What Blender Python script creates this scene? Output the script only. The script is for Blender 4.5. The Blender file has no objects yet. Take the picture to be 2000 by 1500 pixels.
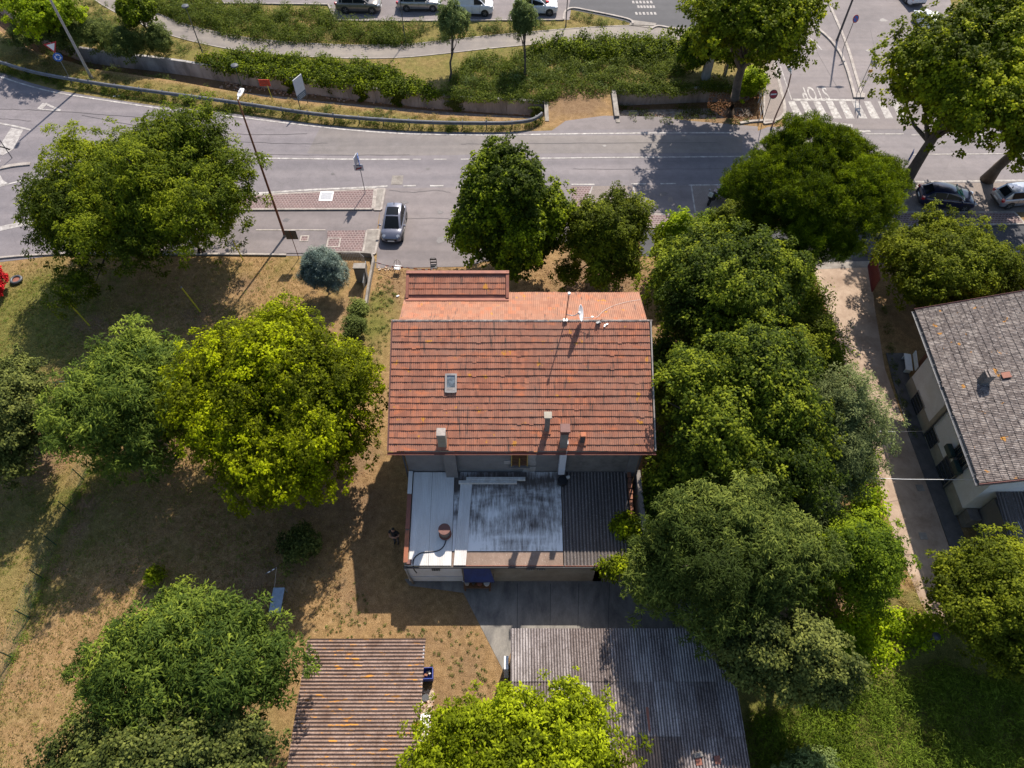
import bpy, math, random
import numpy as np
from mathutils import Vector, Matrix

random.seed(7)
RNG = np.random.default_rng(11)
SC = bpy.context.scene
COL = SC.collection
R = math.radians

# ------------------------------------------------------------ camera, sky, sun, exposure
F_PX, CAM_H, PITCH = 1400.0, 38.0, R(55.4)
cam_data = bpy.data.cameras.new('camera')
cam = bpy.data.objects.new('camera', cam_data)
COL.objects.link(cam)
cam.location = (0, 0, CAM_H)
cam.rotation_euler = (math.pi / 2 - PITCH, 0, 0)
cam_data.sensor_width = 36.0
cam_data.lens = F_PX / 2000.0 * 36.0
cam_data.clip_start = 0.5
cam_data.clip_end = 6000
SC.camera = cam

SUN_EL, SUN_AZ = R(47.8), R(18.5)          # the sun stands behind the house, a little to the right
world = bpy.data.worlds.new('World')
SC.world = world
world.use_nodes = True
wn = world.node_tree
bg = wn.nodes['Background']
sky = wn.nodes.new('ShaderNodeTexSky')
sky.sky_type = 'NISHITA'
sky.sun_disc = False
sky.sun_elevation = SUN_EL
sky.sun_rotation = SUN_AZ
sky.air_density = 1.0
sky.dust_density = 1.2
wn.links.new(sky.outputs[0], bg.inputs[0])
bg.inputs[1].default_value = 0.112
sun_data = bpy.data.lights.new('sun', 'SUN')
sun_data.energy = 4.6
sun_data.angle = R(0.55)
sun_data.color = (1.0, 0.905, 0.785)
sun = bpy.data.objects.new('sun', sun_data)
COL.objects.link(sun)
sd = Vector((math.sin(SUN_AZ) * math.cos(SUN_EL), math.cos(SUN_AZ) * math.cos(SUN_EL), math.sin(SUN_EL)))
sun.rotation_euler = sd.to_track_quat('Z', 'Y').to_euler()
sun.location = sd * 120
vs = SC.view_settings
vs.view_transform = 'Standard'
vs.look = 'None'
vs.exposure = 0.84
vs.gamma = 1.0
vs.use_curve_mapping = False

# ------------------------------------------------------------ surveying: photo pixel -> place on a level
def at(u, v, z=0.0):
    a = (u - 1000) / F_PX
    b = (v - 750) / F_PX
    d = Vector((a, math.cos(PITCH) - b * math.sin(PITCH), -math.sin(PITCH) - b * math.cos(PITCH)))
    t = (z - CAM_H) / d.z
    return Vector((0, 0, CAM_H)) + d * t

def on_plane(u, v, p0, n):
    a = (u - 1000) / F_PX
    b = (v - 750) / F_PX
    d = Vector((a, math.cos(PITCH) - b * math.sin(PITCH), -math.sin(PITCH) - b * math.cos(PITCH)))
    o = Vector((0, 0, CAM_H))
    t = (Vector(p0) - o).dot(n) / d.dot(n)
    return o + d * t

def depth(p):
    return p.y * math.cos(PITCH) + (CAM_H - p.z) * math.sin(PITCH)

# ------------------------------------------------------------ materials
def new_mat(name):
    m = bpy.data.materials.new(name)
    m.use_nodes = True
    return m, m.node_tree, m.node_tree.nodes['Principled BSDF']

def node(nt, typ, **kw):
    n = nt.nodes.new(typ)
    for k, v in kw.items():
        setattr(n, k, v)
    return n

def ramp(nt, fac, stops):
    r = node(nt, 'ShaderNodeValToRGB')
    e = r.color_ramp.elements
    while len(e) < len(stops):
        e.new(0.5)
    for i, (p, c) in enumerate(stops):
        e[i].position = p
        e[i].color = (c[0], c[1], c[2], 1)
    nt.links.new(fac, r.inputs[0])
    return r.outputs[0]

def noise(nt, scale, detail=4, rough=0.6, vec=None, dist=0.0):
    n = node(nt, 'ShaderNodeTexNoise')
    n.inputs['Scale'].default_value = scale
    n.inputs['Detail'].default_value = detail
    n.inputs['Roughness'].default_value = rough
    n.inputs['Distortion'].default_value = dist
    if vec is not None:
        nt.links.new(vec, n.inputs['Vector'])
    return n.outputs['Fac']

def pos(nt, scale=None, rot=None, loc=None):
    g = node(nt, 'ShaderNodeNewGeometry')
    if scale is None and rot is None and loc is None:
        return g.outputs['Position']
    mp = node(nt, 'ShaderNodeMapping')
    nt.links.new(g.outputs['Position'], mp.inputs[0])
    if scale: mp.inputs['Scale'].default_value = scale
    if rot: mp.inputs['Rotation'].default_value = rot
    if loc: mp.inputs['Location'].default_value = loc
    return mp.outputs[0]

def mix(nt, fac, a, b, mode='MIX'):
    m = node(nt, 'ShaderNodeMix', data_type='RGBA', blend_type=mode)
    for sock, val in ((m.inputs[0], fac), (m.inputs[6], a), (m.inputs[7], b)):
        if isinstance(val, (int, float)):
            sock.default_value = val
        elif isinstance(val, tuple):
            sock.default_value = (val[0], val[1], val[2], 1)
        else:
            nt.links.new(val, sock)
    return m.outputs[2]

def bump(nt, bs, height, strength=0.4, dist=0.02):
    b = node(nt, 'ShaderNodeBump')
    b.inputs['Strength'].default_value = strength
    b.inputs['Distance'].default_value = dist
    nt.links.new(height, b.inputs['Height'])
    nt.links.new(b.outputs[0], bs.inputs['Normal'])

def plain(name, c, rough=0.6, metal=0.0, var=0.12, scale=6.0, coat=0.0):
    m, nt, bs = new_mat(name)
    n = noise(nt, scale, 5, 0.65, pos(nt))
    lo = tuple(max(0, x * (1 - var * 2)) for x in c)
    hi = tuple(min(1, x * (1 + var)) for x in c)
    nt.links.new(ramp(nt, n, [(0.3, lo), (0.7, hi)]), bs.inputs['Base Color'])
    bs.inputs['Roughness'].default_value = rough
    bs.inputs['Metallic'].default_value = metal
    bs.inputs['Coat Weight'].default_value = coat
    return m

def weathered(name, c, dirt, amount=0.5, scale=1.2, rough=0.85, stretch=(1, 1, 1), fine=30):
    m, nt, bs = new_mat(name)
    p = pos(nt, scale=stretch)
    n1 = noise(nt, scale, 6, 0.7, p, 0.3)
    n2 = noise(nt, fine, 3, 0.6, p)
    f = ramp(nt, n1, [(0.5 - 0.3 * amount, (1, 1, 1)), (0.5 + 0.3 * (1 - amount) + 0.05, (0, 0, 0))])
    col = mix(nt, f, c, dirt)
    col = mix(nt, 0.25, col, ramp(nt, n2, [(0.3, (0.25, 0.25, 0.25)), (0.7, (1, 1, 1))]), 'MULTIPLY')
    nt.links.new(col, bs.inputs['Base Color'])
    bs.inputs['Roughness'].default_value = rough
    bump(nt, bs, n2, 0.25, 0.01)
    return m

M = {}
def asphalt(name, c, patch, crack=0.5):
    m, nt, bs = new_mat(name)
    p = pos(nt)
    big = noise(nt, 0.12, 5, 0.6, p, 0.5)
    mid = noise(nt, 1.3, 5, 0.7, p)
    fine = noise(nt, 45, 2, 0.7, p)
    col = ramp(nt, big, [(0.35, patch), (0.65, c)])
    col = mix(nt, 0.55, col, ramp(nt, mid, [(0.3, (0.62, 0.62, 0.62)), (0.75, (1.1, 1.1, 1.1))]), 'MULTIPLY')
    col = mix(nt, 0.5, col, ramp(nt, fine, [(0.3, (0.55, 0.55, 0.55)), (0.7, (1.25, 1.25, 1.25))]), 'MULTIPLY')
    # tyre-polished lanes along the road direction
    lane = noise(nt, 1.0, 3, 0.5, pos(nt, scale=(0.02, 0.9, 1)))
    col = mix(nt, 0.5, col, ramp(nt, lane, [(0.35, (0.66, 0.66, 0.69)), (0.65, (1.14, 1.12, 1.09))]), 'MULTIPLY')
    v = node(nt, 'ShaderNodeTexVoronoi', feature='DISTANCE_TO_EDGE')
    v.inputs['Scale'].default_value = 0.22
    wv = node(nt, 'ShaderNodeTexNoise'); wv.inputs['Scale'].default_value = 0.7; wv.inputs['Detail'].default_value = 6
    nt.links.new(p, wv.inputs['Vector'])
    va = node(nt, 'ShaderNodeVectorMath', operation='MULTIPLY_ADD')
    nt.links.new(wv.outputs['Color'], va.inputs[0]); va.inputs[1].default_value = (2.2, 2.2, 0); nt.links.new(p, va.inputs[2])
    nt.links.new(va.outputs[0], v.inputs['Vector'])
    ck = ramp(nt, v.outputs['Distance'], [(0.0, (0.45, 0.44, 0.44)), (0.012, (1, 1, 1))])
    col = mix(nt, crack * .35, col, ck, 'MULTIPLY')
    nt.links.new(col, bs.inputs['Base Color'])
    bs.inputs['Roughness'].default_value = 0.82
    bump(nt, bs, fine, 0.3, 0.01)
    return m

M['road'] = asphalt('road_asphalt', (0.186, 0.167, 0.178), (0.152, 0.138, 0.149))
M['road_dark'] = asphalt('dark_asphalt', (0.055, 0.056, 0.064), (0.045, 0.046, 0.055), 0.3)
M['road_warm'] = asphalt('old_asphalt', (0.205, 0.178, 0.178), (0.150, 0.130, 0.132), 0.4)
M['path'] = asphalt('path_asphalt', (0.24, 0.21, 0.175), (0.17, 0.15, 0.14), 0.2)
M['paint'] = weathered('road_paint', (0.62, 0.60, 0.57), (0.24, 0.22, 0.21), 0.35, 2.5)
M['paint_old'] = weathered('worn_road_paint', (0.44, 0.42, 0.40), (0.20, 0.18, 0.175), 0.6, 3.0)
M['concrete'] = weathered('concrete', (0.30, 0.275, 0.245), (0.15, 0.13, 0.115), 0.5, 1.5)
M['kerb'] = weathered('kerb_stone', (0.44, 0.40, 0.36), (0.24, 0.21, 0.19), 0.4, 2.5)
M['yard'] = weathered('yard_concrete', (0.26, 0.24, 0.21), (0.085, 0.08, 0.078), 0.62, 0.9, stretch=(1, 0.45, 1))
M['retaining'] = weathered('ditch_concrete', (0.47, 0.45, 0.44), (0.17, 0.16, 0.15), 0.5, 0.8, stretch=(1, 1, 0.35))
M['gravel'] = weathered('gravel_drive', (0.44, 0.335, 0.255), (0.24, 0.165, 0.115), 0.55, 0.7, fine=40)
M['debris'] = weathered('ditch_litter', (0.42, 0.37, 0.33), (0.16, 0.12, 0.09), 0.55, 3.0, fine=18)

def paver(name, a, b, joint, sx=5.0):
    m, nt, bs = new_mat(name)
    p = pos(nt)
    br = node(nt, 'ShaderNodeTexBrick')
    nt.links.new(p, br.inputs['Vector'])
    br.inputs['Color1'].default_value = (*a, 1)
    br.inputs['Color2'].default_value = (*b, 1)
    br.inputs['Mortar'].default_value = (*joint, 1)
    br.inputs['Scale'].default_value = sx
    br.inputs['Mortar Size'].default_value = 0.045
    br.inputs['Brick Width'].default_value = 1.0
    br.inputs['Row Height'].default_value = 0.9
    col = mix(nt, 0.5, br.outputs['Color'], ramp(nt, noise(nt, 0.8, 5, 0.7, p), [(0.3, (0.6, 0.6, 0.6)), (0.7, (1.1, 1.1, 1.1))]), 'MULTIPLY')
    nt.links.new(col, bs.inputs['Base Color'])
    bs.inputs['Roughness'].default_value = 0.85
    bump(nt, bs, br.outputs['Fac'], -0.4, 0.01)
    return m
M['paver'] = paver('brick_paving', (0.150, 0.092, 0.090), (0.115, 0.074, 0.074), (0.36, 0.30, 0.28), 4.0)
M['paver_grey'] = paver('grey_paving', (0.22, 0.18, 0.16), (0.18, 0.15, 0.135), (0.12, 0.10, 0.09), 6)

# ground: dry grass, green grass, bare soil, chosen by the "cover" attribute
def ground_mat():
    m, nt, bs = new_mat('ground_cover')
    p = pos(nt)
    at_ = node(nt, 'ShaderNodeAttribute'); at_.attribute_name = 'cover'
    sep = node(nt, 'ShaderNodeSeparateColor'); nt.links.new(at_.outputs['Color'], sep.inputs[0])
    n_big = noise(nt, 0.35, 6, 0.65, p, 0.6)
    n_mid = noise(nt, 2.6, 6, 0.7, p, 0.4)
    n_fin = noise(nt, 22, 4, 0.75, p)
    n_bl = noise(nt, 9, 5, 0.8, pos(nt, scale=(2.5, 1, 1), rot=(0, 0, 0.5)), 0.8)
    dry = ramp(nt, n_mid, [(0.3, (0.185, 0.116, 0.052)), (0.55, (0.295, 0.192, 0.094)), (0.75, (0.40, 0.280, 0.150))])
    grn = ramp(nt, n_mid, [(0.3, (0.080, 0.088, 0.020)), (0.7, (0.190, 0.180, 0.050))])
    soil = ramp(nt, n_mid, [(0.3, (0.155, 0.098, 0.055)), (0.7, (0.26, 0.175, 0.105))])
    def fac(ch, lo=0.42, hi=0.62):
        a = node(nt, 'ShaderNodeMath', operation='ADD'); nt.links.new(sep.outputs[ch], a.inputs[0])
        s = node(nt, 'ShaderNodeMath', operation='MULTIPLY_ADD'); nt.links.new(n_big, s.inputs[0]); s.inputs[1].default_value = 0.9; s.inputs[2].default_value = -0.45
        nt.links.new(s.outputs[0], a.inputs[1])
        mr = node(nt, 'ShaderNodeMapRange'); nt.links.new(a.outputs[0], mr.inputs[0]); mr.inputs[1].default_value = lo; mr.inputs[2].default_value = hi
        return mr.outputs[0]
    col = mix(nt, fac(0, 0.3, 0.75), dry, grn)
    col = mix(nt, fac(1, 0.4, 0.7), col, soil)
    col = mix(nt, 0.8, col, ramp(nt, n_fin, [(0.33, (0.28, 0.27, 0.26)), (0.64, (1.45, 1.42, 1.38))]), 'MULTIPLY')
    col = mix(nt, 0.6, col, ramp(nt, n_bl, [(0.33, (0.42, 0.43, 0.38)), (0.62, (1.28, 1.26, 1.22))]), 'MULTIPLY')
    nt.links.new(col, bs.inputs['Base Color'])
    bs.inputs['Roughness'].default_value = 0.95
    bs.inputs['Specular IOR Level'].default_value = 0.15
    ad = node(nt, 'ShaderNodeMath', operation='ADD'); nt.links.new(n_fin, ad.inputs[0]); nt.links.new(n_bl, ad.inputs[1])
    bump(nt, bs, ad.outputs[0], 0.7, 0.06)
    return m
M['ground'] = ground_mat()

def tile_mat(name, cols, dirty, dark_amt, lichen=True, cw=0.21, cl=0.345, axis='y', fresh=None, streak=(5.5, 0.55, 0.9)):
    """clay tiles: a hue per tile, soot streaks down the slope, lichen spots"""
    m, nt, bs = new_mat(name)
    p = pos(nt)
    g = node(nt, 'ShaderNodeVectorMath', operation='SNAP'); nt.links.new(p, g.inputs[0])
    g.inputs[1].default_value = (cw, cl * 0.915, 50) if axis == 'y' else (cl * 0.95, cw, 50)
    w = node(nt, 'ShaderNodeTexWhiteNoise', noise_dimensions='3D'); nt.links.new(g.outputs[0], w.inputs['Vector'])
    base = ramp(nt, w.outputs['Value'], [(0.0, cols[0]), (0.45, cols[1]), (0.8, cols[2]), (1.0, cols[3])])
    n1 = noise(nt, 0.55, 6, 0.7, p, 0.4)
    col = mix(nt, ramp(nt, n1, [(0.38, (0, 0, 0)), (0.68, (0.75, 0.75, 0.75))]), base, cols[4])
    if fresh:
        fr = noise(nt, 0.8, 4, 0.6, pos(nt, scale=(1, 2.5, 1), loc=(3, 1, 0)))
        col = mix(nt, ramp(nt, fr, [(0.58, (0, 0, 0)), (0.72, (0.7, 0.7, 0.7))]), col, fresh)
    st = noise(nt, 1.0, 5, 0.7, pos(nt, scale=streak))
    col = mix(nt, ramp(nt, st, [(0.64 - dark_amt * 0.1, (0, 0, 0)), (0.70 - dark_amt * .05, (0.85, 0.85, 0.85))]), col, dirty)
    fn = noise(nt, 40, 3, 0.7, p)
    col = mix(nt, 0.6, col, ramp(nt, fn, [(0.3, (0.55, 0.55, 0.55)), (0.7, (1.25, 1.25, 1.25))]), 'MULTIPLY')
    if axis == 'x':
        sp_ = noise(nt, 7, 5, 0.8, pos(nt, scale=(.7, 1.6, 1)))
        col = mix(nt, ramp(nt, sp_, [(0.52, (0, 0, 0)), (0.62, (0.75, 0.75, 0.75))]), col, (0.40, 0.36, 0.33))
        col = mix(nt, ramp(nt, sp_, [(0.36, (0.75, 0.75, 0.75)), (0.44, (0, 0, 0))]), col, (0.045, 0.038, 0.036))
    if lichen:
        li = noise(nt, 1.9, 4, 0.55, pos(nt, loc=(7, 3, 1)))
        col = mix(nt, ramp(nt, li, [(0.665, (0, 0, 0)), (0.69, (0.9, 0.9, 0.9))]), col, (0.42, 0.19, 0.02))
    nt.links.new(col, bs.inputs['Base Color'])
    bs.inputs['Roughness'].default_value = 0.85
    bump(nt, bs, fn, 0.3, 0.01)
    return m
M['tile'] = tile_mat('clay_tile', [(0.235, 0.088, 0.052), (0.29, 0.108, 0.062), (0.33, 0.128, 0.075), (0.38, 0.135, 0.068), (0.255, 0.135, 0.095)], (0.050, 0.040, 0.034), .7, fresh=(0.50, 0.15, 0.055))
M['tile_back'] = tile_mat('clay_tile_back', [(0.26, 0.110, 0.065), (0.32, 0.140, 0.080), (0.35, 0.165, 0.10), (0.40, 0.135, 0.06), (0.30, 0.165, 0.11)], (0.07, 0.05, 0.045), 0.5, fresh=(0.40, 0.145, 0.075))
M['tile_grey'] = tile_mat('weathered_tile', [(0.085, 0.065, 0.058), (0.125, 0.10, 0.09), (0.20, 0.165, 0.145), (0.28, 0.24, 0.21), (0.12, 0.098, 0.09)], (0.04, 0.035, 0.034), 0.9, axis='x', streak=(0.6, 5, 1))

def fibre(name, a, b, spots, lichen=None, stretch=(6, 0.4, 1), sp_amt=0.6, wave=None):
    m, nt, bs = new_mat(name)
    p = pos(nt)
    n1 = noise(nt, 0.9, 7, 0.75, pos(nt, scale=stretch), 0.2)
    n3 = noise(nt, 0.35, 4, 0.6, p)
    n2 = noise(nt, 14, 4, 0.75, p)
    col = ramp(nt, n1, [(0.3, a), (0.68, b)])
    col = mix(nt, 0.6, col, ramp(nt, n3, [(0.3, (0.6, 0.58, 0.56)), (0.7, (1.2, 1.2, 1.22))]), 'MULTIPLY')
    col = mix(nt, ramp(nt, n2, [(sp_amt - 0.06, (0, 0, 0)), (sp_amt + 0.06, (0.8, 0.8, 0.8))]), col, spots)
    if lichen:
        li = noise(nt, 2.2, 4, 0.6, pos(nt, scale=(0.7, 3.0, 1), loc=(2, 9, 0)))
        col = mix(nt, ramp(nt, li, [(0.61, (0, 0, 0)), (0.65, (0.95, 0.95, 0.95))]), col, lichen)
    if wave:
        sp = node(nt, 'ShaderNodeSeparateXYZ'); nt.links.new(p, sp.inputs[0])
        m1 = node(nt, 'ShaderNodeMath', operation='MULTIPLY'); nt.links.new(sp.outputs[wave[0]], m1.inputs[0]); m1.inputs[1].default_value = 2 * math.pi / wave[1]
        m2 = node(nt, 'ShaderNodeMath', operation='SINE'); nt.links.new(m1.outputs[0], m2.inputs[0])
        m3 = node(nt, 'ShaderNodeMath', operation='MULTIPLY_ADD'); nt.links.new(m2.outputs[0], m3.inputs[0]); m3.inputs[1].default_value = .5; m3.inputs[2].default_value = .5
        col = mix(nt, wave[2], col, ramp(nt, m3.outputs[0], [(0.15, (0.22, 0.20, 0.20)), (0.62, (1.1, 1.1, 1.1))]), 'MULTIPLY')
    nt.links.new(col, bs.inputs['Base Color'])
    bs.inputs['Roughness'].default_value = 0.9
    bump(nt, bs, n2, 0.4, 0.01)
    return m
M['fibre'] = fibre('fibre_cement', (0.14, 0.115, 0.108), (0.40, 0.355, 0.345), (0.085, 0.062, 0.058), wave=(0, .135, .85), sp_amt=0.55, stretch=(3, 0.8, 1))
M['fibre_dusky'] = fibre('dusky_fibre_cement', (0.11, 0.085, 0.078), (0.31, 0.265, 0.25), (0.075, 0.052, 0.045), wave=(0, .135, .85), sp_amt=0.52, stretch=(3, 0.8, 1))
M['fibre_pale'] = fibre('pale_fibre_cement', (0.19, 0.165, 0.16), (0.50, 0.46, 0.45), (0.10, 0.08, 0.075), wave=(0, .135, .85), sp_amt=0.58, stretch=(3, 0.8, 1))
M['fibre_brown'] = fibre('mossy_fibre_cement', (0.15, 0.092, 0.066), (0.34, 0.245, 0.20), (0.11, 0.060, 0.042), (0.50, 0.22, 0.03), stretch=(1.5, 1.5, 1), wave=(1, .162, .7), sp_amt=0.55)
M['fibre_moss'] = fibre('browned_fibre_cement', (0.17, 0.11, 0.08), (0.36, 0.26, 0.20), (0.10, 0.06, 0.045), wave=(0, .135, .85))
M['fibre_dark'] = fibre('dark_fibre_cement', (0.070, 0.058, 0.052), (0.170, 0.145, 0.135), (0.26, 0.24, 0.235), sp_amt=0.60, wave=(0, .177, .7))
M['membrane'] = None
def washed():
    m, nt, bs = new_mat('whitewashed_roof')
    st = noise(nt, 1.0, 8, 0.8, pos(nt, scale=(7, 0.9, 1)), 0.15)
    bg_ = noise(nt, 0.42, 4, 0.6, pos(nt, scale=(0.6, 1.3, 1), loc=(0.4, 5.2, 0)), 0.4)
    ad = node(nt, 'ShaderNodeMath', operation='MULTIPLY_ADD'); nt.links.new(bg_, ad.inputs[0]); ad.inputs[1].default_value = 1.25; nt.links.new(st, ad.inputs[2])
    col = ramp(nt, ad.outputs[0], [(0.90, (0.075, 0.06, 0.052)), (1.02, (0.22, 0.20, 0.19)), (1.14, (0.46, 0.44, 0.42)), (1.28, (0.74, 0.72, 0.70))])
    sub = node(nt, 'ShaderNodeMath', operation='SUBTRACT'); nt.links.new(ad.outputs[0], sub.inputs[0]); sub.inputs[1].default_value = 0.62
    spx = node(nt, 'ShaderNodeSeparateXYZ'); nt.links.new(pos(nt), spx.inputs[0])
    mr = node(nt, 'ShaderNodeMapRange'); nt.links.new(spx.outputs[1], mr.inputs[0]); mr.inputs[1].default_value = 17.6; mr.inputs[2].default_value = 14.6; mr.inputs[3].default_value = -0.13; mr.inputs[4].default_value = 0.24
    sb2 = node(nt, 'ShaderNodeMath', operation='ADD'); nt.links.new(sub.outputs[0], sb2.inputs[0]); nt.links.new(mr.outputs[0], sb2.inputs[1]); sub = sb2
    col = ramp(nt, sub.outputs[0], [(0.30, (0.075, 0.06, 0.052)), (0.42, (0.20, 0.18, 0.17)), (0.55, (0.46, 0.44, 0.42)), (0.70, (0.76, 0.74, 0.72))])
    nt.links.new(col, bs.inputs['Base Color']); bs.inputs['Roughness'].default_value = 0.85
    return m
M['membrane'] = washed()
M['membrane2'] = fibre('bare_roof_edge', (0.17, 0.115, 0.085), (0.28, 0.20, 0.155), (0.55, 0.5, 0.45), stretch=(2, 1, 1), sp_amt=0.66)
M['white_sheet'] = weathered('white_metal_sheet', (0.74, 0.72, 0.69), (0.60, 0.57, 0.54), 0.3, 1.0, 0.55, stretch=(3, 0.5, 1))
M['plaster'] = weathered('grey_plaster', (0.215, 0.205, 0.20), (0.145, 0.135, 0.13), 0.5, 0.8)
M['plaster_rough'] = weathered('rough_plaster', (0.225, 0.20, 0.185), (0.12, 0.11, 0.10), 0.55, 2.2)
M['plaster_white'] = weathered('white_plaster', (0.74, 0.75, 0.78), (0.62, 0.61, 0.61), 0.35, 0.9)
M['plaster_beige'] = weathered('beige_plaster', (0.30, 0.27, 0.22), (0.20, 0.17, 0.13), 0.45, 0.9)
M['plaster_base'] = weathered('yellowed_base_course', (0.37, 0.345, 0.28), (0.25, 0.22, 0.18), 0.45, 1.2)
M['patch'] = weathered('fresh_plaster_patch', (0.40, 0.38, 0.36), (0.26, 0.24, 0.23), 0.4, 2)
M['rust'] = weathered('rusty_sheet', (0.30, 0.105, 0.06), (0.19, 0.065, 0.045), 0.5, 2.0, 0.7)
M['terracotta'] = weathered('terracotta', (0.42, 0.14, 0.06), (0.26, 0.10, 0.06), 0.4, 2.0)
M['wood'] = weathered('varnished_wood', (0.21, 0.085, 0.022), (0.10, 0.04, 0.012), 0.5, 4, 0.5, stretch=(1, 1, 6))
M['wood_rail'] = plain('ochre_wood', (0.42, 0.26, 0.05), 0.5)
M['wood_light'] = weathered('pale_board', (0.78, 0.75, 0.70), (0.52, 0.48, 0.43), 0.4, 3)
M['glass'] = plain('window_glass', (0.025, 0.03, 0.035), 0.06, 0.0, 0.1, coat=1.0)
M['car_glass'] = plain('car_glass', (0.010, 0.012, 0.015), 0.08, 0.0, 0.1, coat=0.0)
M['car_glass'].node_tree.nodes['Principled BSDF'].inputs['Specular IOR Level'].default_value = 0.12
M['car_glass_green'] = plain('green_sunshade_glass', (0.05, 0.26, 0.20), 0.12, 0.0, 0.5, scale=2.5, coat=0.6)
M['sky_glass'] = plain('skylight_glass', (0.16, 0.19, 0.21), 0.15, 0.0, 0.4, scale=3, coat=0.6)
M['steel'] = plain('galvanised_steel', (0.36, 0.37, 0.39), 0.45, 0.6, 0.15)
M['steel_dark'] = plain('dark_steel', (0.07, 0.075, 0.085), 0.5, 0.3)
M['rail'] = weathered('guardrail_steel', (0.20, 0.205, 0.225), (0.11, 0.11, 0.12), 0.4, 2.0, 0.5)
M['pole_rust'] = weathered('corroded_pole', (0.25, 0.085, 0.035), (0.12, 0.045, 0.025), 0.5, 2.5, 0.75)
M['pole_pink'] = weathered('painted_pole', (0.50, 0.30, 0.22), (0.30, 0.15, 0.10), 0.4, 2.5, 0.7)
M['black'] = plain('black_plastic', (0.012, 0.012, 0.014), 0.5)
M['rubber'] = plain('tyre_rubber', (0.018, 0.018, 0.019), 0.8)
M['white'] = plain('white_paint', (0.72, 0.72, 0.72), 0.4, var=0.05)
M['sign_grey'] = plain('sign_back_grey', (0.30, 0.31, 0.33), 0.5, 0.3)
M['sign_red'] = plain('sign_red', (0.40, 0.02, 0.03), 0.4)
M['sign_blue'] = plain('sign_blue', (0.012, 0.11, 0.42), 0.4)
M['sign_yellow'] = plain('sign_yellow', (0.55, 0.30, 0.02), 0.4)
M['orange_red'] = plain('orange_red_board', (0.55, 0.05, 0.02), 0.6)
M['board_white'] = plain('board_white', (0.55, 0.56, 0.60), 0.5, var=0.05)
M['table_blue'] = plain('pale_blue_top', (0.22, 0.30, 0.40), 0.6)
M['board_blue'] = plain('board_blue_grey', (0.10, 0.14, 0.19), 0.5)
M['yellow_pole'] = plain('yellow_pole', (0.52, 0.48, 0.03), 0.5)
M['green_steel'] = plain('green_fence_paint', (0.018, 0.055, 0.035), 0.5)
M['tarp_blue'] = weathered('blue_tarp', (0.010, 0.035, 0.17), (0.006, 0.02, 0.09), 0.4, 2, 0.6)
M['crate_blue'] = plain('blue_plastic', (0.03, 0.06, 0.30), 0.5)
M['light_red'] = plain('tail_lamp_red', (0.42, 0.006, 0.01), 0.15, coat=0.8)
M['light_clear'] = plain('headlamp_glass', (0.45, 0.47, 0.50), 0.12, 0.2, coat=0.8)
M['chrome'] = plain('chrome', (0.6, 0.6, 0.62), 0.15, 0.9)
M['alloy'] = plain('alloy_rim', (0.24, 0.25, 0.26), 0.3, 0.7)
M['net'] = plain('fence_wire', (0.02, 0.06, 0.045), 0.6)
M['gate_red'] = plain('oxblood_paint', (0.16, 0.012, 0.016), 0.5)
M['brick'] = weathered('hollow_brick', (0.34, 0.13, 0.07), (0.20, 0.09, 0.055), 0.4, 3)
M['shutter'] = plain('dark_green_shutter', (0.020, 0.045, 0.042), 0.5)
M['skin'] = plain('skin', (0.42, 0.22, 0.14), 0.6, var=0.05)
M['hair'] = plain('dark_hair', (0.012, 0.010, 0.009), 0.6)
M['cloth_black'] = plain('black_cloth', (0.014, 0.014, 0.016), 0.9)
M['cloth_grey'] = plain('grey_trousers', (0.08, 0.08, 0.09), 0.9)
M['flag_green'] = plain('flag_green', (0.02, 0.14, 0.05), 0.8)
M['flag_red'] = plain('flag_red', (0.5, 0.015, 0.02), 0.8)
M['seat_grey'] = plain('scooter_seat', (0.26, 0.20, 0.20), 0.5)
M['rubble'] = weathered('rubble', (0.60, 0.54, 0.46), (0.30, 0.17, 0.10), 0.4, 5)
M['flue'] = weathered('flue_metal', (0.19, 0.165, 0.14), (0.11, 0.09, 0.08), 0.4, 3, 0.5)
M['brown'] = plain('red_brown_paint', (0.13, 0.055, 0.045), 0.7)

def leafmat(name, a, b, c, trans=0.35, tcol=None):
    m, nt, bs = new_mat(name)
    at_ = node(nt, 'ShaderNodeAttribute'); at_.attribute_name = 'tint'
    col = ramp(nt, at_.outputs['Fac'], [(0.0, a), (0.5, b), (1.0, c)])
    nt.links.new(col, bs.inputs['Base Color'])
    bs.inputs['Roughness'].default_value = 0.6
    bs.inputs['Specular IOR Level'].default_value = 0.08
    tr = node(nt, 'ShaderNodeBsdfTranslucent')
    tc = mix(nt, 0.45, mix(nt, 1.0, col, (2.1, 1.9, 0.9), 'MULTIPLY'), tcol or (b[0] * 2.0, b[1] * 1.8, b[2] * 0.6))
    nt.links.new(tc, tr.inputs[0])
    ms = node(nt, 'ShaderNodeMixShader'); ms.inputs[0].default_value = trans
    nt.links.new(bs.outputs[0], ms.inputs[1]); nt.links.new(tr.outputs[0], ms.inputs[2])
    nt.links.new(ms.outputs[0], nt.nodes['Material Output'].inputs[0])
    return m
M['leaf_robinia'] = leafmat('robinia_leaf', (0.030, 0.047, 0.003), (0.077, 0.109, 0.006), (0.219, 0.261, 0.009))
M['leaf_walnut'] = leafmat('walnut_leaf', (0.031, 0.057, 0.010), (0.079, 0.120, 0.018), (0.227, 0.284, 0.034))
M['leaf_yellow'] = leafmat('yellow_green_leaf', (0.044, 0.058, 0.002), (0.122, 0.149, 0.003), (0.410, 0.474, 0.005), 0.45)
M['leaf_front'] = leafmat('light_green_leaf', (0.054, 0.074, 0.003), (0.142, 0.182, 0.006), (0.390, 0.462, 0.012), 0.42)
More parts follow.
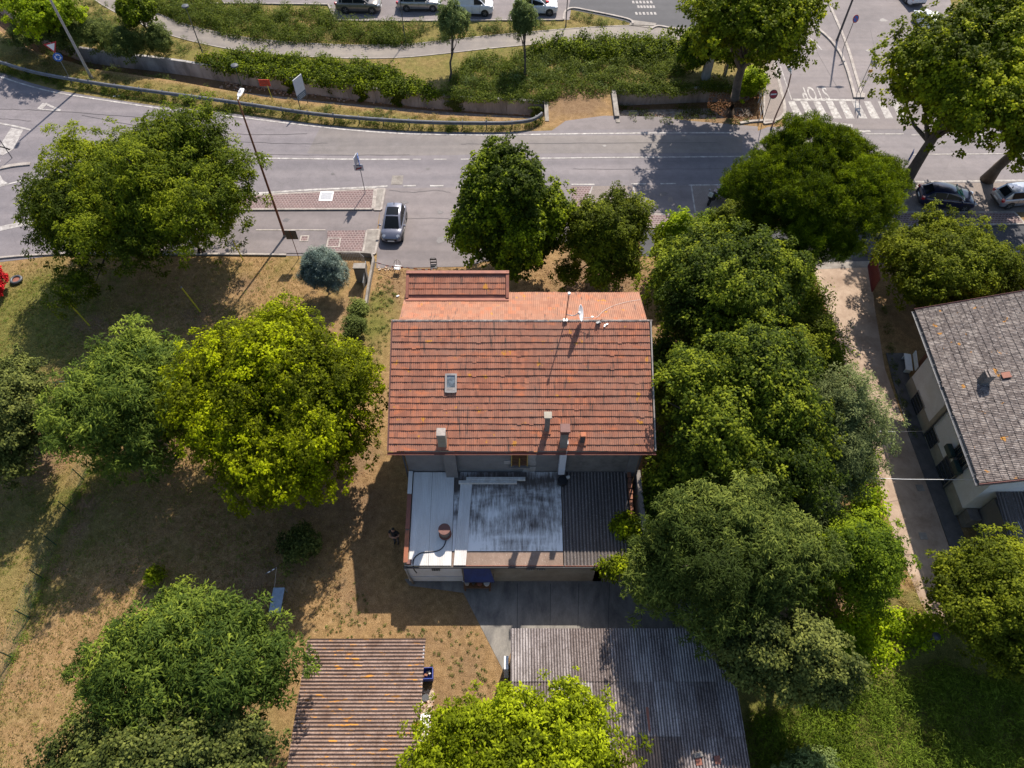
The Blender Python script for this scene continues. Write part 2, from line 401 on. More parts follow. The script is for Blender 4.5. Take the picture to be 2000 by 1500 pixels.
M['leaf_linden'] = leafmat('linden_leaf', (0.020, 0.035, 0.002), (0.061, 0.090, 0.004), (0.243, 0.302, 0.007), 0.32)
M['leaf_dark'] = leafmat('dark_oak_leaf', (0.023, 0.034, 0.008), (0.054, 0.069, 0.014), (0.159, 0.176, 0.039), 0.15)
M['leaf_pine'] = leafmat('pine_needle', (0.020, 0.038, 0.002), (0.060, 0.094, 0.003), (0.199, 0.267, 0.008), 0.3)
M['leaf_street'] = leafmat('street_tree_leaf', (0.045, 0.069, 0.022), (0.109, 0.149, 0.048), (0.279, 0.351, 0.124), 0.35)
M['leaf_hazel'] = leafmat('hazel_leaf', (0.036, 0.050, 0.003), (0.088, 0.114, 0.007), (0.243, 0.276, 0.015), 0.38)
M['leaf_bank'] = leafmat('bank_shrub_leaf', (0.032, 0.050, 0.006), (0.069, 0.097, 0.010), (0.158, 0.193, 0.022), 0.28)
M['leaf_olive'] = leafmat('olive_leaf', (0.040, 0.057, 0.019), (0.083, 0.107, 0.035), (0.182, 0.214, 0.077), 0.2)
M['leaf_lush'] = leafmat('lush_leaf', (0.020, 0.035, 0.004), (0.059, 0.088, 0.006), (0.231, 0.272, 0.016), 0.32)
M['leaf_persimmon'] = leafmat('narrow_leaf', (0.025, 0.040, 0.006), (0.060, 0.087, 0.014), (0.182, 0.217, 0.038), 0.28)
M['leaf_plane'] = leafmat('plane_leaf', (0.046, 0.065, 0.004), (0.112, 0.147, 0.007), (0.327, 0.366, 0.014), 0.38)
M['leaf_blue'] = leafmat('blue_conifer_needle', (0.055, 0.088, 0.075), (0.120, 0.169, 0.148), (0.259, 0.319, 0.272), 0.12, (0.10, 0.16, 0.12))
M['leaf_ivy'] = leafmat('vine_leaf', (0.063, 0.101, 0.004), (0.161, 0.233, 0.006), (0.416, 0.519, 0.012), 0.42)
M['leaf_hedge'] = leafmat('hedge_leaf', (0.032, 0.059, 0.004), (0.080, 0.123, 0.005), (0.217, 0.288, 0.010), 0.28)
M['leaf_weed'] = leafmat('weed_leaf', (0.040, 0.059, 0.014), (0.083, 0.110, 0.026), (0.203, 0.243, 0.059), 0.3)
M['leaf_grass'] = leafmat('grass_blade', (0.054, 0.097, 0.011), (0.114, 0.185, 0.021), (0.255, 0.358, 0.047), 0.35)
M['leaf_meadow'] = leafmat('meadow_blade', (0.051, 0.078, 0.009), (0.120, 0.181, 0.017), (0.264, 0.354, 0.040), 0.35)
M['leaf_dry'] = leafmat('dry_grass_blade', (0.180, 0.135, 0.043), (0.285, 0.216, 0.076), (0.418, 0.356, 0.142), 0.3, (0.4, 0.3, 0.14))
M['leaf_red'] = leafmat('red_flower', (0.25, 0.010, 0.015), (0.45, 0.015, 0.02), (0.60, 0.03, 0.04), 0.3, (0.6, 0.02, 0.03))
M['dead_leaf'] = leafmat('fallen_leaf', (0.11, 0.05, 0.025), (0.22, 0.11, 0.055), (0.34, 0.20, 0.10), 0.1, (0.3, 0.15, 0.07))
M['bark'] = weathered('bark', (0.105, 0.080, 0.058), (0.05, 0.038, 0.028), 0.5, 4, 0.95, stretch=(2, 2, 0.5))
M['bark_plane'] = weathered('plane_bark', (0.16, 0.125, 0.095), (0.075, 0.055, 0.042), 0.5, 2.5, 0.9)

# ------------------------------------------------------------ mesh helpers
class MB:
    def __init__(s):
        s.v = []; s.f = []; s.m = []
    def add(s, vs_, fs_, mi=0):
        o = len(s.v)
        s.v.extend([tuple(x) for x in vs_])
        s.f.extend([tuple(i + o for i in f) for f in fs_])
        s.m.extend([mi] * len(fs_))
        return s
    def box(s, c, d, rz=0.0, mi=0, mat=None):
        x, y, z = d[0] / 2, d[1] / 2, d[2] / 2
        vs_ = [Vector((a, b, e)) for a in (-x, x) for b in (-y, y) for e in (-z, z)]
        if mat is None:
            mat = Matrix.Rotation(rz, 4, 'Z')
        vs_ = [mat @ q + Vector(c) for q in vs_]
        return s.add(vs_, [(0, 1, 3, 2), (4, 6, 7, 5), (0, 4, 5, 1), (2, 3, 7, 6), (0, 2, 6, 4), (1, 5, 7, 3)], mi)
    def prism(s, poly, z0, z1, mi=0, bottom=False):
        n = len(poly)
        ar = sum(poly[i][0] * poly[(i + 1) % n][1] - poly[(i + 1) % n][0] * poly[i][1] for i in range(n))
        if ar < 0: poly = poly[::-1]
        vs_ = [(p[0], p[1], z0) for p in poly] + [(p[0], p[1], z1) for p in poly]
        fs_ = [tuple(range(n, 2 * n))] + [(i, (i + 1) % n, n + (i + 1) % n, n + i) for i in range(n)]
        if bottom: fs_.append(tuple(reversed(range(n))))
        return s.add(vs_, fs_, mi)
    def tube(s, pts, rad, n=8, mi=0, cap=True):
        pts = [Vector(p) for p in pts]
        if isinstance(rad, (int, float)): rad = [rad] * len(pts)
        vs_ = []
        for i, p in enumerate(pts):
            d = (pts[min(i + 1, len(pts) - 1)] - pts[max(i - 1, 0)])
            if d.length < 1e-9: d = Vector((0, 0, 1))
            q = d.to_track_quat('Z', 'Y')
            for k in range(n):
                a = 2 * math.pi * k / n
                vs_.append(p + q @ Vector((math.cos(a) * rad[i], math.sin(a) * rad[i], 0)))
        fs_ = []
        for i in range(len(pts) - 1):
            for k in range(n):
                a = i * n + k; b = i * n + (k + 1) % n
                fs_.append((a, b, b + n, a + n))
        if cap:
            fs_.append(tuple(reversed(range(n)))); fs_.append(tuple(range((len(pts) - 1) * n, len(pts) * n)))
        return s.add(vs_, fs_, mi)
    def grid(s, rows, mi=0, closed=False):
        o = []
        for r in rows: o.extend(r)
        w = len(rows[0]); fs_ = []
        for i in range(len(rows) - 1):
            for k in range(w if closed else w - 1):
                a = i * w + k; b = i * w + (k + 1) % w
                fs_.append((a, b, b + w, a + w))
        return s.add(o, fs_, mi)
    def disc(s, c, r, nrm, n=20, th=0.03, mi=0, rim=None, sy=1.0):
        q = Vector(nrm).to_track_quat('Z', 'Y'); c = Vector(c)
        f = [c + q @ Vector((math.cos(2 * math.pi * k / n) * r, math.sin(2 * math.pi * k / n) * r * sy, th / 2)) for k in range(n)]
        b = [c + q @ Vector((math.cos(2 * math.pi * k / n) * r, math.sin(2 * math.pi * k / n) * r * sy, -th / 2)) for k in range(n)]
        return s.add(f + b, [tuple(range(n)), tuple(reversed(range(n, 2 * n)))] + [(n + k, n + (k + 1) % n, (k + 1) % n, k) for k in range(n)], mi)
    def build(s, name, mats, parent=None, smooth=False, bevel=0.0, sub=0, world=False, label=None, kind=None, seg=2):
        me = bpy.data.meshes.new(name)
        vs_ = s.v
        if world and parent is not None:
            L = parent.location
            vs_ = [(x - L[0], y - L[1], z - L[2]) for x, y, z in vs_]
        me.from_pydata(vs_, [], s.f)
        if not isinstance(mats, (list, tuple)): mats = [mats]
        for m in mats: me.materials.append(M[m] if isinstance(m, str) else m)
        me.polygons.foreach_set('material_index', s.m)
        if smooth: me.polygons.foreach_set('use_smooth', [True] * len(me.polygons))
        me.update()
        o = bpy.data.objects.new(name, me)
        COL.objects.link(o)
        if parent is not None: o.parent = parent
        if bevel:
            b = o.modifiers.new('bevel', 'BEVEL'); b.width = bevel; b.segments = seg; b.limit_method = 'ANGLE'; b.angle_limit = R(35)
        if sub:
            b = o.modifiers.new('sub', 'SUBSURF'); b.levels = sub; b.render_levels = sub
        if label: o['label'] = label
        if kind: o['kind'] = kind
        return o

def tag(o, label=None, cat=None, group=None, kind=None):
    if label: o['label'] = label
    if cat: o['category'] = cat
    if group: o['group'] = group
    if kind: o['kind'] = kind
    return o

def thing(name, label, cat, loc=(0, 0, 0), rz=0.0, group=None):
    o = bpy.data.objects.new(name, None)
    o.empty_display_size = 0.3
    COL.objects.link(o)
    o.location = loc
    o.rotation_euler = (0, 0, rz)
    return tag(o, label, cat, group)

def copy_thing(root, loc, rz, label, group=None):
    r = root.copy(); COL.objects.link(r); r.location = loc; r.rotation_euler = (0, 0, rz)
    r['label'] = label
    if group: r['group'] = group
    for ch in list(root.children):
        c = ch.copy(); COL.objects.link(c); c.parent = r
        for g in list(ch.children):
            d = g.copy(); COL.objects.link(d); d.parent = c
    return r

def struct(o, label=None):
    o['kind'] = 'structure'
    if label: o['label'] = label
    return o

def px(pts, z=0.0):
    return [at(u, v, z) for u, v in pts]

def smooth_line(pts, n=6):
    P_ = [Vector(p) for p in pts]
    out = []
    for i in range(len(P_) - 1):
        p0 = P_[max(i - 1, 0)]; p1 = P_[i]; p2 = P_[i + 1]; p3 = P_[min(i + 2, len(P_) - 1)]
        for k in range(n):
            t = k / n
            out.append(0.5 * ((2 * p1) + (p2 - p0) * t + (2 * p0 - 5 * p1 + 4 * p2 - p3) * t * t + (3 * p1 - p0 - 3 * p2 + p3) * t ** 3))
    out.append(P_[-1])
    return out

def ribbon(mb, line, w, z, h=0.0, mi=0):
    """flat strip (h = 0) or raised strip along a line"""
    L = []; Rr = []
    for i, p in enumerate(line):
        d = line[min(i + 1, len(line) - 1)] - line[max(i - 1, 0)]
        d.z = 0; d.normalize(); n = Vector((-d.y, d.x, 0))
        L.append(Vector((p.x, p.y, z)) + n * w / 2); Rr.append(Vector((p.x, p.y, z)) - n * w / 2)
    if h <= 0:
        mb.grid([Rr, L], mi)
    else:
        up = Vector((0, 0, h))
        mb.grid([[q for q in Rr], [q + up for q in Rr], [q + up for q in L], [q for q in L]], mi)
        for e in (0, -1):
            mb.add([Rr[e], Rr[e] + up, L[e] + up, L[e]], [(0, 1, 2, 3)], mi)
    return mb

def sheet(name, pts, z, mat, h=0.0):
    mb = MB()
    poly = [(p[0], p[1]) for p in pts]
    if h > 0: mb.prism(poly, z, z + h)
    else:
        n = len(poly)
        ar = sum(poly[i][0] * poly[(i + 1) % n][1] - poly[(i + 1) % n][0] * poly[i][1] for i in range(n))
        if ar < 0: poly = poly[::-1]
        mb.add([(x, y, z) for x, y in poly], [tuple(range(n))])
    o = mb.build(name, mat)
    return struct(o)
# ------------------------------------------------------------ terrain
far_line = px([(-60, -40), (0, 6), (60, 52), (150, 92), (330, 115), (500, 142), (700, 168), (850, 184), (1062, 198)])
near_line = px([(-60, 22), (0, 62), (60, 97), (180, 134), (330, 156), (520, 190), (700, 209), (850, 224), (1062, 233)])
far_x = [p.x for p in far_line]; far_y = [p.y for p in far_line]
near_x = [p.x for p in near_line]; near_y = [p.y for p in near_line]
E0, E1 = at(1066, 210).x, at(1204, 210).x           # the culvert between the two lengths of the ditch
E2 = at(1490, 205).x
far2 = px([(1204, 178), (1400, 170), (1490, 168)]); near2 = px([(1204, 236), (1400, 232), (1490, 225)])
DITCH_Z = -1.35

def ditch_lines(x):
    if x <= E0:
        return float(np.interp(x, near_x, near_y)), float(np.interp(x, far_x, far_y))
    if E1 <= x <= E2:
        return float(np.interp(x, [p.x for p in near2], [p.y for p in near2])), float(np.interp(x, [p.x for p in far2], [p.y for p in far2]))
    return None

BLOBS = [  # u, v, radius, green, soil
    (30, 640, 4.0, 1.0, 0), (90, 610, 3.0, .9, 0), (10, 700, 4, .8, 0), (60, 560, 2.5, .6, 0), (150, 1020, 3, .6, 0), (60, 1000, 3.0, .7, 0), (40, 1150, 2.5, .6, 0),
    (250, 1350, 4, .45, 0), (180, 1230, 2.5, -.2, .1), (730, 640, 1.3, .9, 0), (700, 700, 1.3, .7, .1), (745, 590, .9, .9, 0), (690, 600, 1.3, .0, .6),
    (120, 830, 2.0, -.3, .9), (100, 880, 1.6, -.3, .8), (640, 640, 2.2, .0, .6), (560, 560, 2.5, 0, .25), (740, 760, 1.6, .1, .5), (700, 1000, 3, -.1, .6),
    (690, 1160, 2, 0, .6), (850, 1180, 2.0, .1, .45), (900, 1300, 2.5, .15, .55), (860, 1390, 1.5, .3, .5), (450, 1090, 5, .1, .3), (300, 1080, 4, .35, .0),
    (820, 545, 2.5, -.1, .8), (1150, 560, 4.5, -.1, .8), (1640, 600, 2.5, -.1, .8), (1400, 215, 3, -.1, .5), (1450, 210, 3, -.1, .9), (1120, 190, 4.2, -.3, .8),
    (1120, 230, 3, -.2, .5), (1000, 225, 4, -.2, .1), (600, 205, 4, -.1, 0), (120, 140, 5, .3, 0), (750, 118, 2.0, -.1, .5), (640, 112, 2, -.1, .3),
    (300, 60, 3, .1, .4), (1780, 1180, 2.2, .3, .3), (1560, 1150, 6, .1, .7), (1400, 800, 7, .1, .8), (1430, 950, 6, .1, .8), (1850, 620, 5, .1, .6),
    (1700, 520, 4, .1, .6), (900, 205, 4, -.1, .2), (740, 30, 1, 0, 0), (180, 640, 1.6, 0, .75), (392, 615, 1.6, 0, .75), (480, 560, 1.4, 0, .7), (300, 900, 1.5, 0, .6), (60, 930, 1.3, 0, .7), (240, 1120, 1.2, 0, .6), (170, 980, .9, 0, .7), (150, 1040, .9, 0, .65), (120, 1110, .9, 0, .65), (40, 1330, 1.0, 0, .6), (500, 1150, 2.5, 0, .7), (600, 1000, 2.5, 0, .6), (700, 900, 1.5, 0, .8)]
BL = [(at(u, v).x, at(u, v).y, r, g, s) for u, v, r, g, s in BLOBS]

def cover(X, Y):
    g = np.full(X.shape, 0.33); s = np.full(X.shape, 0.20)
    br = (X > 11) & (Y < 12.5); g[br] = 0.95; s[br] = 0.0
    fy = np.interp(X, far_x, far_y)
    up = (Y > fy - 0.5) & (Y > 50); g[up] = 0.62; s[up] = 0.15
    ny = np.interp(X, near_x, near_y); st_ = (Y < ny) & (Y > ny - 6) & (X < 5); g[st_] = 0.62; s[st_] = 0
    yard = (X > -9) & (X < 1) & (Y < 13); g[yard] = 0.2; s[yard] = 0.42
    for bx, by, r, gg, ss in BL:
        w = np.exp(-((X - bx) ** 2 + (Y - by) ** 2) / (r * r))
        g = g + (gg if gg < 0 else gg - g * 1.0) * w if gg < 0 else g * (1 - w) + np.maximum(g, gg) * w
        s = s * (1 - w) + np.maximum(s, ss) * w
    # sparse growth on the ditch bottom
    dd = np.zeros(X.shape, bool)
    return np.clip(g, 0, 1), np.clip(s, 0, 1)

xs = np.arange(-84, 84.01, 0.6)
rows_y = []
verts = []; cols = []
near_part = np.concatenate([np.arange(-24, 46, 0.7), ])
for x in xs:
    d = ditch_lines(x)
    if d is None:
        n, f = float(np.interp(x, near_x, near_y)), float(np.interp(x, far_x, far_y))
        n = max(n, 46.5); f = max(f, n + 3)
        seg = [(n, 0), (n + 0.5, 0), (n + 1.0, 0), (n + 1.5, 0), (f - 0.35, 0), (f - 0.05, 0), (f, 0), (f + .3, 0)]
    else:
        n, f = d
        seg = [(n, 0), (n + 0.35, -0.55), (n + 0.7, -1.0), (n + 1.1, DITCH_Z + .06), (max(n + 1.3, n + 0.5 * (f - n)), DITCH_Z - .04), (f - 0.35, DITCH_Z), (f - .02, DITCH_Z), (f + .02, -0.03)]
    lowers = [(y, 0) for y in np.linspace(-24, n - 0.7, 104)]
    uppers = [(y, 0) for y in np.linspace(f + 0.9, 128, 90)]
    line = lowers + seg + uppers
    rows_y.append(len(line))
    for y, z in line: verts.append((x, y, z))
W = rows_y[0]
V = np.array(verts)
g_, s_ = cover(V[:, 0], V[:, 1])
deep = V[:, 2] < -1.2
s_[deep] = 0.9; g_[deep] = 0.1
quads = []
for i in range(len(xs) - 1):
    for k in range(W - 1):
        a = i * W + k
        quads.append((a, a + W, a + W + 1, a + 1))
me = bpy.data.meshes.new('ground')
me.from_pydata(V.tolist(), [], quads)
ca = me.color_attributes.new('cover', 'FLOAT_COLOR', 'POINT')
buf = np.zeros((len(V), 4), np.float32); buf[:, 0] = g_; buf[:, 1] = s_; buf[:, 3] = 1
ca.data.foreach_set('color', buf.ravel())
me.materials.append(M['ground'])
ground = bpy.data.objects.new('ground', me); COL.objects.link(ground); struct(ground)
# the wide plain all round
mb = MB()
o_, i_ = 3200, 83.5
mb.add([(-o_, -o_, -.08), (o_, -o_, -.08), (o_, o_, -.08), (-o_, o_, -.08), (-i_, -23.5, -.08), (i_, -23.5, -.08), (i_, 127.5, -.08), (-i_, 127.5, -.08)],
       [(0, 1, 5, 4), (1, 2, 6, 5), (2, 3, 7, 6), (3, 0, 4, 7)])
struct(mb.build('terrain', 'ground'))

# ditch retaining wall, cast in lengths
wall = thing('retaining_wall', 'long grey concrete wall along the far side of the ditch', 'wall', (0, 60, -1.4))
def wall_run(line, step=3.2):
    line = smooth_line(line, 5)
    acc = 0; cur = [line[0]]
    for i in range(1, len(line)):
        cur.append(line[i]); acc += (line[i] - line[i - 1]).length
        if acc >= step or i == len(line) - 1:
            mb = MB()
            a, b = cur[0], cur[-1]
            d = (b - a); L = d.length; d.normalize()
            c = (a + b) / 2 + Vector((0, -0.02, 0))
            mb.box((c.x, c.y, DITCH_Z / 2 - 0.02), (L - 0.03, 0.28, -DITCH_Z + 0.2 + random.uniform(0, .04)), math.atan2(d.y, d.x))
            mb.build('panel', 'retaining', wall, world=True)
            cur = [line[i]]; acc = 0
wall_run([p - Vector((0, .06, 0)) for p in far_line])
wall_run([p - Vector((0, .06, 0)) for p in far2])
# culvert side walls and its slab edge
cul = thing('culvert', 'concrete culvert crossing the ditch under a patch of bare earth', 'culvert', ((E0 + E1) / 2, at(1130, 205).y, 0))
for xx, nm in ((E0 + .05, 'abutment'), (E1 - .05, 'abutment')):
    n, f = (ditch_lines(E0 - .01) if xx < 5 else ditch_lines(E1 + .01))
    mb = MB(); mb.box((xx, (n + f) / 2, -.75), (.34, f - n + .6, 1.62)); mb.build(nm, 'concrete', cul, world=True)
mb = MB(); mb.box((E1 - .1, (n + f) / 2 + .1, .12), (.42, f - n - .5, .26)); mb.build('kerb_beam', 'concrete', cul, bevel=.02, world=True)

# ------------------------------------------------------------ roads, pavements, yards
road_px = [(-80, 130), (0, 141), (60, 162), (120, 178), (200, 191), (300, 206), (455, 222), (620, 243), (700, 251), (810, 257), (950, 259), (1080, 255), (1300, 252), (1480, 256), (1500, 248),
           (1900, 246), (2100, 250), (2100, 357), (1800, 359), (1430, 362), (1115, 364), (905, 368), (755, 373), (620, 380), (490, 386), (430, 420), (300, 470), (120, 498), (0, 512), (-80, 520)]
sheet('road', px(road_px), 0.012, 'road')
sheet('layby', px([(1075, 257), (1105, 236), (1180, 226), (1280, 228), (1345, 236), (1480, 247), (1480, 258), (1300, 255), (1075, 258)]), 0.008, 'road_warm')
# new surface patch
sheet('road_patch', px([(600, 300), (625, 250), (700, 257), (810, 264), (950, 266), (1300, 264), (1450, 266), (1450, 299), (1060, 300), (820, 304), (700, 304)]), 0.016,
      asphalt('newer_asphalt', (0.165, 0.148, 0.145), (0.18, 0.16, 0.15), 0.1))
sheet('parking_lot', px([(330, -70), (1130, -70), (1112, 39), (652, 39), (640, 9), (440, 8), (420, -10)]), 0.012, 'road_warm')
sheet('access_road', px([(1128, -60), (1480, -70), (1500, 100), (1370, 82), (1320, 62), (1240, 48), (1200, 36), (1110, 18)]), 0.016, 'road_dark')
sheet('side_road', px([(1484, -80), (1840, -80), (1860, 20), (1880, 252), (1525, 254), (1533, 240), (1528, 205), (1515, 160), (1500, 100), (1490, 60)]), 0.02, 'road_warm')
sheet('forecourt', px([(752, 368), (930, 366), (1120, 362), (1120, 470), (905, 521), (735, 524), (736, 500), (742, 410)]), 0.016, 'road_warm')
sheet('service_lane', px([(430, 412), (742, 410), (730, 500), (300, 500), (330, 470)]), 0.018, 'road_warm')
sheet('parking_bays', px([(1116, 364), (1434, 362), (1434, 420), (1116, 420)]), 0.02, 'paver_grey')
sheet('bay_asphalt', px([(1242, 364), (1350, 363), (1356, 415), (1246, 416)]), 0.026, 'road_warm')
sheet('bay_brick', px([(1116, 364), (1156, 364), (1138, 414), (1116, 414)]), 0.026, 'paver')
sheet('bay_soil', px([(1436, 361), (2100, 356), (2100, 414), (1436, 420)]), 0.02, 'paver_grey')
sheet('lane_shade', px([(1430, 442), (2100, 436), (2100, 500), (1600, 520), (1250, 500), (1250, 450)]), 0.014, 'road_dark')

def slab(name, pts, mat, h=0.13, kerb=True):
    P_ = px(pts)
    sheet(name, P_, 0.0, mat, h)
    if kerb:
        mb = MB(); line = P_ + [P_[0], P_[1]]
        for i in range(len(P_)):
            a, b = line[i], line[i + 1]; d = b - a
            n = max(1, int(d.length / 1.0)); dn = d.normalized()
            for k in range(n):
                c = a + d * ((k + .5) / n)
                mb.box((c.x, c.y, h / 2 + .004), (d.length / n - .012, .15, h + random.uniform(.0, .006)), math.atan2(dn.y, dn.x))
        struct(mb.build('kerb', 'kerb'))
slab('pavement', [(430, 388), (490, 384), (620, 377), (732, 371), (728, 410), (430, 411)], 'paver')
slab('pavement', [(1265, 420), (1420, 421), (1425, 446), (1262, 445)], 'paver', 0.10)
slab('pavement', [(1425, 424), (1760, 416), (1980, 416), (2000, 438), (1760, 443), (1425, 447)], 'paver', 0.10)
slab('pavement', [(735, 371), (752, 370), (745, 411), (731, 411)], 'concrete', 0.10)
slab('pavement', [(640, 452), (714, 451), (706, 494), (640, 495)], 'paver', 0.07, kerb=False)
slab('pavement', [(717, 451), (742, 450), (733, 497), (709, 496)], 'concrete', 0.10)
slab('pavement', [(470, 452), (637, 452), (637, 495), (470, 496)], 'road_warm', 0.06, kerb=False)
slab('pavement', [(1497, 100), (1508, 100), (1520, 165), (1530, 205), (1530, 228), (1512, 240), (1492, 243), (1492, 170)], 'paver_grey', 0.12)
# kerbs drawn as lines
def kerb_line(pts, w=.16, h=.13, mat='kerb'):
    mb = MB(); ribbon(mb, smooth_line(px(pts), 5), w, 0.0, h)
    struct(mb.build('kerb', mat))
kerb_line([(-40, 512), (0, 505), (60, 500), (120, 497), (200, 496), (330, 497), (480, 498), (560, 499)])
kerb_line([(636, 450), (560, 450), (500, 450)], .12, .06)
kerb_line([(655, 39), (640, 8)], .14); kerb_line([(655, 41), (800, 42), (1100, 40)], .14)
kerb_line([(330, 12), (420, 8), (560, 9), (640, 10)], .14)
kerb_line([(1100, 40), (1104, 24), (1118, 17), (1150, 22), (1225, 38), (1236, 48)], .2)
kerb_line([(1272, 57), (1285, 52), (1310, 56), (1360, 66)], .2)
kerb_line([(1445, 242), (1470, 238), (1510, 236)], .25)
kerb_line([(1700, 498), (1715, 498), (2050, 492)], .14)
mb = MB(); mb.prism([(p.x, p.y) for p in px([(1236, 40), (1282, 46), (1278, 56), (1228, 50)])], 0, .05); struct(mb.build('ramp', 'concrete'))
# traffic island: two kerbs closing to a point
isl_l = px([(1588, 50), (1600, 60), (1622, 80), (1640, 105), (1652, 132), (1662, 165), (1668, 188)])
isl_r = px([(1620, 12), (1632, 40), (1645, 70), (1658, 105), (1668, 140), (1680, 180), (1684, 190)])
sheet('traffic_island', isl_l + px([(1676, 192)]) + isl_r[::-1], 0.0, 'road_warm', .10)
for l in (isl_l, isl_r):
    mb = MB(); ribbon(mb, smooth_line(l, 5), .26, 0, .16); struct(mb.build('kerb', 'kerb', bevel=.02))
mb = MB(); mb.prism([(p.x, p.y) for p in px([(1664, 183), (1689, 185), (1688, 193), (1666, 193)])], 0, .165); struct(mb.build('kerb', 'kerb', bevel=.03))
kerb_line([(1507, 95), (1516, 140), (1524, 175), (1531, 205), (1531, 222), (1522, 233), (1508, 239)], .24, .15)
# path
path_c = smooth_line(px([(180, -25), (230, 8), (290, 36), (360, 62), (460, 84), (560, 95), (680, 101), (780, 100), (860, 93), (950, 83), (1060, 73), (1150, 66), (1250, 62), (1340, 68)]), 6)
mb = MB(); ribbon(mb, path_c, 2.1, .02); struct(mb.build('path', 'path'))
for sgn in (-1, 1):
    ln = []
    for i, p in enumerate(path_c):
        d = path_c[min(i + 1, len(path_c) - 1)] - path_c[max(i - 1, 0)]; d.normalize()
        ln.append(p + Vector((-d.y, d.x, 0)) * 1.1 * sgn)
    mb = MB(); ribbon(mb, ln, .10, 0, .05); struct(mb.build('kerb', 'kerb'))
# drive beside the right-hand house, and its paved strip
sheet('driveway', px([(1586, 520), (1700, 515), (1708, 600), (1728, 720), (1778, 860), (1830, 1000), (1868, 1110), (1860, 1205), (1815, 1205), (1800, 1180), (1750, 1060), (1700, 900), (1652, 720), (1620, 620)]), 0.01, 'gravel')
sheet('house_pavement', px([(1730, 690), (1765, 690), (1790, 800), (1864, 1000), (1905, 1105), (1870, 1112), (1830, 1000), (1778, 860), (1742, 740)]), 0.0, weathered('dark_slabs', (0.12, 0.11, 0.105), (0.07, 0.065, 0.065), 0.5, 2), .05)
sheet('gate_threshold', px([(1594, 513), (1700, 510), (1704, 522), (1596, 526)]), 0.016, 'concrete')
for u, v in ((1797, 953), (1803, 1047)):
    c = at(u, v); mb = MB(); mb.box((c.x, c.y, .015), (.42, .42, .03)); tag(mb.build('manhole_cover', 'concrete', bevel=.01), 'pale square drain cover in the drive, ' + ('the one nearer the street' if v < 1000 else 'the one nearer the shed'), 'drain cover', 'drain covers in the drive')
# courtyard slabs, poured in bays with joints
yard = [(790, 1131), (1300, 1128), (1452, 1140), (1452, 1262), (1002, 1262), (984, 1312), (905, 1158), (800, 1144)]
sheet('courtyard', px(yard), 0.016, 'yard')
mb = MB()
for u in (1010, 1075, 1130, 1190, 1255, 1320):
    a = at(u, 1140); b = at(u - (u - 1000) * .02, 1262); mb.grid([[(a.x, a.y, .021), (b.x, b.y, .021)], [(a.x + .022, a.y, .021), (b.x + .022, b.y, .021)]])
struct(mb.build('joint', M['black']))
# ditch litter
sheet('ditch_litter', px([(420, 150), (620, 172), (850, 192), (1055, 204), (1055, 240), (850, 232), (620, 215), (420, 190)], ), 0.0, 'debris').location.z = DITCH_Z + .03

# ------------------------------------------------------------ painted markings
def marking(pts, w, mat='paint', z=0.026, n=6):
    mb = MB(); ribbon(mb, smooth_line(px(pts), n), w, z); return struct(mb.build('road_marking', mat))
marking([(-40, 142), (0, 150), (40, 163), (105, 180), (210, 197), (330, 214), (455, 228), (623, 248), (720, 257), (810, 262), (950, 264), (1100, 262), (1300, 260), (1440, 260)], .16)
marking([(1560, 255), (1700, 257)], .3, 'paint_old'); marking([(1690, 262), (1765, 262)], .12, 'paint_old'); marking([(1780, 264), (2050, 262)], .14, 'paint_old')
marking([(455, 308), (560, 310), (700, 311.5), (800, 311.5)], .15); marking([(806, 311.5), (822, 311.5)], .13, 'paint_old')
marking([(847, 311.5), (872, 311.5)], .14, 'paint_old'); marking([(900, 311.5), (930, 311)], .14, 'paint_old')
marking([(1050, 309.5), (1200, 308), (1470, 306)], .14); marking([(1780, 302), (2050, 300)], .13, 'paint_old')
marking([(430, 386), (490, 379), (600, 371.5), (700, 367), (757, 364)], .20)
for a, b in ((788, 812), (840, 866), (895, 920)): marking([(a, 363.5), (b, 363)], .16)
marking([(1116, 360.5), (1161, 360.5)], .14); marking([(1233, 359.5), (1262, 359.5)], .14); marking([(1290, 359.3), (1320, 359)], .14); marking([(1345, 362), (1432, 361)], .12)
marking([(1465, 359), (1700, 357)], .14); marking([(1775, 355.5), (1830, 355), (2050, 352)], .22, 'paint_old')
for a, b in (((1157, 364), (1140, 412)), ((1237, 364), (1243, 415)), ((1350, 363), (1358, 416)), ((1790, 362), (1800, 378)), ((1876, 362), (1886, 378))): marking([a, b], .11, 'paint_old', .032, 2)
marking([(-40, 229), (0, 241), (30, 247), (60, 254)], .2)
sheet('road_marking', px([(22, 250), (46, 254), (26, 292), (6, 304), (-10, 300)]), .026, 'paint_old'); marking([(-40, 286), (0, 287), (20, 293)], .14)
sheet('road_marking', px([(-20, 332), (-4, 334), (6, 352), (18, 360), (-20, 364)]), .026, 'paint')
marking([(-40, 372), (0, 364), (40, 354), (90, 345)], .16)
marking([(-40, 456), (0, 447), (60, 434), (130, 420), (220, 405)], .55, 'paint_old')
kerb_line([(-40, 338), (0, 330), (30, 324), (60, 321)], .35, .12)
# give-way triangle outline on the carriageway
tri = px([(77, 213), (118, 216), (88, 202)], .026)
for a, b, w in ((0, 1, .14), (1, 2, .22), (2, 0, .5)):
    mb = MB(); ribbon(mb, [tri[a], tri[b]], w, .026 + .002 * a); struct(mb.build('road_marking', 'paint_old'))
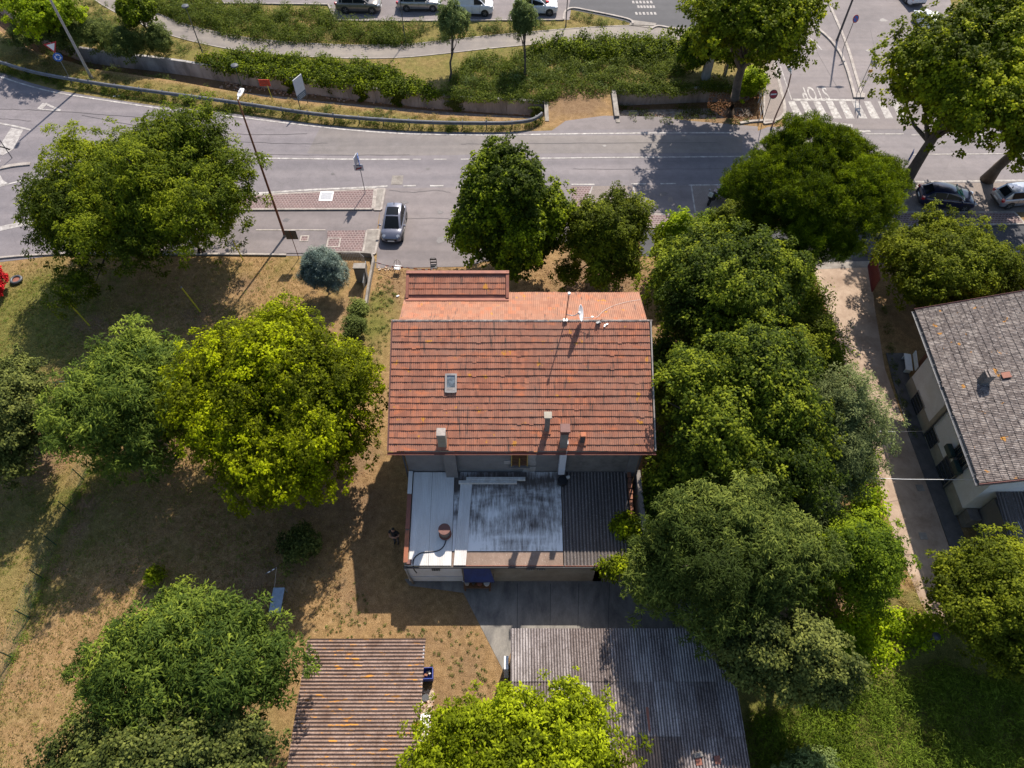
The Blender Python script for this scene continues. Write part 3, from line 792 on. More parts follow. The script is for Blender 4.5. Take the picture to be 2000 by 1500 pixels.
# zebra crossing
for i, (a, m_) in enumerate(((1539, 'paint'), (1563, 'paint'), (1588, 'paint'), (1613, 'paint'), (1638, 'paint'), (1663, 'paint_old'), (1687, 'paint'), (1714, 'paint_old'), (1740, 'paint_old'))):
    sheet('road_marking', px([(a, 198.5), (a + 13, 198.5), (a + 31, 232), (a + 15, 232)]), .028, m_)
marking([(1549, 195), (1672, 196)], .28, 'paint')
marking([(1600, 239), (1665, 246)], .45, 'paint_old')
marking([(1524, 130), (1534, 160), (1546, 195)], .10, 'paint_old'); marking([(1566, 62), (1590, 82), (1605, 98)], .12, 'paint_old')
marking([(1556, 70), (1575, 84), (1595, 102)], .07, 'paint_old')
# STOP, written for drivers coming down the side road (so upside down from here)
fc = bpy.data.curves.new('stop_lettering', 'FONT'); fc.body = 'STOP'; fc.align_x = 'CENTER'; fc.align_y = 'CENTER'; fc.size = 1.0; fc.space_character = 1.12; fc.offset = 0.012
fo = bpy.data.objects.new('stop_lettering', fc); COL.objects.link(fo)
c = at(1591, 182); fo.location = (c.x, c.y, .028); fo.rotation_euler = (0, 0, math.pi); fo.scale = (.92, 2.9, 1); fc.materials.append(M['paint']); struct(fo)
# faint arrows and text on the dark access road
for u, v, w_ in ((1255, 5, 42), (1262, 14, 36), (1262, 27, 44)):
    for k in range(6):
        a = u - w_ / 2 + k * w_ / 6
        sheet('road_marking', px([(a, v - 3), (a + 4, v - 3), (a + 6, v + 2), (a + 1.5, v + 2)]), .024, 'paint_old')
M['seam'] = plain('road_seam', (0.075, 0.068, 0.072), 0.8)
for pts_, w_ in (([(-40, 211), (0, 213), (80, 216), (200, 224), (300, 232)], .05), ([(160, 226), (300, 250), (460, 262), (600, 262)], .05), ([(-40, 232), (0, 232), (60, 237)], .04),
                 ([(455, 276), (560, 281), (640, 280)], .04), ([(470, 300), (620, 303), (800, 303)], .03), ([(900, 282), (1100, 280), (1400, 279)], .04), ([(1120, 330), (1300, 331), (1460, 329)], .03),
                 ([(760, 372), (800, 376), (850, 372), (880, 377)], .04), ([(770, 430), (850, 426), (900, 431)], .03), ([(1560, 40), (1600, 110), (1640, 180)], .03), ([(1700, 60), (1720, 140), (1745, 200)], .03)):
    mb = MB(); L_ = smooth_line(px(pts_), 8)
    L_ = [p + Vector((0, random.uniform(-.05, .05), 0)) for p in L_]
    ribbon(mb, L_, w_, .0285); struct(mb.build('road_seam', 'seam'))
M['oil'] = plain('oil_stain', (0.085, 0.075, 0.078), 0.55)
for u, v, r_ in ((790, 395, .35), (860, 470, .5), (835, 330, .22), (1295, 380, .4), (1320, 401, .25), (560, 430, .3), (650, 340, .2), (1180, 285, .2), (1700, 100, .45), (1725, 40, .5), (860, 415, .25)):
    c = at(u, v); pts_ = [(c.x + math.cos(a) * r_ * random.uniform(.5, 1.2), c.y + math.sin(a) * r_ * random.uniform(.4, .9)) for a in np.linspace(0, 2 * math.pi, 15)[:-1]]
    m_ = MB(); m_.add([(x, y, .0295) for x, y in pts_], [tuple(range(14))]); struct(m_.build('oil_stain', 'oil'))
sheet('road_patch', px([(1304, 385), (1313, 385), (1315, 395), (1305, 396)]), .0305, 'paver_grey')
sheet('road_patch', px([(250, 470), (290, 466), (300, 480), (262, 485)]), .022, 'road_dark')
sheet('road_patch', px([(940, 312), (1040, 311), (1046, 328), (944, 330)]), .018, asphalt('mended_asphalt', (0.150, 0.136, 0.142), (0.135, 0.122, 0.128), 0.1))
sheet('ditch_litter', px([(1212, 190), (1485, 184), (1485, 234), (1212, 240)]), 0.0, 'debris').location.z = DITCH_Z + .03
# manholes and drains in the paving
for u, v, w_, nm in ((638, 386, .95, 'manhole frame with a grey lid in the brick pavement'), (595, 467, .55, 'dark square cover in the lower pavement, the left one'), (652, 475, .9, 'brown square cover in the lower pavement beside the blue conifer')):
    c = at(u, v); g = thing('manhole', nm, 'manhole', (c.x, c.y, .0))
    z0 = .13 if v < 400 else .06
    mb = MB()
    for dx, dy, sx, sy in ((0, w_ / 2, w_ + .1, .1), (0, -w_ / 2, w_ + .1, .1), (w_ / 2, 0, .1, w_ - .1), (-w_ / 2, 0, .1, w_ - .1)): mb.box((dx, dy, z0 + .012), (sx, sy, .03))
    mb.build('frame', 'white' if v < 400 else 'kerb', g); mb = MB(); mb.box((0, 0, z0 + .006), (w_ - .1, w_ - .1, .02)); mb.build('lid', 'sign_grey' if v < 400 else 'paver', g)
mb = MB(); c = at(776, 352); mb.box((c.x, c.y, .022), (.9, 1.1, .012)); struct(mb.build('road_patch', 'concrete'))
# ------------------------------------------------------------ foliage
def leaf_mesh(name, C_, N_, size, asp, tint, mat, parent=None, shape='leaf', curl=0.25, T=None):
    """C_ (n,3) centres, N_ (n,3) normals; each leaf is a folded 4-triangle blade"""
    n = len(C_)
    if n == 0: return None
    N_ = N_ / (np.linalg.norm(N_, axis=1, keepdims=True) + 1e-9)
    if T is None:
        T = np.cross(N_, RNG.normal(size=(n, 3)))
    else:
        T = T - N_ * (T * N_).sum(1, keepdims=True)
    T /= (np.linalg.norm(T, axis=1, keepdims=True) + 1e-9)
    B = np.cross(N_, T)
    s = size[:, None] if isinstance(size, np.ndarray) else np.full((n, 1), size)
    w = s * asp
    droop = N_ * s * curl
    v0 = C_ - T * s * .5 - droop * .4
    v1 = C_ + B * w * .5
    v2 = C_ + T * s * .5 - droop
    v3 = C_ - B * w * .5
    mid = C_ + N_ * s * .10
    if shape == 'quad':
        Vv = np.stack([v0, v1, v2, v3], 1).reshape(-1, 3); k = 4
        F = np.array([[0, 1, 2], [0, 2, 3]])
    else:
        Vv = np.stack([v0, v1, v2, v3, mid], 1).reshape(-1, 3); k = 5
        F = np.array([[0, 4, 1], [1, 4, 2], [2, 4, 3], [3, 4, 0]])
    Fa = (F[None] + (np.arange(n) * k)[:, None, None]).reshape(-1, 3)
    me = bpy.data.meshes.new(name)
    me.vertices.add(len(Vv)); me.vertices.foreach_set('co', Vv.astype(np.float32).ravel())
    me.loops.add(Fa.size); me.loops.foreach_set('vertex_index', Fa.astype(np.int32).ravel())
    me.polygons.add(len(Fa)); me.polygons.foreach_set('loop_start', (np.arange(len(Fa)) * 3).astype(np.int32))
    a = me.attributes.new('tint', 'FLOAT', 'POINT')
    a.data.foreach_set('value', np.repeat(np.clip(tint, 0, 1), k).astype(np.float32))
    me.materials.append(M[mat]); me.update(); me.validate()
    o = bpy.data.objects.new(name, me); COL.objects.link(o)
    if parent is not None: o.parent = parent
    return o

STY = {  # s = leaf length, asp = width / length, lobe = tuft radius, per = leaves per tuft
    'robinia': dict(mat='leaf_robinia', s=.22, asp=.36, lobe=.52, per=46, up=.5, curl=.4, flat=.75, nb=1.5, out=(.70, 1.42)),
    'walnut': dict(mat='leaf_walnut', s=.27, asp=.26, lobe=.55, per=46, up=.5, curl=.5, flat=.7, nb=1.4, out=(.72, 1.32)),
    'yellow': dict(mat='leaf_yellow', s=.18, asp=.5, lobe=.34, per=30, up=.45, curl=.3, flat=1.15, nb=2.2, out=(.62, 1.38)),
    'front': dict(mat='leaf_front', s=.18, asp=.45, lobe=.36, per=32, up=.45, curl=.3, flat=1.1, nb=1.8, out=(.62, 1.40)),
    'linden': dict(mat='leaf_linden', s=.19, asp=.7, lobe=.36, per=32, up=.5, curl=.3, flat=1.0, nb=2.0, out=(.68, 1.22)),
    'dark': dict(mat='leaf_dark', s=.15, asp=.65, lobe=.40, per=44, up=.5, curl=.2, flat=.8, nb=1.5, out=(.72, 1.25)),
    'pine': dict(mat='leaf_pine', s=.24, asp=.12, lobe=.30, per=56, up=.1, curl=.1, flat=1.05, nb=2.4, out=(.80, 1.18), droop=-1.2, nz=1.2, tv=.24),
    'olive': dict(mat='leaf_olive', s=.15, asp=.3, lobe=.40, per=55, up=.4, curl=.2, flat=.9, nb=1.3, out=(.70, 1.35)),
    'lush': dict(mat='leaf_lush', s=.19, asp=.55, lobe=.42, per=38, up=.5, curl=.35, flat=.9, nb=1.6, out=(.70, 1.28)),
    'hazel': dict(mat='leaf_hazel', s=.16, asp=.55, lobe=.36, per=38, up=.5, curl=.3, flat=1.0, nb=1.7, out=(.66, 1.35)),
    'persimmon': dict(mat='leaf_persimmon', s=.24, asp=.24, lobe=.44, per=44, up=.5, curl=.4, flat=.9, nb=1.5, out=(.70, 1.25)),
    'plane': dict(mat='leaf_plane', s=.22, asp=.8, lobe=.46, per=26, up=.5, curl=.3, flat=.8, nb=1.2, out=(.62, 1.50)),
    'bank': dict(mat='leaf_bank', s=.16, asp=.42, lobe=.36, per=46, up=.5, curl=.3, flat=.8, nb=1, out=(.6, 1.4)),
    'street': dict(mat='leaf_street', s=.17, asp=.35, lobe=.26, per=30, up=.4, curl=.4, flat=1.2, nb=1.3, out=(.6, 1.4)),
    'blue': dict(mat='leaf_blue', s=.17, asp=.16, lobe=.30, per=70, up=.3, curl=.1, flat=1.0, nb=1.2, out=(.7, 1.2)),
    'ivy': dict(mat='leaf_ivy', s=.15, asp=.8, lobe=.36, per=40, up=.6, curl=.2, flat=.8, nb=1.1, out=(.6, 1.4)),
    'hedge': dict(mat='leaf_hedge', s=.14, asp=.5, lobe=.36, per=48, up=.5, curl=.2, flat=.9, nb=1.3, out=(.65, 1.35)),
    'red': dict(mat='leaf_red', s=.12, asp=.8, lobe=.28, per=60, up=.6, curl=.2, flat=.8, nb=1, out=(.7, 1.2)),
    'weed': dict(mat='leaf_weed', s=.15, asp=.4, lobe=.36, per=46, up=.5, curl=.3, flat=.8, nb=1, out=(.6, 1.4)),
}

def crown_cloud(cx, cy, cz, rx, ry, rz, style, dens=1.0, ragged=0.22, taper=0.0, gaps=0.0, boughs=None):
    """boughs spread round the trunk, tufts over each bough, leaves rayed out of each tuft"""
    st = STY[style]
    L = st['lobe']
    small = min(rx, rz) < 1.4
    nb = boughs or (9 if small else int((12 + rx * ry * .38) * st['nb']))
    # even spread of bough directions over the upper two thirds of a sphere
    i = np.arange(nb) + .5
    zc_ = 1 - i / nb * 1.45
    az = i * 2.39996 + RNG.uniform(0, 6)
    d = np.stack([np.sqrt(np.clip(1 - zc_ ** 2, 0, 1)) * np.cos(az), np.sqrt(np.clip(1 - zc_ ** 2, 0, 1)) * np.sin(az), zc_], 1) + RNG.normal(size=(nb, 3)) * .16
    d /= np.linalg.norm(d, axis=1, keepdims=True)
    reach = 1 + RNG.uniform(-ragged * 1.3, ragged * .7, nb)
    if nb > 14: d[RNG.random(nb) < .10] *= .55
    br = RNG.uniform(.26, .46, nb) * (1.25 if nb < 12 else 1.0) * (13 / nb) ** .28
    bc = d * (reach * (1 - br * .82))[:, None]
    R3 = np.array([rx, ry, rz])
    if taper:
        f = 1 - taper * np.clip((bc[:, 2] + 1) / 2, 0, 1) ** 1.2
        bc[:, 0] *= f; bc[:, 1] *= f; br = br * (.55 + .45 * f)
    bc = np.vstack([bc, [[0, 0, .0]]]); br = np.append(br, .55 if not taper else .42)
    cs = []; ds = []; bi = []
    for k in range(len(br)):
        r_m = br[k] * (rx * ry * rz) ** (1 / 3)
        K = int(4 * math.pi * r_m ** 2 / (L * L) * 1.30 * dens * (.5 if k == len(br) - 1 else 1)) + 3
        e = RNG.normal(size=(K, 3)); e /= np.linalg.norm(e, axis=1, keepdims=True)
        e[:, 2] = np.where((e[:, 2] < -.3) & (RNG.random(K) < .7), -e[:, 2], e[:, 2])
        p = bc[k] + e * br[k] * (st['out'][0] + (st['out'][1] * 1.30 - st['out'][0]) * RNG.random(K) ** 2.5)[:, None]
        cs.append(p); ds.append(e); bi.append(np.full(K, k))
    c = np.vstack(cs); e0 = np.vstack(ds); bi = np.concatenate(bi)
    dist = np.linalg.norm(c[:, None] - bc[None], axis=2) / br[None]
    inside = (dist < .60).sum(1) > 0
    keep = ~inside | (RNG.random(len(c)) < .10)
    # a few see-through holes between the boughs
    hd = RNG.normal(size=(5, 3)); hd /= np.linalg.norm(hd, axis=1, keepdims=True); hd[:, 2] = abs(hd[:, 2]) * .8
    cn = c / (np.linalg.norm(c, axis=1, keepdims=True) + 1e-6)
    if not small: keep &= ~(((cn @ hd.T) > np.cos(RNG.uniform(.10, .20, 5) * (1 + gaps))).sum(1) > 0)
    c = c[keep] * R3; e0 = e0[keep]; bi = bi[keep]; K = len(c)
    lr = L * RNG.uniform(.55, 1.2, K)
    per = np.maximum(8, (st['per'] * 1.05 * (lr / L) ** 2)).astype(int)
    idx = np.repeat(np.arange(K), per)
    n = len(idx)
    # every tuft faces outward and to the light; leaves ray out of its heart
    tn = e0 * .9 + c / (np.linalg.norm(c, axis=1, keepdims=True) + 1e-6) * .5; tn[:, 2] += .45
    tn /= np.linalg.norm(tn, axis=1, keepdims=True)
    e = RNG.normal(size=(n, 3)); e /= np.linalg.norm(e, axis=1, keepdims=True)
    dp = (e * tn[idx]).sum(1)
    e = np.where((dp < -.15)[:, None] & (RNG.random(n) < .85)[:, None], e - 2 * dp[:, None] * tn[idx], e)
    rad = RNG.uniform(.25, 1.0, n) ** .7
    loc = e * (lr[idx] * rad)[:, None]
    loc[:, 2] *= st['flat']
    C_ = c[idx] + loc + np.array([cx, cy, cz])
    T = e + tn[idx] * .25 + RNG.normal(size=(n, 3)) * .35
    T[:, 2] -= .35 * st.get('droop', .6)
    N_ = tn[idx] * .8 + RNG.normal(size=(n, 3)) * st.get('nz', .5)
    N_[:, 2] += st['up']
    lob_t = RNG.normal(.40, st.get('tv', .15), K); bt = RNG.normal(0, .19, len(br))
    tint = lob_t[idx] + bt[bi][idx] + RNG.normal(0, .15, n) + .28 * (rad > .8) * np.clip((e * tn[idx]).sum(1), 0, 1)  # young outer leaves lighter, with a highlight on light-facing tips put into the tint
    size = st['s'] * RNG.uniform(.65, 1.35, n)
    C_[:, 2] = np.maximum(C_[:, 2], .08)
    return C_, N_, size, tint, c + np.array([cx, cy, cz]), st, T

def trunk_mesh(base, top, r0, limbs, mat, parent, seed=0):
    mb = MB(); b = Vector(base); t = Vector(top)
    pts = []; rs = []
    for i in range(7):
        f = i / 6
        p = b.lerp(t, f) + Vector((random.uniform(-1, 1), random.uniform(-1, 1), 0)) * .12 * (1 if 0 < i else 0)
        pts.append(p); rs.append(r0 * (1.35 if i == 0 else 1.0) * (1 - .55 * f))
    mb.tube(pts, rs, 10)
    for q in limbs:
        q = Vector(q); f = random.uniform(.35, .95); s = b.lerp(t, f)
        m_ = s.lerp(q, .5) + Vector((0, 0, random.uniform(-.5, .3)))
        mb.tube([s, s.lerp(m_, .6), m_, m_.lerp(q, .6), q], [r0 * .42, r0 * .33, r0 * .26, r0 * .15, r0 * .05], 6, cap=False)
    return mb.build('trunk', mat, parent, smooth=True, world=True)

def tree(name, label, style, u, v, zc, hw, ky=1.0, rz=None, base=None, r0=.2, group=None, dens=1.0, ragged=.22, taper=0, gaps=0, bark='bark', limbs=16, cat='tree'):
    c = at(u, v, zc); Z = depth(c)
    rx = hw * Z / F_PX; ry = rx * ky; rz = rz or rx * .85
    b = at(*base) if base else Vector((c.x, c.y, 0))
    t = thing(name, label, cat, (b.x, b.y, 0), group=group)
    C_, N_, size, tint, lobes, st, TT = crown_cloud(c.x, c.y, c.z, rx * .93, ry * .93, rz * .93, style, dens, ragged, taper, gaps)
    off = np.array([b.x, b.y, 0])
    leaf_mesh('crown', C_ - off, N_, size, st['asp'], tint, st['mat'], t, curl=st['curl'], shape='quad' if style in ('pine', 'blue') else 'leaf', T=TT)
    sel = lobes[RNG.choice(len(lobes), min(limbs, len(lobes)), replace=False)]
    trunk_mesh((b.x, b.y, -.1), (c.x, c.y, max(zc, .6) + rz * .2), r0, sel, bark, t)
    return t

T_ = tree
T_('robinia_tree', 'large left half of the spreading green tree pair by the road bend, over the lawn', 'robinia', 340, 385, 5.2, 156, 1.1, 5.2, r0=.3, gaps=.25, ragged=.5, dens=.92)
T_('robinia_tree', 'lower darker tree at the far left beside the road, left of the larger crown', 'robinia', 190, 425, 4.4, 126, 1.25, 4.6, r0=.26, gaps=.3, ragged=.45)
T_('robinia_tree', 'mid-green feathery tree squeezed between the dark tree and the yellow-green tree', 'walnut', 258, 798, 4.4, 116, 1.4, 4.2, r0=.24, ragged=.32)
T_('ash_tree', 'big bright yellow-green tree left of the red-tiled house', 'yellow', 542, 796, 5.5, 200, .95, 4.7, r0=.3, ragged=.16, dens=1.15)
T_('oak_tree', 'dark grey-green tree cut off by the left edge of the view', 'dark', 8, 812, 3.8, 104, 1.15, 3.3, r0=.28, ragged=.25)
T_('walnut_tree', 'feathery green tree left of the rust-striped shed roof', 'walnut', 395, 1298, 4.8, 214, .66, 3.0, r0=.26, ragged=.3)
T_('elm_tree', 'olive-green bushy tree at the bottom left edge', 'dark', 320, 1495, 4.6, 235, .45, 2.5, r0=.24, ragged=.35)
T_('maple_tree', 'light yellow-green tree between the two shed roofs at the bottom edge', 'front', 1030, 1520, 4.6, 225, .72, 2.9, r0=.22, ragged=.45, dens=1.05)
T_('linden_tree', 'tall dense dark-green tree right behind the house porch roof', 'linden', 990, 428, 5.0, 130, 1.0, 5.4, r0=.28, taper=.32, ragged=.2, dens=1.2)
T_('cherry_tree', 'smaller round tree right of the tall dense one behind the house', 'hazel', 1182, 478, 3.6, 100, 1.0, 3.9, r0=.18, taper=.3, ragged=.3)
T_('stone_pine', 'umbrella-shaped pine with bare limbs below, beside the gravel drive', 'pine', 1590, 372, 8.0, 166, .95, 3.5, base=(1540, 545), r0=.30, ragged=.16, dens=.95, limbs=34)
T_('lush_tree', 'bright glossy-leaved tree touching the right side of the tiled house', 'lush', 1400, 600, 5.4, 150, 1.05, 4.9, r0=.26, ragged=.45)
T_('cypress_bush', 'small yellowish pointed conifer between the two larger trees right of the house', 'ivy', 1318, 475, 2.8, 50, .9, 2.6, r0=.12, taper=.7, cat='tree')
T_('lush_tree', 'largest green tree of the clump right of the house', 'lush', 1450, 838, 5.6, 190, .95, 5.0, r0=.28, ragged=.42, dens=1.05)
T_('olive_tree', 'grey-green fine-leaved tree leaning over the gravel drive', 'olive', 1630, 845, 4.8, 76, 1.6, 3.4, r0=.2, ragged=.3)
T_('persimmon_tree', 'tree with drooping narrow leaves above the right shed roof corner', 'persimmon', 1435, 1088, 6.2, 190, .85, 4.4, r0=.28, ragged=.4, dens=1.05)
T_('plum_tree', 'small warm-green tree beside the end of the gravel drive', 'hedge', 1664, 1098, 3.6, 94, .95, 3.0, r0=.16, ragged=.3, dens=.9)
T_('bay_tree', 'dull olive-leaved tree touching the right edge of the grey shed roof', 'dark', 1565, 1300, 4.6, 88, 1.0, 3.0, r0=.18, ragged=.3)
T_('bay_tree', 'dark tree wedged between the courtyard and the right shed', 'dark', 1462, 1270, 4.4, 75, .8, 2.6, r0=.18, ragged=.3)
T_('hazel_tree', 'round green tree behind the grey-roofed house, over the street pavement', 'hazel', 1845, 530, 3.6, 138, .85, 3.2, r0=.2, ragged=.3)
T_('laurel_tree', 'green tree at the right edge below the grey-roofed house', 'hazel', 1962, 1190, 3.4, 124, 1.1, 2.9, r0=.2, ragged=.3)
T_('plane_tree', 'roadside plane tree left of the side road, its top cut off by the view', 'plane', 1480, 28, 8.6, 136, 1.0, 5.0, base=(1425, 222), r0=.42, bark='bark_plane', ragged=.35, gaps=.35, limbs=26)
T_('plane_tree', 'plane tree with a leaning trunk left of the parked dark hatchback', 'plane', 1892, 162, 8.2, 164, 1.0, 5.6, base=(1762, 360), r0=.46, bark='bark_plane', ragged=.35, gaps=.3, limbs=28)
T_('plane_tree', 'plane tree at the right edge, trunk rising behind the silver hatchback', 'plane', 2080, 205, 8.2, 128, 1, 5.2, base=(1927, 352), r0=.42, bark='bark_plane', ragged=.35, gaps=.3, limbs=22)
T_('street_tree', 'young ball-crowned tree beside the path in front of the white van', 'street', 887, 47, 4.0, 31, .9, 1.7, base=(878, 160), r0=.11, ragged=.3, limbs=6, dens=1.2, group='young trees along the path')
T_('street_tree', 'young narrow-crowned tree beside the path in front of the white car', 'street', 1022, 45, 3.9, 24, .9, 1.8, base=(1025, 152), r0=.10, ragged=.35, limbs=6, dens=1.2, group='young trees along the path')
T_('roadside_tree', 'small tree with a slender forked trunk between path and ditch', 'linden', 268, 22, 3.8, 34, .9, 1.6, base=(298, 78), r0=.10, ragged=.2, limbs=6, dens=1.4)
T_('acacia_tree', 'bright yellow-green tree overhanging the ditch at the top left', 'ivy', 95, 22, 4.0, 78, .8, 2.0, r0=.14, ragged=.4, dens=.8)
T_('acacia_tree', 'yellow-green small tree at the top left corner', 'ivy', 20, -20, 3.8, 62, .8, 2.0, r0=.14, ragged=.4, dens=.8)
T_('ditch_bush', 'round green bush below the forked tree at the ditch edge', 'weed', 242, 88, 1.6, 42, .8, 1.5, r0=.05, cat='bush', limbs=5)
T_('ditch_bush', 'tall bush with bare stems right of the forked tree', 'weed', 314, 84, 1.5, 26, .8, 1.6, r0=.05, cat='bush', limbs=5)
T_('ditch_bush', 'brownish bush at the ditch edge left of the round green one', 'weed', 185, 68, 1.5, 36, .8, 1.4, r0=.05, cat='bush', limbs=5)
T_('ditch_bush', 'dark bush at the ditch edge under the tall lamp pole', 'weed', 128, 70, 1.6, 44, .8, 1.5, r0=.05, cat='bush', limbs=5)
T_('ditch_bush', 'scrubby bush on the ditch bank left of the give-way sign', 'weed', 60, 66, 1.2, 40, .8, 1.2, r0=.05, cat='bush', limbs=5)
T_('blue_spruce', 'blue-grey conifer shrub beside the lower pavement', 'blue', 632, 535, 2.0, 50, .85, 1.9, r0=.12, taper=.25, cat='shrub', limbs=5, dens=1.2)
T_('flowering_shrub', 'red-flowering shrub cut off by the left edge', 'red', -16, 548, 1.1, 20, 1.5, 1.0, r0=.05, cat='shrub', limbs=4)
T_('roadside_bush', 'green bush beside the plane trunk near the no-entry sign', 'ivy', 1465, 165, 1.2, 26, .9, 1.3, r0=.05, cat='bush', limbs=4)
T_('roadside_bush', 'large dark bush behind the concrete pillar', 'linden', 1362, 100, 2.0, 44, .8, 2.0, r0=.06, cat='bush', limbs=4)
T_('roadside_bush', 'bush between the concrete pillar and the plane trunk', 'linden', 1425, 100, 2.2, 46, .7, 2.0, r0=.06, cat='bush', limbs=4)
T_('privet_bush', 'yellow-green sprawling bush under the round tree, cut by the right side', 'hedge', 1380, 455, 1.6, 46, .6, 1.5, r0=.06, cat='bush', limbs=5)
T_('kerb_bush', 'green bush under the left side of the umbrella pine', 'ivy', 1432, 375, .8, 22, .8, .9, r0=.04, cat='bush', limbs=4)
T_('sapling', 'tiny bright sapling standing alone on the shaded lawn', 'front', 306, 1124, .6, 13, .9, .6, r0=.03, cat='sapling', limbs=3, ragged=.8, dens=.35)
T_('yucca', 'spiky green shrub left of the house below the utility cabinet', 'weed', 700, 608, .7, 17, 1.2, .7, r0=.05, cat='shrub', limbs=3, group='garden shrubs beside the low fence')
T_('yucca', 'spiky shrub just above the yellow-green tree, left of the house', 'weed', 692, 642, .7, 22, 1.0, .7, r0=.05, cat='shrub', limbs=3, group='garden shrubs beside the low fence')
T_('garden_bush', 'dark low bush in the shade between the yellow-green tree and the shed', 'dark', 590, 1062, .8, 36, 1.2, .7, r0=.05, cat='bush', limbs=3, ragged=.7, dens=.7)
T_('climber', 'bright yellow-green fronds reaching over the corrugated lean-to roof', 'front', 1225, 1032, 3.1, 34, .7, .5, r0=.04, cat='climber', limbs=5, ragged=.7, dens=.6)
T_('climber', 'bright yellow-green fronds hanging over the corner of the lean-to wall', 'front', 1208, 1108, 2.3, 44, .55, .55, r0=.04, cat='climber', limbs=5, ragged=.7, dens=.6)
T_('climbing_bush', 'dark green climber filling the corner between lean-to and trees', 'lush', 1262, 1080, 2.0, 40, 1.3, 1.6, r0=.05, cat='climber', limbs=5)
T_('netted_shrub', 'pale bluish-green shrub with white twigs at the bottom edge right of the shed', 'street', 1585, 1520, 1.2, 60, .8, 1.2, r0=.05, cat='shrub', limbs=6)

T_('understorey_tree', 'leafy shrub-like tree filling the gap between the two largest crowns right of the house', 'hazel', 1560, 690, 3.2, 66, 1.0, 2.6, r0=.12, ragged=.35)
T_('understorey_tree', 'low green tree between the glossy tree and the house gable', 'lush', 1322, 735, 2.8, 56, 1.1, 2.6, r0=.12, ragged=.35)
T_('understorey_tree', 'dark low tree between the largest crown and the narrow-leaved crown', 'olive', 1560, 985, 3.2, 86, .9, 2.8, r0=.12, ragged=.35)
T_('understorey_tree', 'dark low tree at the left foot of the narrow-leaved tree, beside the lean-to', 'lush', 1310, 985, 2.8, 54, 1.3, 2.6, r0=.12, ragged=.35)
T_('understorey_tree', 'green shrub-tree under the umbrella pine, left of the drive entrance', 'linden', 1505, 565, 2.8, 60, 1.0, 2.6, r0=.12, ragged=.35)
T_('understorey_tree', 'small green tree at the lower left of the umbrella pine', 'hazel', 1450, 450, 2.4, 56, .9, 2.2, r0=.12, ragged=.35)

# masses nobody could count
def in_poly(X, Y, poly):
    inside = np.zeros(len(X), bool); n = len(poly); j = n - 1
    for i in range(n):
        xi, yi = poly[i]; xj, yj = poly[j]
        c = ((yi > Y) != (yj > Y)) & (X < (xj - xi) * (Y - yi) / (yj - yi + 1e-12) + xi)
        inside ^= c; j = i
    return inside

def mass(name, label, cat, pts, n, h, style, z0=0.0, lump=1.2, size=None, up=.6, mat=None, asp=None, kind='stuff', blades=False, holes=0.0):
    poly = [(p.x, p.y) for p in px(pts)]
    xs_ = [p[0] for p in poly]; ys_ = [p[1] for p in poly]
    st = STY[style]
    X = RNG.uniform(min(xs_), max(xs_), n * 3); Y = RNG.uniform(min(ys_), max(ys_), n * 3)
    k = in_poly(X, Y, poly); X = X[k][:n]; Y = Y[k][:n]
    ph = RNG.uniform(0, 6, 6)
    lumpf = (np.sin(X / lump * 1.7 + ph[0] + np.sin(Y * 1.1 + ph[3])) + np.sin(Y / lump * 2.1 + ph[1] + np.sin(X * .9)) + np.sin((X + Y) / lump * 1.1 + ph[2]) + np.sin((X * .7 - Y) / lump * 3.1 + ph[4])) / 8 + .5
    if holes:
        k = lumpf > holes * RNG.uniform(.6, 1.3, len(lumpf)); X = X[k]; Y = Y[k]; lumpf = lumpf[k]
    hh = h * (.25 + .85 * lumpf)
    Zz = z0 + hh * RNG.uniform(.15, 1.0, len(X)) ** .5
    C_ = np.stack([X, Y, Zz], 1)
    N_ = RNG.normal(size=(len(X), 3)) * .7; N_[:, 2] += up
    if blades: N_[:, 2] *= .15
    tint = np.clip(.25 + .35 * lumpf + RNG.normal(0, .2, len(X)), 0, 1)
    s = (size or st['s']) * RNG.uniform(.6, 1.3, len(X))
    o = leaf_mesh(name, C_, N_, s, asp or st['asp'], tint, mat or st['mat'], curl=.2, shape='quad' if blades else 'leaf')
    tag(o, label, cat, kind=kind)
    return o

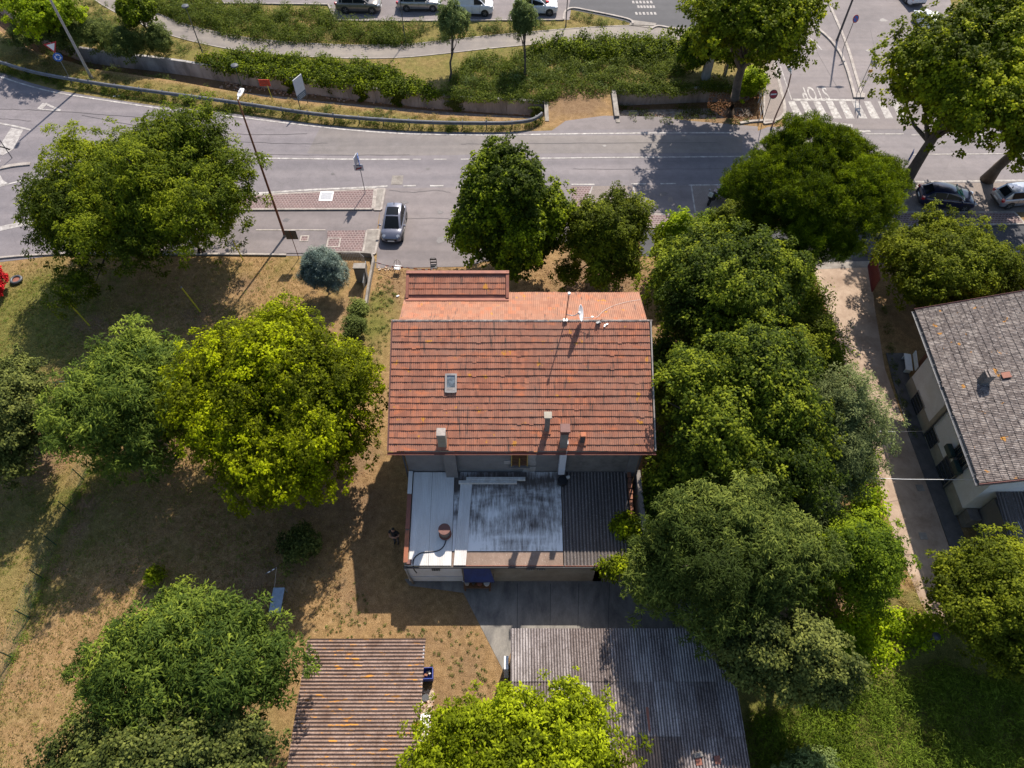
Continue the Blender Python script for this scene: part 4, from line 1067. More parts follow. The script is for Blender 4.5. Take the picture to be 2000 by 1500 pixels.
def mounds(name, label, cat, pts, step, r, h, style, per, z0=0.0, mat=None, size=None, asp=None, fill=1.0, up=None, seed_n=None):
    poly = [(p.x, p.y) for p in px(pts)]
    xs_ = [p[0] for p in poly]; ys_ = [p[1] for p in poly]
    ar = (max(xs_) - min(xs_)) * (max(ys_) - min(ys_)); n = int(ar / step ** 2)
    X = RNG.uniform(min(xs_), max(xs_), n); Y = RNG.uniform(min(ys_), max(ys_), n)
    k = in_poly(X, Y, poly) & (RNG.random(n) < fill); X = X[k]; Y = Y[k]; K = len(X)
    st = STY[style]; rr = r * RNG.uniform(.5, 1.35, K) ; hh = h * RNG.uniform(.45, 1.3, K) * (rr / r) ** .6
    cnt = np.maximum(12, per * (rr / r) ** 2).astype(int); idx = np.repeat(np.arange(K), cnt); m_ = len(idx)
    e = RNG.normal(size=(m_, 3)); e[:, 2] = abs(e[:, 2]); e /= np.linalg.norm(e, axis=1, keepdims=True)
    q = RNG.uniform(.55, 1.12, m_)
    C_ = np.stack([X[idx] + e[:, 0] * rr[idx] * q, Y[idx] + e[:, 1] * rr[idx] * q, z0 + .03 + e[:, 2] * hh[idx] * q], 1)
    N_ = e * .7 + RNG.normal(size=(m_, 3)) * .5; N_[:, 2] += .5 if up is None else up
    T = e + RNG.normal(size=(m_, 3)) * .5
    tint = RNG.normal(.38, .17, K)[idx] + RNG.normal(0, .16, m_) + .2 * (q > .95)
    o = leaf_mesh(name, C_, N_, (size or st['s']) * RNG.uniform(.6, 1.35, m_), asp or st['asp'], tint, mat or st['mat'], curl=.25, T=T)
    return tag(o, label, cat, kind='stuff')

mounds('ground_cover', 'dense low shrubs between the parked cars and the path', 'ground cover', [(330, 20), (640, 20), (662, 46), (780, 48), (840, 88), (700, 90), (560, 85), (450, 76), (370, 50), (300, 22)], .50, .62, .95, 'bank', 90, size=.17, asp=.4)
mounds('ground_cover', 'dense shrubs beside the path at the top left', 'ground cover', [(240, -25), (400, -20), (430, 8), (520, 20), (420, 60), (360, 44), (290, 16)], .52, .6, .95, 'bank', 90, size=.17, asp=.4)
mounds('ground_cover', 'tall grass between path and car park in front of the white van', 'grass', [(790, 46), (1090, 44), (1100, 58), (1000, 66), (880, 80), (840, 86)], .55, .4, .6, 'weed', 50, size=.24, asp=.16)
mounds('ground_cover', 'small grassed corner beside the lamp at the access road', 'grass', [(1112, 24), (1150, 30), (1222, 46), (1190, 52), (1112, 46)], .5, .35, .4, 'weed', 50, size=.2, asp=.16)
mounds('ground_cover', 'leafy growth spilling over the top of the ditch wall', 'ground cover', [(470, 108), (640, 116), (760, 136), (850, 176), (850, 196), (700, 178), (500, 152), (400, 136), (380, 112)], .42, .58, .85, 'linden', 85, size=.17)
mounds('ground_cover', 'bushy verge above the ditch, left of the culvert', 'ground cover', [(880, 150), (930, 112), (1080, 90), (1320, 84), (1345, 130), (1320, 178), (1200, 184), (1060, 200), (860, 190)], .46, .58, .65, 'bank', 75, size=.17)
mounds('ground_cover', 'dark shrub belt along the near side of the path', 'ground cover', [(1040, 92), (1150, 82), (1300, 76), (1330, 100), (1300, 122), (1120, 116), (1040, 108)], .48, .66, 1.15, 'linden', 90)
mounds('ground_cover', 'bright herb patch around the foot of the young trees', 'ground cover', [(900, 120), (1040, 108), (1200, 124), (1180, 172), (900, 178)], .8, .5, .4, 'ivy', 50, size=.14, mat='leaf_street')
mounds('ground_cover', 'brushwood on the bank below the small trees', 'ground cover', [(0, 60), (60, 92), (170, 130), (330, 152), (330, 142), (250, 130), (150, 112), (70, 80), (0, 44)], .7, .55, .8, 'weed', 70, z0=-.8)
mounds('ground_cover', 'scrub on the slope between ditch and path at the top left', 'ground cover', [(60, 40), (160, 88), (330, 106), (400, 120), (360, 96), (280, 62), (170, 20), (60, -20)], .85, .6, .9, 'weed', 80)
mounds('ground_cover', 'grassy slope between ditch and path at the top left', 'grass', [(160, 84), (330, 104), (470, 128), (440, 100), (340, 70), (270, 36), (200, 0), (120, 10)], .7, .4, .35, 'weed', 46, size=.2, asp=.16)
mounds('ground_cover', 'weeds at the foot of the guardrail', 'weeds', [(0, 128), (100, 152), (200, 170), (455, 206), (700, 238), (830, 247), (1000, 248), (1060, 236), (1064, 246), (1000, 257), (820, 257), (640, 243), (455, 220), (200, 187), (60, 159), (0, 143)], .27, .30, .50, 'bank', 40, size=.14, asp=.26)
mounds('ground_cover', 'weeds growing on the ditch bottom', 'weeds', [(180, 116), (330, 144), (520, 172), (500, 186), (330, 156), (180, 134)], .9, .5, .7, 'weed', 70, z0=DITCH_Z)
for pts_, lab, st_ in (([(636, 152), (660, 155), (662, 164), (640, 162)], 'ivy strands hanging down the concrete ditch wall', 'linden'), ([(692, 163), (716, 166), (716, 174), (694, 171)], 'thick ivy hanging down the wall behind the white board', 'linden'),
    ([(866, 180), (908, 183), (908, 194), (868, 192)], 'green growth down the ditch wall beside the first young tree', 'weed'), ([(1036, 194), (1062, 196), (1062, 214), (1036, 212)], 'growth at the end of the ditch beside the culvert', 'weed'),
    ([(556, 148), (572, 150), (572, 158), (556, 156)], 'creeper strand on the ditch wall near the red board', 'linden'), ([(760, 172), (790, 176), (790, 184), (760, 180)], 'creeper patch at mid length of the ditch wall', 'linden')):
    p_ = px(pts_); cx_ = sum(q.x for q in p_) / 4; cy_ = sum(q.y for q in p_) / 4 - .25
    nn = 900; sx_ = (max(q.x for q in p_) - min(q.x for q in p_)) / 2
    zz_ = RNG.uniform(0, 1, nn); xx_ = cx_ + sx_ * RNG.normal(0, .5, nn) * (.4 + .6 * zz_) + .25 * np.sin(zz_ * 9 + cx_)
    P_ = np.stack([xx_, cy_ - RNG.uniform(0, .22, nn), DITCH_Z + zz_ ** .7 * -DITCH_Z], 1)
    N_ = RNG.normal(size=(nn, 3)) * .5 + np.array([0, -.8, .5])
    tag(leaf_mesh('hanging_ivy', P_, N_, .15 * RNG.uniform(.6, 1.3, nn), .7, RNG.normal(.35, .2, nn), STY[st_]['mat'], curl=.2), lab, 'ivy', kind='stuff')
mounds('dry_grass', 'dry golden grass behind the guardrail', 'dry grass', [(0, 96), (60, 106), (180, 140), (330, 164), (520, 193), (700, 212), (850, 227), (1055, 236), (1050, 240), (830, 241), (600, 223), (300, 182), (100, 148), (0, 124)], .42, .34, .16, 'weed', 26, mat='leaf_dry', size=.16, asp=.14)
mounds('verge_weeds', 'green weed clumps dotted through the dry verge grass', 'weeds', [(0, 70), (60, 100), (180, 138), (330, 164), (520, 193), (700, 212), (850, 227), (1055, 236), (1050, 240), (830, 241), (600, 223), (300, 182), (100, 148), (0, 124)], 1.1, .36, .26, 'weed', 55, size=.13)
mounds('verge_weeds', 'greenery among the debris at the plane tree foot', 'weeds', [(1220, 225), (1330, 232), (1490, 236), (1490, 246), (1345, 238), (1210, 238)], .8, .4, .3, 'weed', 50, size=.14)
mass('fallen_leaves', 'brown fallen leaves under the plane tree by the ditch', 'leaves', [(1390, 150), (1480, 170), (1490, 235), (1430, 238), (1380, 210)], 1600, .08, 'weed', mat='dead_leaf', size=.16, asp=.6)
mass('fallen_leaves', 'leaves and litter lying in the ditch right of the culvert', 'leaves', [(1215, 200), (1480, 190), (1480, 225), (1215, 235)], 1200, .08, 'weed', z0=DITCH_Z, mat='dead_leaf', size=.16, asp=.6)
mass('fallen_leaves', 'leaves lying on the earth behind the house', 'leaves', [(740, 528), (900, 524), (1260, 520), (1262, 572), (1000, 570), (990, 536), (790, 536), (780, 600), (740, 620)], 1800, .04, 'weed', mat='dead_leaf', size=.09, asp=.6)
mounds('meadow', 'tall soft green grass filling the bottom right corner', 'grass', [(1470, 1405), (1560, 1375), (1640, 1335), (1700, 1320), (1780, 1330), (1850, 1300), (1920, 1330), (2040, 1320), (2060, 1560), (1470, 1560)], .34, .60, .62, 'weed', 70, mat='leaf_meadow', size=.22, asp=.12)
mounds('meadow', 'rougher darker weeds standing in the meadow grass', 'weeds', [(1640, 1350), (1960, 1340), (2040, 1420), (2040, 1540), (1600, 1520), (1560, 1420)], .95, .6, .75, 'weed', 90, mat='leaf_bank', size=.16, asp=.25)
mounds('meadow', 'shrubby clumps along the shed side of the meadow', 'weeds', [(1480, 1400), (1600, 1370), (1700, 1360), (1640, 1440), (1560, 1540), (1480, 1540)], 1.1, .6, .8, 'hedge', 110)
mounds('vine', 'yellow-green vine covering the fence between drive and meadow', 'vine', [(1640, 1190), (1700, 1185), (1760, 1205), (1828, 1215), (1826, 1258), (1790, 1270), (1760, 1305), (1700, 1316), (1640, 1330), (1610, 1320), (1600, 1230)], .38, .45, 1.6, 'ivy', 80, size=.15)
mounds('undergrowth', 'dark undergrowth below the clump of trees right of the house', 'undergrowth', [(1290, 610), (1560, 560), (1590, 560), (1640, 700), (1680, 880), (1700, 1010), (1640, 1200), (1460, 1170), (1270, 1120), (1266, 900)], .60, .8, 1.7, 'hedge', 90, size=.18)
mounds('driveway_hedge', 'clipped green hedge along the left side of the gravel drive', 'hedge', [(1560, 520), (1582, 520), (1600, 600), (1628, 700), (1632, 730), (1606, 735), (1585, 640), (1565, 560)], .36, .42, 1.7, 'hedge', 110)
mounds('driveway_hedge', 'sunlit yellow-green hedge along the lower end of the drive', 'hedge', [(1676, 880), (1690, 900), (1722, 1040), (1745, 1110), (1722, 1150), (1690, 1080), (1660, 930)], .38, .42, 1.5, 'ivy', 100)
mounds('lawn_weeds', 'small weed tufts on the dry yard behind the house', 'weeds', [(840, 1250), (985, 1330), (1000, 1500), (840, 1500), (830, 1380)], .42, .11, .07, 'weed', 16, size=.075, asp=.4)
mounds('lawn_weeds', 'weed tufts on the earth strip left of the house', 'weeds', [(735, 540), (780, 560), (750, 700), (740, 900), (690, 720), (720, 600)], .38, .16, .11, 'weed', 24, size=.09, asp=.35)
mounds('lawn_weeds', 'weed tufts between yard and left shed', 'weeds', [(600, 1200), (690, 1130), (760, 1230), (930, 1220), (960, 1300), (840, 1250), (620, 1245)], .42, .11, .07, 'weed', 16, size=.075, asp=.4)
mass('lawn_grass', 'short mown grass tufts over the big dry lawn', 'grass', [(0, 520), (120, 505), (560, 505), (640, 640), (700, 900), (660, 1180), (560, 1260), (200, 1500), (-30, 1560), (-200, 1000), (-60, 560)], 46000, .07, 'weed', mat='leaf_dry', size=.15, asp=.14, blades=True, holes=.25)
mass('lawn_grass', 'greener grass tufts scattered in the lawn', 'grass', [(0, 560), (200, 505), (560, 640), (560, 1250), (200, 1500), (-30, 1560), (-200, 1000)], 30000, .07, 'weed', mat='leaf_grass', size=.15, asp=.14, blades=True, holes=.5)

mass('leaf_litter', 'scattered leaf litter on the shaded lawn below the yellow-green tree', 'leaves', [(360, 980), (640, 960), (740, 900), (720, 1180), (420, 1180)], 2600, .03, 'weed', mat='dead_leaf', size=.08, asp=.6)
mounds('lawn_tufts', 'taller grass tufts standing in the dry lawn', 'grass', [(0, 520), (120, 505), (560, 505), (640, 640), (560, 1260), (200, 1500), (-30, 1560), (-200, 1000), (-60, 560)], .75, .16, .08, 'weed', 18, mat='leaf_grass', size=.10, asp=.15)
mounds('fence_growth', 'unmown grass along the foot of the wire fence', 'grass', [(205, 858), (160, 932), (132, 996), (104, 1062), (76, 1128), (50, 1204), (18, 1282), (-20, 1372), (-6, 1380), (34, 1288), (66, 1210), (94, 1132), (120, 1068), (146, 1002), (172, 940), (218, 866)], .30, .22, .2, 'weed', 30, mat='leaf_grass', size=.12, asp=.14)

mounds('ditch_edge_brush', 'brush overhanging the top of the ditch wall right of the culvert', 'undergrowth', [(1200, 172), (1400, 164), (1495, 160), (1495, 186), (1400, 182), (1206, 190)], .40, .5, .55, 'bank', 80)
mounds('ditch_edge_brush', 'brush overhanging the ditch wall left of the culvert', 'undergrowth', [(850, 176), (960, 182), (1062, 188), (1062, 206), (960, 200), (850, 192)], .42, .5, .45, 'bank', 70)
mounds('ditch_bottom_weeds', 'weeds and scrub on the bottom of the ditch by the culvert', 'weeds', [(1210, 185), (1480, 178), (1480, 222), (1214, 230)], 1.0, .5, .5, 'bank', 60, z0=DITCH_Z)
mounds('drive_verge', 'weedy verge between gravel drive and the paved strip of the white house', 'weeds', [(1722, 600), (1738, 600), (1752, 720), (1775, 800), (1800, 880), (1792, 882), (1760, 800), (1735, 710)], .35, .22, .14, 'weed', 34, size=.1, asp=.3)
mounds('drive_verge', 'dry grassy patch at the lower end of the drive', 'grass', [(1742, 1100), (1775, 1090), (1812, 1200), (1760, 1200)], .35, .25, .12, 'weed', 30, mat='leaf_dry', size=.12, asp=.2)
rgs = random.Random(9)
mb = MB()
for k in range(900):
    u = rgs.uniform(430, 1056); v0 = np.interp(u, [430, 620, 850, 1056], [152, 172, 192, 206]); p = at(u, rgs.uniform(v0, v0 + 22), DITCH_Z); s_ = rgs.uniform(.05, .17)
    mb.box((p.x, p.y, DITCH_Z + .04 + s_ * .2), (s_, s_ * rgs.uniform(.6, 1.1), s_ * .6), rz=rgs.uniform(0, 3))
tag(mb.build('ditch_stones', 'rubble'), 'pale stones and rubbish strewn along the ditch bottom', 'stones', kind='stuff')
# ------------------------------------------------------------ the red-tiled house
HX0, HX1 = -6.22, 7.17            # roof edges
WX0, WX1 = -5.55, 6.62            # walls
EY, EZ, RY, RZ = 17.5, 6.8, 23.54, 9.5
slope = math.atan2(RZ - EZ, RY - EY)
N_FRONT = Vector((0, -math.sin(slope), math.cos(slope)))
house = thing('tiled_house', 'two-storey house with a weathered red clay tile roof and grey plaster wall', 'house', (0, 18.1, 0))
def hb(mb, name, mat, **k): return mb.build(name, mat, house, world=True, **k)
mb = MB()
# walls (gable sides)
mb.add([(WX0, 18.06, 0), (WX1, 18.06, 0), (WX1, 18.06, 6.95), (WX0, 18.06, 6.95)], [(0, 1, 2, 3)])
BY, BZ = 26.0, 8.55
for x, fl in ((WX0, True), (WX1, False)):
    f = [(x, 18.06, 0), (x, 18.06, 6.95), (x, RY, RZ - .15), (x, BY, BZ - .15), (x, BY, 0)]
    mb.add(f if not fl else f, [(0, 1, 2, 3, 4)] if fl else [(4, 3, 2, 1, 0)])
mb.add([(WX0, BY, 0), (WX1, BY, 0), (WX1, BY, BZ - .15), (WX0, BY, BZ - .15)], [(3, 2, 1, 0)])
hb(mb, 'wall', 'plaster')
mb = MB(); mb.box((4.6, 18.045, 3.5), (3.9, .02, 7.0)); hb(mb, 'wall_panel', 'plaster_rough')
mb = MB(); mb.box((6.35, 18.0, 3.2), (.5, .12, 6.5)); hb(mb, 'corner_pilaster', 'plaster')
mb = MB()
pt = [(.82, 4.2), (1.25, 4.25), (1.28, 4.5), (1.22, 4.9), (1.3, 5.5), (.82, 5.6)]
mb.add([(x, 18.035, z) for x, z in pt] + [(.55, 18.035, 3.5), (1.22, 18.035, 3.5), (1.28, 18.035, 4.1), (.7, 18.035, 4.15)], [(0, 1, 2, 3, 4, 5), (6, 7, 8, 9)])
hb(mb, 'plaster_patch', 'patch'); mb = MB(); mb.box((-.25, 18.04, 4.6), (.34, .02, .35)); hb(mb, 'plaster_patch', 'patch')
# chimney breast and duct on the rear wall
mb = MB(); mb.box((-3.2, 17.88, 3.25), (.62, .34, 6.9)); hb(mb, 'chimney_breast', 'plaster')
mb = MB(); mb.box((2.62, 17.86, 5.5), (.34, .34, 3.3)); mb.box((2.62, 17.86, 4.45), (.37, .37, .04)); hb(mb, 'duct', 'board_white', bevel=.01)
# roof deck, soffit and boards
def slab_roof(y0, z0, y1, z1, x0, x1, th):
    n = Vector((0, -(z1 - z0), (y1 - y0))).normalized() * th
    if n.z < 0: n = -n
    a = [(x0, y0, z0), (x1, y0, z0), (x1, y1, z1), (x0, y1, z1)]
    b = [(p[0], p[1] - n.y, p[2] - n.z) for p in a]
    m_ = MB(); m_.add(a + b, [(0, 1, 2, 3), (7, 6, 5, 4), (0, 4, 5, 1), (1, 5, 6, 2), (2, 6, 7, 3), (3, 7, 4, 0)]); return m_
deck = slab_roof(EY + .04, EZ - .07, RY, RZ - .07, HX0 + .03, HX1 - .03, .14)
roof = hb(deck, 'roof', 'concrete')
rear = slab_roof(RY + .02, RZ - .12, 26.35, 8.46, -5.82, 6.98, .14); hb(rear, 'roof', 'concrete')

def tile_shape(w, L, th=.035, tilt=.035, ribs=True):
    """one interlocking clay tile: two ribs, raised lower edge; x across, y up the slope, z out of it"""
    prof = [(0, .020), (.14, .022), (.22, 0), (.42, 0), (.50, .020), (.64, .022), (.72, 0), (.97, 0), (1.0, .012)] if ribs else [(0, .0), (.2, .03), (.4, .04), (.6, .02), (.8, 0), (1, .012)]
    vs_ = []
    for y, up in ((0, tilt), (L, 0.0)):
        for a, h in prof: vs_.append((a * w, y, h + up))
    n = len(prof)
    for a, h in prof: vs_.append((a * w, 0.004, h + tilt - th))
    fs_ = [(i, i + 1, n + i + 1, n + i) for i in range(n - 1)] + [(2 * n + i, 2 * n + i + 1, i + 1, i) for i in range(n - 1)]
    fs_.append((0, n, 2 * n)); fs_.append((n - 1, 3 * n - 1, 2 * n - 1))
    return vs_, fs_

def lay_tiles(parent, mat, origin, across, up, nx, ny, w, L, n_single, rot_seed=1, skip=None, order='bottom', overlap=.055, tilt=.046, part='tile'):
    """origin = lower left corner on the deck, across / up = unit vectors. The first n_single tiles are objects of their own, the rest one mesh"""
    nrm = across.cross(up).normalized()
    vs_, fs_ = tile_shape(w, L + overlap, tilt=tilt)
    base = Matrix((across, up, nrm)).transposed().to_4x4()
    me = bpy.data.meshes.new(part)
    me.from_pydata([tuple(base @ Vector(p)) for p in vs_], [], fs_); me.materials.append(M[mat]); me.update()
    rng = random.Random(rot_seed)
    rest = MB(); cnt = 0
    vb = [base @ Vector(p) for p in vs_]
    Lc = parent.location
    for j in range(ny):
        sag = .012 * math.sin(j * 1.7)
        for i in range(nx):
            if skip and skip(i, j): continue
            wob = .016 * math.sin(i * .17 + j * 1.3) + .014 * math.sin(i * .06 + j * 2.1) + (rng.random() < .02) * -.05
            p = origin + across * (i * w) + up * (j * L + wob + rng.uniform(-.006, .006)) + nrm * (rng.uniform(0, .012) + sag * .4 + .012)
            if cnt < n_single:
                o = bpy.data.objects.new(part, me); COL.objects.link(o); o.parent = parent
                o.location = p - Lc; o.rotation_euler = (rng.uniform(-.012, .012), rng.uniform(-.01, .01), rng.uniform(-.008, .008))
            else:
                rest.add([p + q for q in vb], fs_)
            cnt += 1
    if rest.v:
        rest.build('tile_courses', mat, parent, world=True, kind='stuff')

across = Vector((1, 0, 0)); upv = Vector((0, math.cos(slope), math.sin(slope)))
slen = math.hypot(RY - EY, RZ - EZ)
sk = on_plane(881, 749, (0, EY, EZ), N_FRONT)
def in_skylight(i, j):
    x = HX0 + .1 + (i + .5) * .2057; y = (EY - .02) + (j + .5) * (slen / 19) * math.cos(slope)
    return abs(x - sk.x) < .26 and abs(y - sk.y) < .40
lay_tiles(house, 'tile', Vector((HX0 + .1, EY - .03, EZ - .015)), across, upv, 64, 19, .2057, slen / 19, 300, 3, skip=in_skylight)
sl2 = math.atan2(RZ - .05 - 8.5, 26.4 - RY)
len2 = math.hypot(26.4 - RY, RZ - .05 - 8.5)
lay_tiles(house, 'tile_back', Vector((6.96, 26.42, 8.50)), Vector((-1, 0, 0)), Vector((0, -math.cos(sl2), math.sin(sl2))), 62, 9, .2062, len2 / 9 * .985, 0, 5, tilt=.02)
# ridge: capping tiles, butted
mb = MB()
for k in range(31):
    x0 = HX0 + k * (HX1 - HX0) / 31; x1 = x0 + (HX1 - HX0) / 31 + .03
    rows = []
    for x, s_ in ((x0, 1.0), (x1, .9)):
        rows.append([(x, RY + .05 + math.cos(a) * .075 * s_, RZ + .01 + math.sin(a) * .055 * s_ + .01) for a in np.linspace(math.pi, 0, 7)])
    mb.grid(rows)
hb(mb, 'ridge_cap', 'tile_grey')
# verge boards, gutter
for x in (HX0 + .05, HX1 - .04):
    mb = MB()
    mb.grid([[(x - .035, EY - .02, EZ + .04), (x + .035, EY - .02, EZ + .04)], [(x - .035, RY, RZ + .05), (x + .035, RY, RZ + .05)]])
    for dx in (-.035, .035):
        mb.grid([[(x + dx, EY - .02, EZ - .2), (x + dx, EY - .02, EZ + .05)], [(x + dx, RY, RZ - .2), (x + dx, RY, RZ + .06)]])
    hb(mb, 'verge_board', 'brown' if x < 0 else 'kerb')
mb = MB()
for xs0 in range(9):
    a = HX0 + xs0 * (HX1 - HX0) / 9; b = HX0 + (xs0 + 1) * (HX1 - HX0) / 9
    rows = [[(x, EY - .12 + math.cos(t) * .075, EZ - .08 + math.sin(t) * .075) for t in np.linspace(math.pi, 2 * math.pi, 6)] for x in (a + .006, b - .006)]
    mb.grid(rows); mb.box(((a + b) / 2, EY - .198, EZ - .074), (b - a - .012, .014, .03))
hb(mb, 'gutter', 'rust')
mb = MB(); mb.tube([(WX0 - .08, 17.95, EZ - .2), (WX0 - .08, 17.95, .1)], .05, 8); mb.tube([(WX1 + .06, 17.95, EZ - .2), (WX1 + .06, 17.95, .1)], .05, 8); hb(mb, 'downpipe', 'steel_dark')
# window with slatted shutter and ochre rail
wf = MB(); wf.box((.39, 18.03, 5.3), (.86, .10, 1.9)); wfo = hb(wf, 'window', 'wood')
for k in range(9):
    mb = MB(); mb.box((.39 - .2, 17.955, 4.5 + k * .17), (.34, .05, .11), mat=Matrix.Rotation(.4, 4, 'X')); mb.box((.39 + .2, 17.955, 4.5 + k * .17), (.34, .05, .11), mat=Matrix.Rotation(.4, 4, 'X'))
    mb.build('slat', 'wood', wfo, world=False).location = (-house.location.x, 0, 0) if False else (0, -18.1, 0)
mb = MB(); mb.box((.39, 17.94, 4.75), (.06, .05, .9)); mb.box((-.02, 17.95, 5.2), (.05, .06, 1.7)); mb.box((.8, 17.95, 5.2), (.05, .06, 1.7)); hb(mb, 'window_rail', 'wood_rail')
mb = MB(); mb.box((.39, 17.96, 4.26), (1.1, .22, .07)); hb(mb, 'sill', 'concrete', bevel=.01)
# skylight
mb = MB(); q = Matrix.Rotation(slope, 4, 'X'); c = sk + N_FRONT * .08
for dx, dy, sx, sy in ((-.25, 0, .09, .96), (.25, 0, .09, .96), (0, .44, .42, .10), (0, -.44, .42, .12)):
    mb.box(c + q.to_3x3() @ Vector((dx, dy, 0)), (sx, sy, .16), mat=q)
sko = hb(mb, 'skylight', 'patch')
mb = MB(); mb.box(c + N_FRONT * .01, (.42, .8, .06), mat=q); mb.build('pane', 'sky_glass', sko).location = (0, -18.1, 0)
mb = MB(); mb.box(c + q.to_3x3() @ Vector((0, -.30, .05)), (.42, .14, .03), mat=q); mb.build('flap', 'kerb', sko).location = (0, -18.1, 0)
# chimneys
def roof_z(y): return EZ + (y - EY) * math.tan(slope)
def chimney(u, v, w, d, h, cap, capw, mat, capmat, label, cap_t=.08, lean=0):
    b = on_plane(u, v, (0, EY, EZ), N_FRONT)
    mb = MB(); mb.box((b.x, b.y, b.z + h / 2 - .2), (w, d, h + .4)); o = hb(mb, 'chimney', mat, label=label)
    m2 = MB()
    if cap == 'slab': m2.box((b.x, b.y, b.z + h + cap_t / 2), (capw, capw, cap_t))
    if cap == 'hood':
        z = b.z + h; m2.box((b.x, b.y, z + .05), (w + .06, d + .06, .05))
        for sx in (-1, 1):
            for sy in (-1, 1): m2.box((b.x + sx * (w / 2 - .02), b.y + sy * (d / 2 - .02), z + .14), (.06, .06, .16))
        m2.box((b.x, b.y, z + .28), (capw, capw, .12))
    m2.build('cap', capmat, o, bevel=.012).location = (0, -18.1, 0)
    # lead collar where the stack leaves the tiles
    m3 = MB(); m3.box((b.x, b.y - .02, b.z + .06), (w + .16, d + .2, .10), mat=Matrix.Rotation(slope, 4, 'X')); m3.build('collar', 'terracotta', o).location = (0, -18.1, 0)
    return b
chimney(865, 868, .42, .36, 1.15, 'slab', .44, 'plaster_beige', 'kerb', 'plastered chimney at the left end of the eaves')
chimney(1068, 840, .24, .24, 1.35, 'slab', .38, 'plaster_rough', 'plaster_base', 'slim chimney with a pale square lichen-stained cap')
b3 = chimney(1100, 870, .36, .36, 1.35, 'hood', .48, 'plaster_rough', 'brown', 'thick chimney with a red-brown square hood above the white duct')
chimney(1137, 862, .24, .24, .62, 'slab', .26, 'steel_dark', 'terracotta', 'short dark chimney stub, the rightmost')
# porch roof that falls back towards the main roof
py0, pz0, py1, pz1, pxa, pxb = 25.78, 8.86, 26.98, 9.42, -5.72, -.16
ps = math.atan2(pz1 - pz0, py1 - py0)
m_ = slab_roof(py0, pz0, py1 + .1, pz1 + .03, pxa, pxb, .12); dorm = hb(m_, 'porch_roof', 'rust')
lay = thing  # (tiles go under the house as parts of the porch roof)
vs_, fs_ = tile_shape(.2, .40)
base = Matrix((Vector((1, 0, 0)), Vector((0, math.cos(ps), math.sin(ps))), Vector((0, -math.sin(ps), math.cos(ps))))).transposed().to_4x4()
tme = bpy.data.meshes.new('tile'); tme.from_pydata([tuple(base @ Vector(p)) for p in vs_], [], fs_); tme.materials.append(M['tile']); tme.update()
for j in range(3):
    for i in range(26):
        o = bpy.data.objects.new('tile', tme); COL.objects.link(o); o.parent = dorm
        o.location = (pxa + .16 + i * .2, py0 + .12 + j * .33 * math.cos(ps) + random.uniform(-.006, .006) - 18.1, pz0 + .07 + j * .33 * math.sin(ps) + random.uniform(0, .01))
mb = MB()
for x in (pxa + .07, pxb - .09): mb.box((x, (py0 + py1) / 2, (pz0 + pz1) / 2 + .06), (.16, (py1 - py0) / math.cos(ps) + .16, .07), mat=Matrix.Rotation(ps, 4, 'X'))
mb.box(((pxa + pxb) / 2, py1 + .03, pz1 + .08), (pxb - pxa, .2, .07))
mb.box(((pxa + pxb) / 2, py0 - .09, pz0 - .03), (pxb - pxa, .36, .05), mat=Matrix.Rotation(-.25, 4, 'X'))
mb.build('flashing', 'rust', dorm).location = (0, -18.1, 0)
mb = MB(); mb.box(((pxa + pxb) / 2, 26.55, 8.05), (pxb - pxa - .3, .8, 1.3)); hb(mb, 'porch_wall', 'plaster')

# aerial, dish, knocked-over fitting on the ridge
ant = thing('satellite_mast', 'rusty mast with a white dish and a ball-topped pole on the roof ridge', 'antenna', (at(1104, 632, RZ).x, RY, RZ + .08))
mb = MB(); mb.tube([(0, 0, -.1), (.03, 0, 1.0), (.06, .02, 2.0)], .028, 8); mb.build('mast', 'rust', ant, smooth=True)
mb = MB(); mb.disc((0.065, .02, 2.06), .075, (0, 0, 1), 10, .12); mb.build('ball_cap', 'white', ant, bevel=.03)
mb = MB(); mb.tube([(.02, 0, .5), (.30, -.02, .44), (.48, -.02, .45), (.62, 0, .62)], .022, 8); mb.build('arm', 'steel', ant, smooth=True)
mb = MB(); mb.box((.0, 0, .04), (.22, .14, .08)); mb.box((.66, 0, .62), (.10, .08, .12)); mb.build('bracket', 'steel', ant)
nrm_d = Vector((.93, -.18, .30)).normalized(); qd = nrm_d.to_track_quat('Z', 'Y'); rows = []
for rr, zz in ((0.02, -.085), (.15, -.07), (.29, -.035), (.40, .0), (.43, .012)):
    rows.append([Vector((.76, 0, .62)) + qd @ Vector((math.cos(t) * rr, math.sin(t) * rr * 1.02, zz)) for t in np.linspace(0, 2 * math.pi, 28)[:-1]])
rows2 = [[p - nrm_d * .012 for p in r] for r in reversed(rows)]
mb = MB(); mb.grid(rows + rows2, closed=True); mb.build('dish', 'white', ant, smooth=True)
mb = MB(); mb.tube([(.78, -.02, .26), (1.1, -.06, .32), (1.32, -.08, .38)], .014, 6); mb.box((1.34, -.08, .40), (.10, .06, .07)); mb.build('feed_arm', 'steel', ant)
cable = thing('aerial_cable', 'thin pale cable running from the dish over the far roof slope', 'cable', (0, 0, 0))
nb_ = Vector((0, math.sin(sl2), math.cos(sl2)))
cp = [Vector((ant.location.x + 1.34, RY - .06, RZ + .45)), *[on_plane(u, v, (0, 26.4, 8.56), nb_) + Vector((0, 0, .03)) for u, v in ((1166, 620), (1180, 607), (1200, 597), (1225, 590), (1250, 586))]]
mb = MB(); mb.tube(smooth_line(cp, 4), .010, 5); tag(mb.build('aerial_cable', 'wood_light'), 'thin pale cable running from the dish over the far roof slope', 'cable')
bpy.data.objects.remove(cable)
fx = on_plane(1168, 634, (0, EY, EZ), N_FRONT)
fallen = thing('broken_fitting', 'small dark broken fitting lying on the ridge right of the dish', 'roof fitting', fx + Vector((0, 0, .06)))
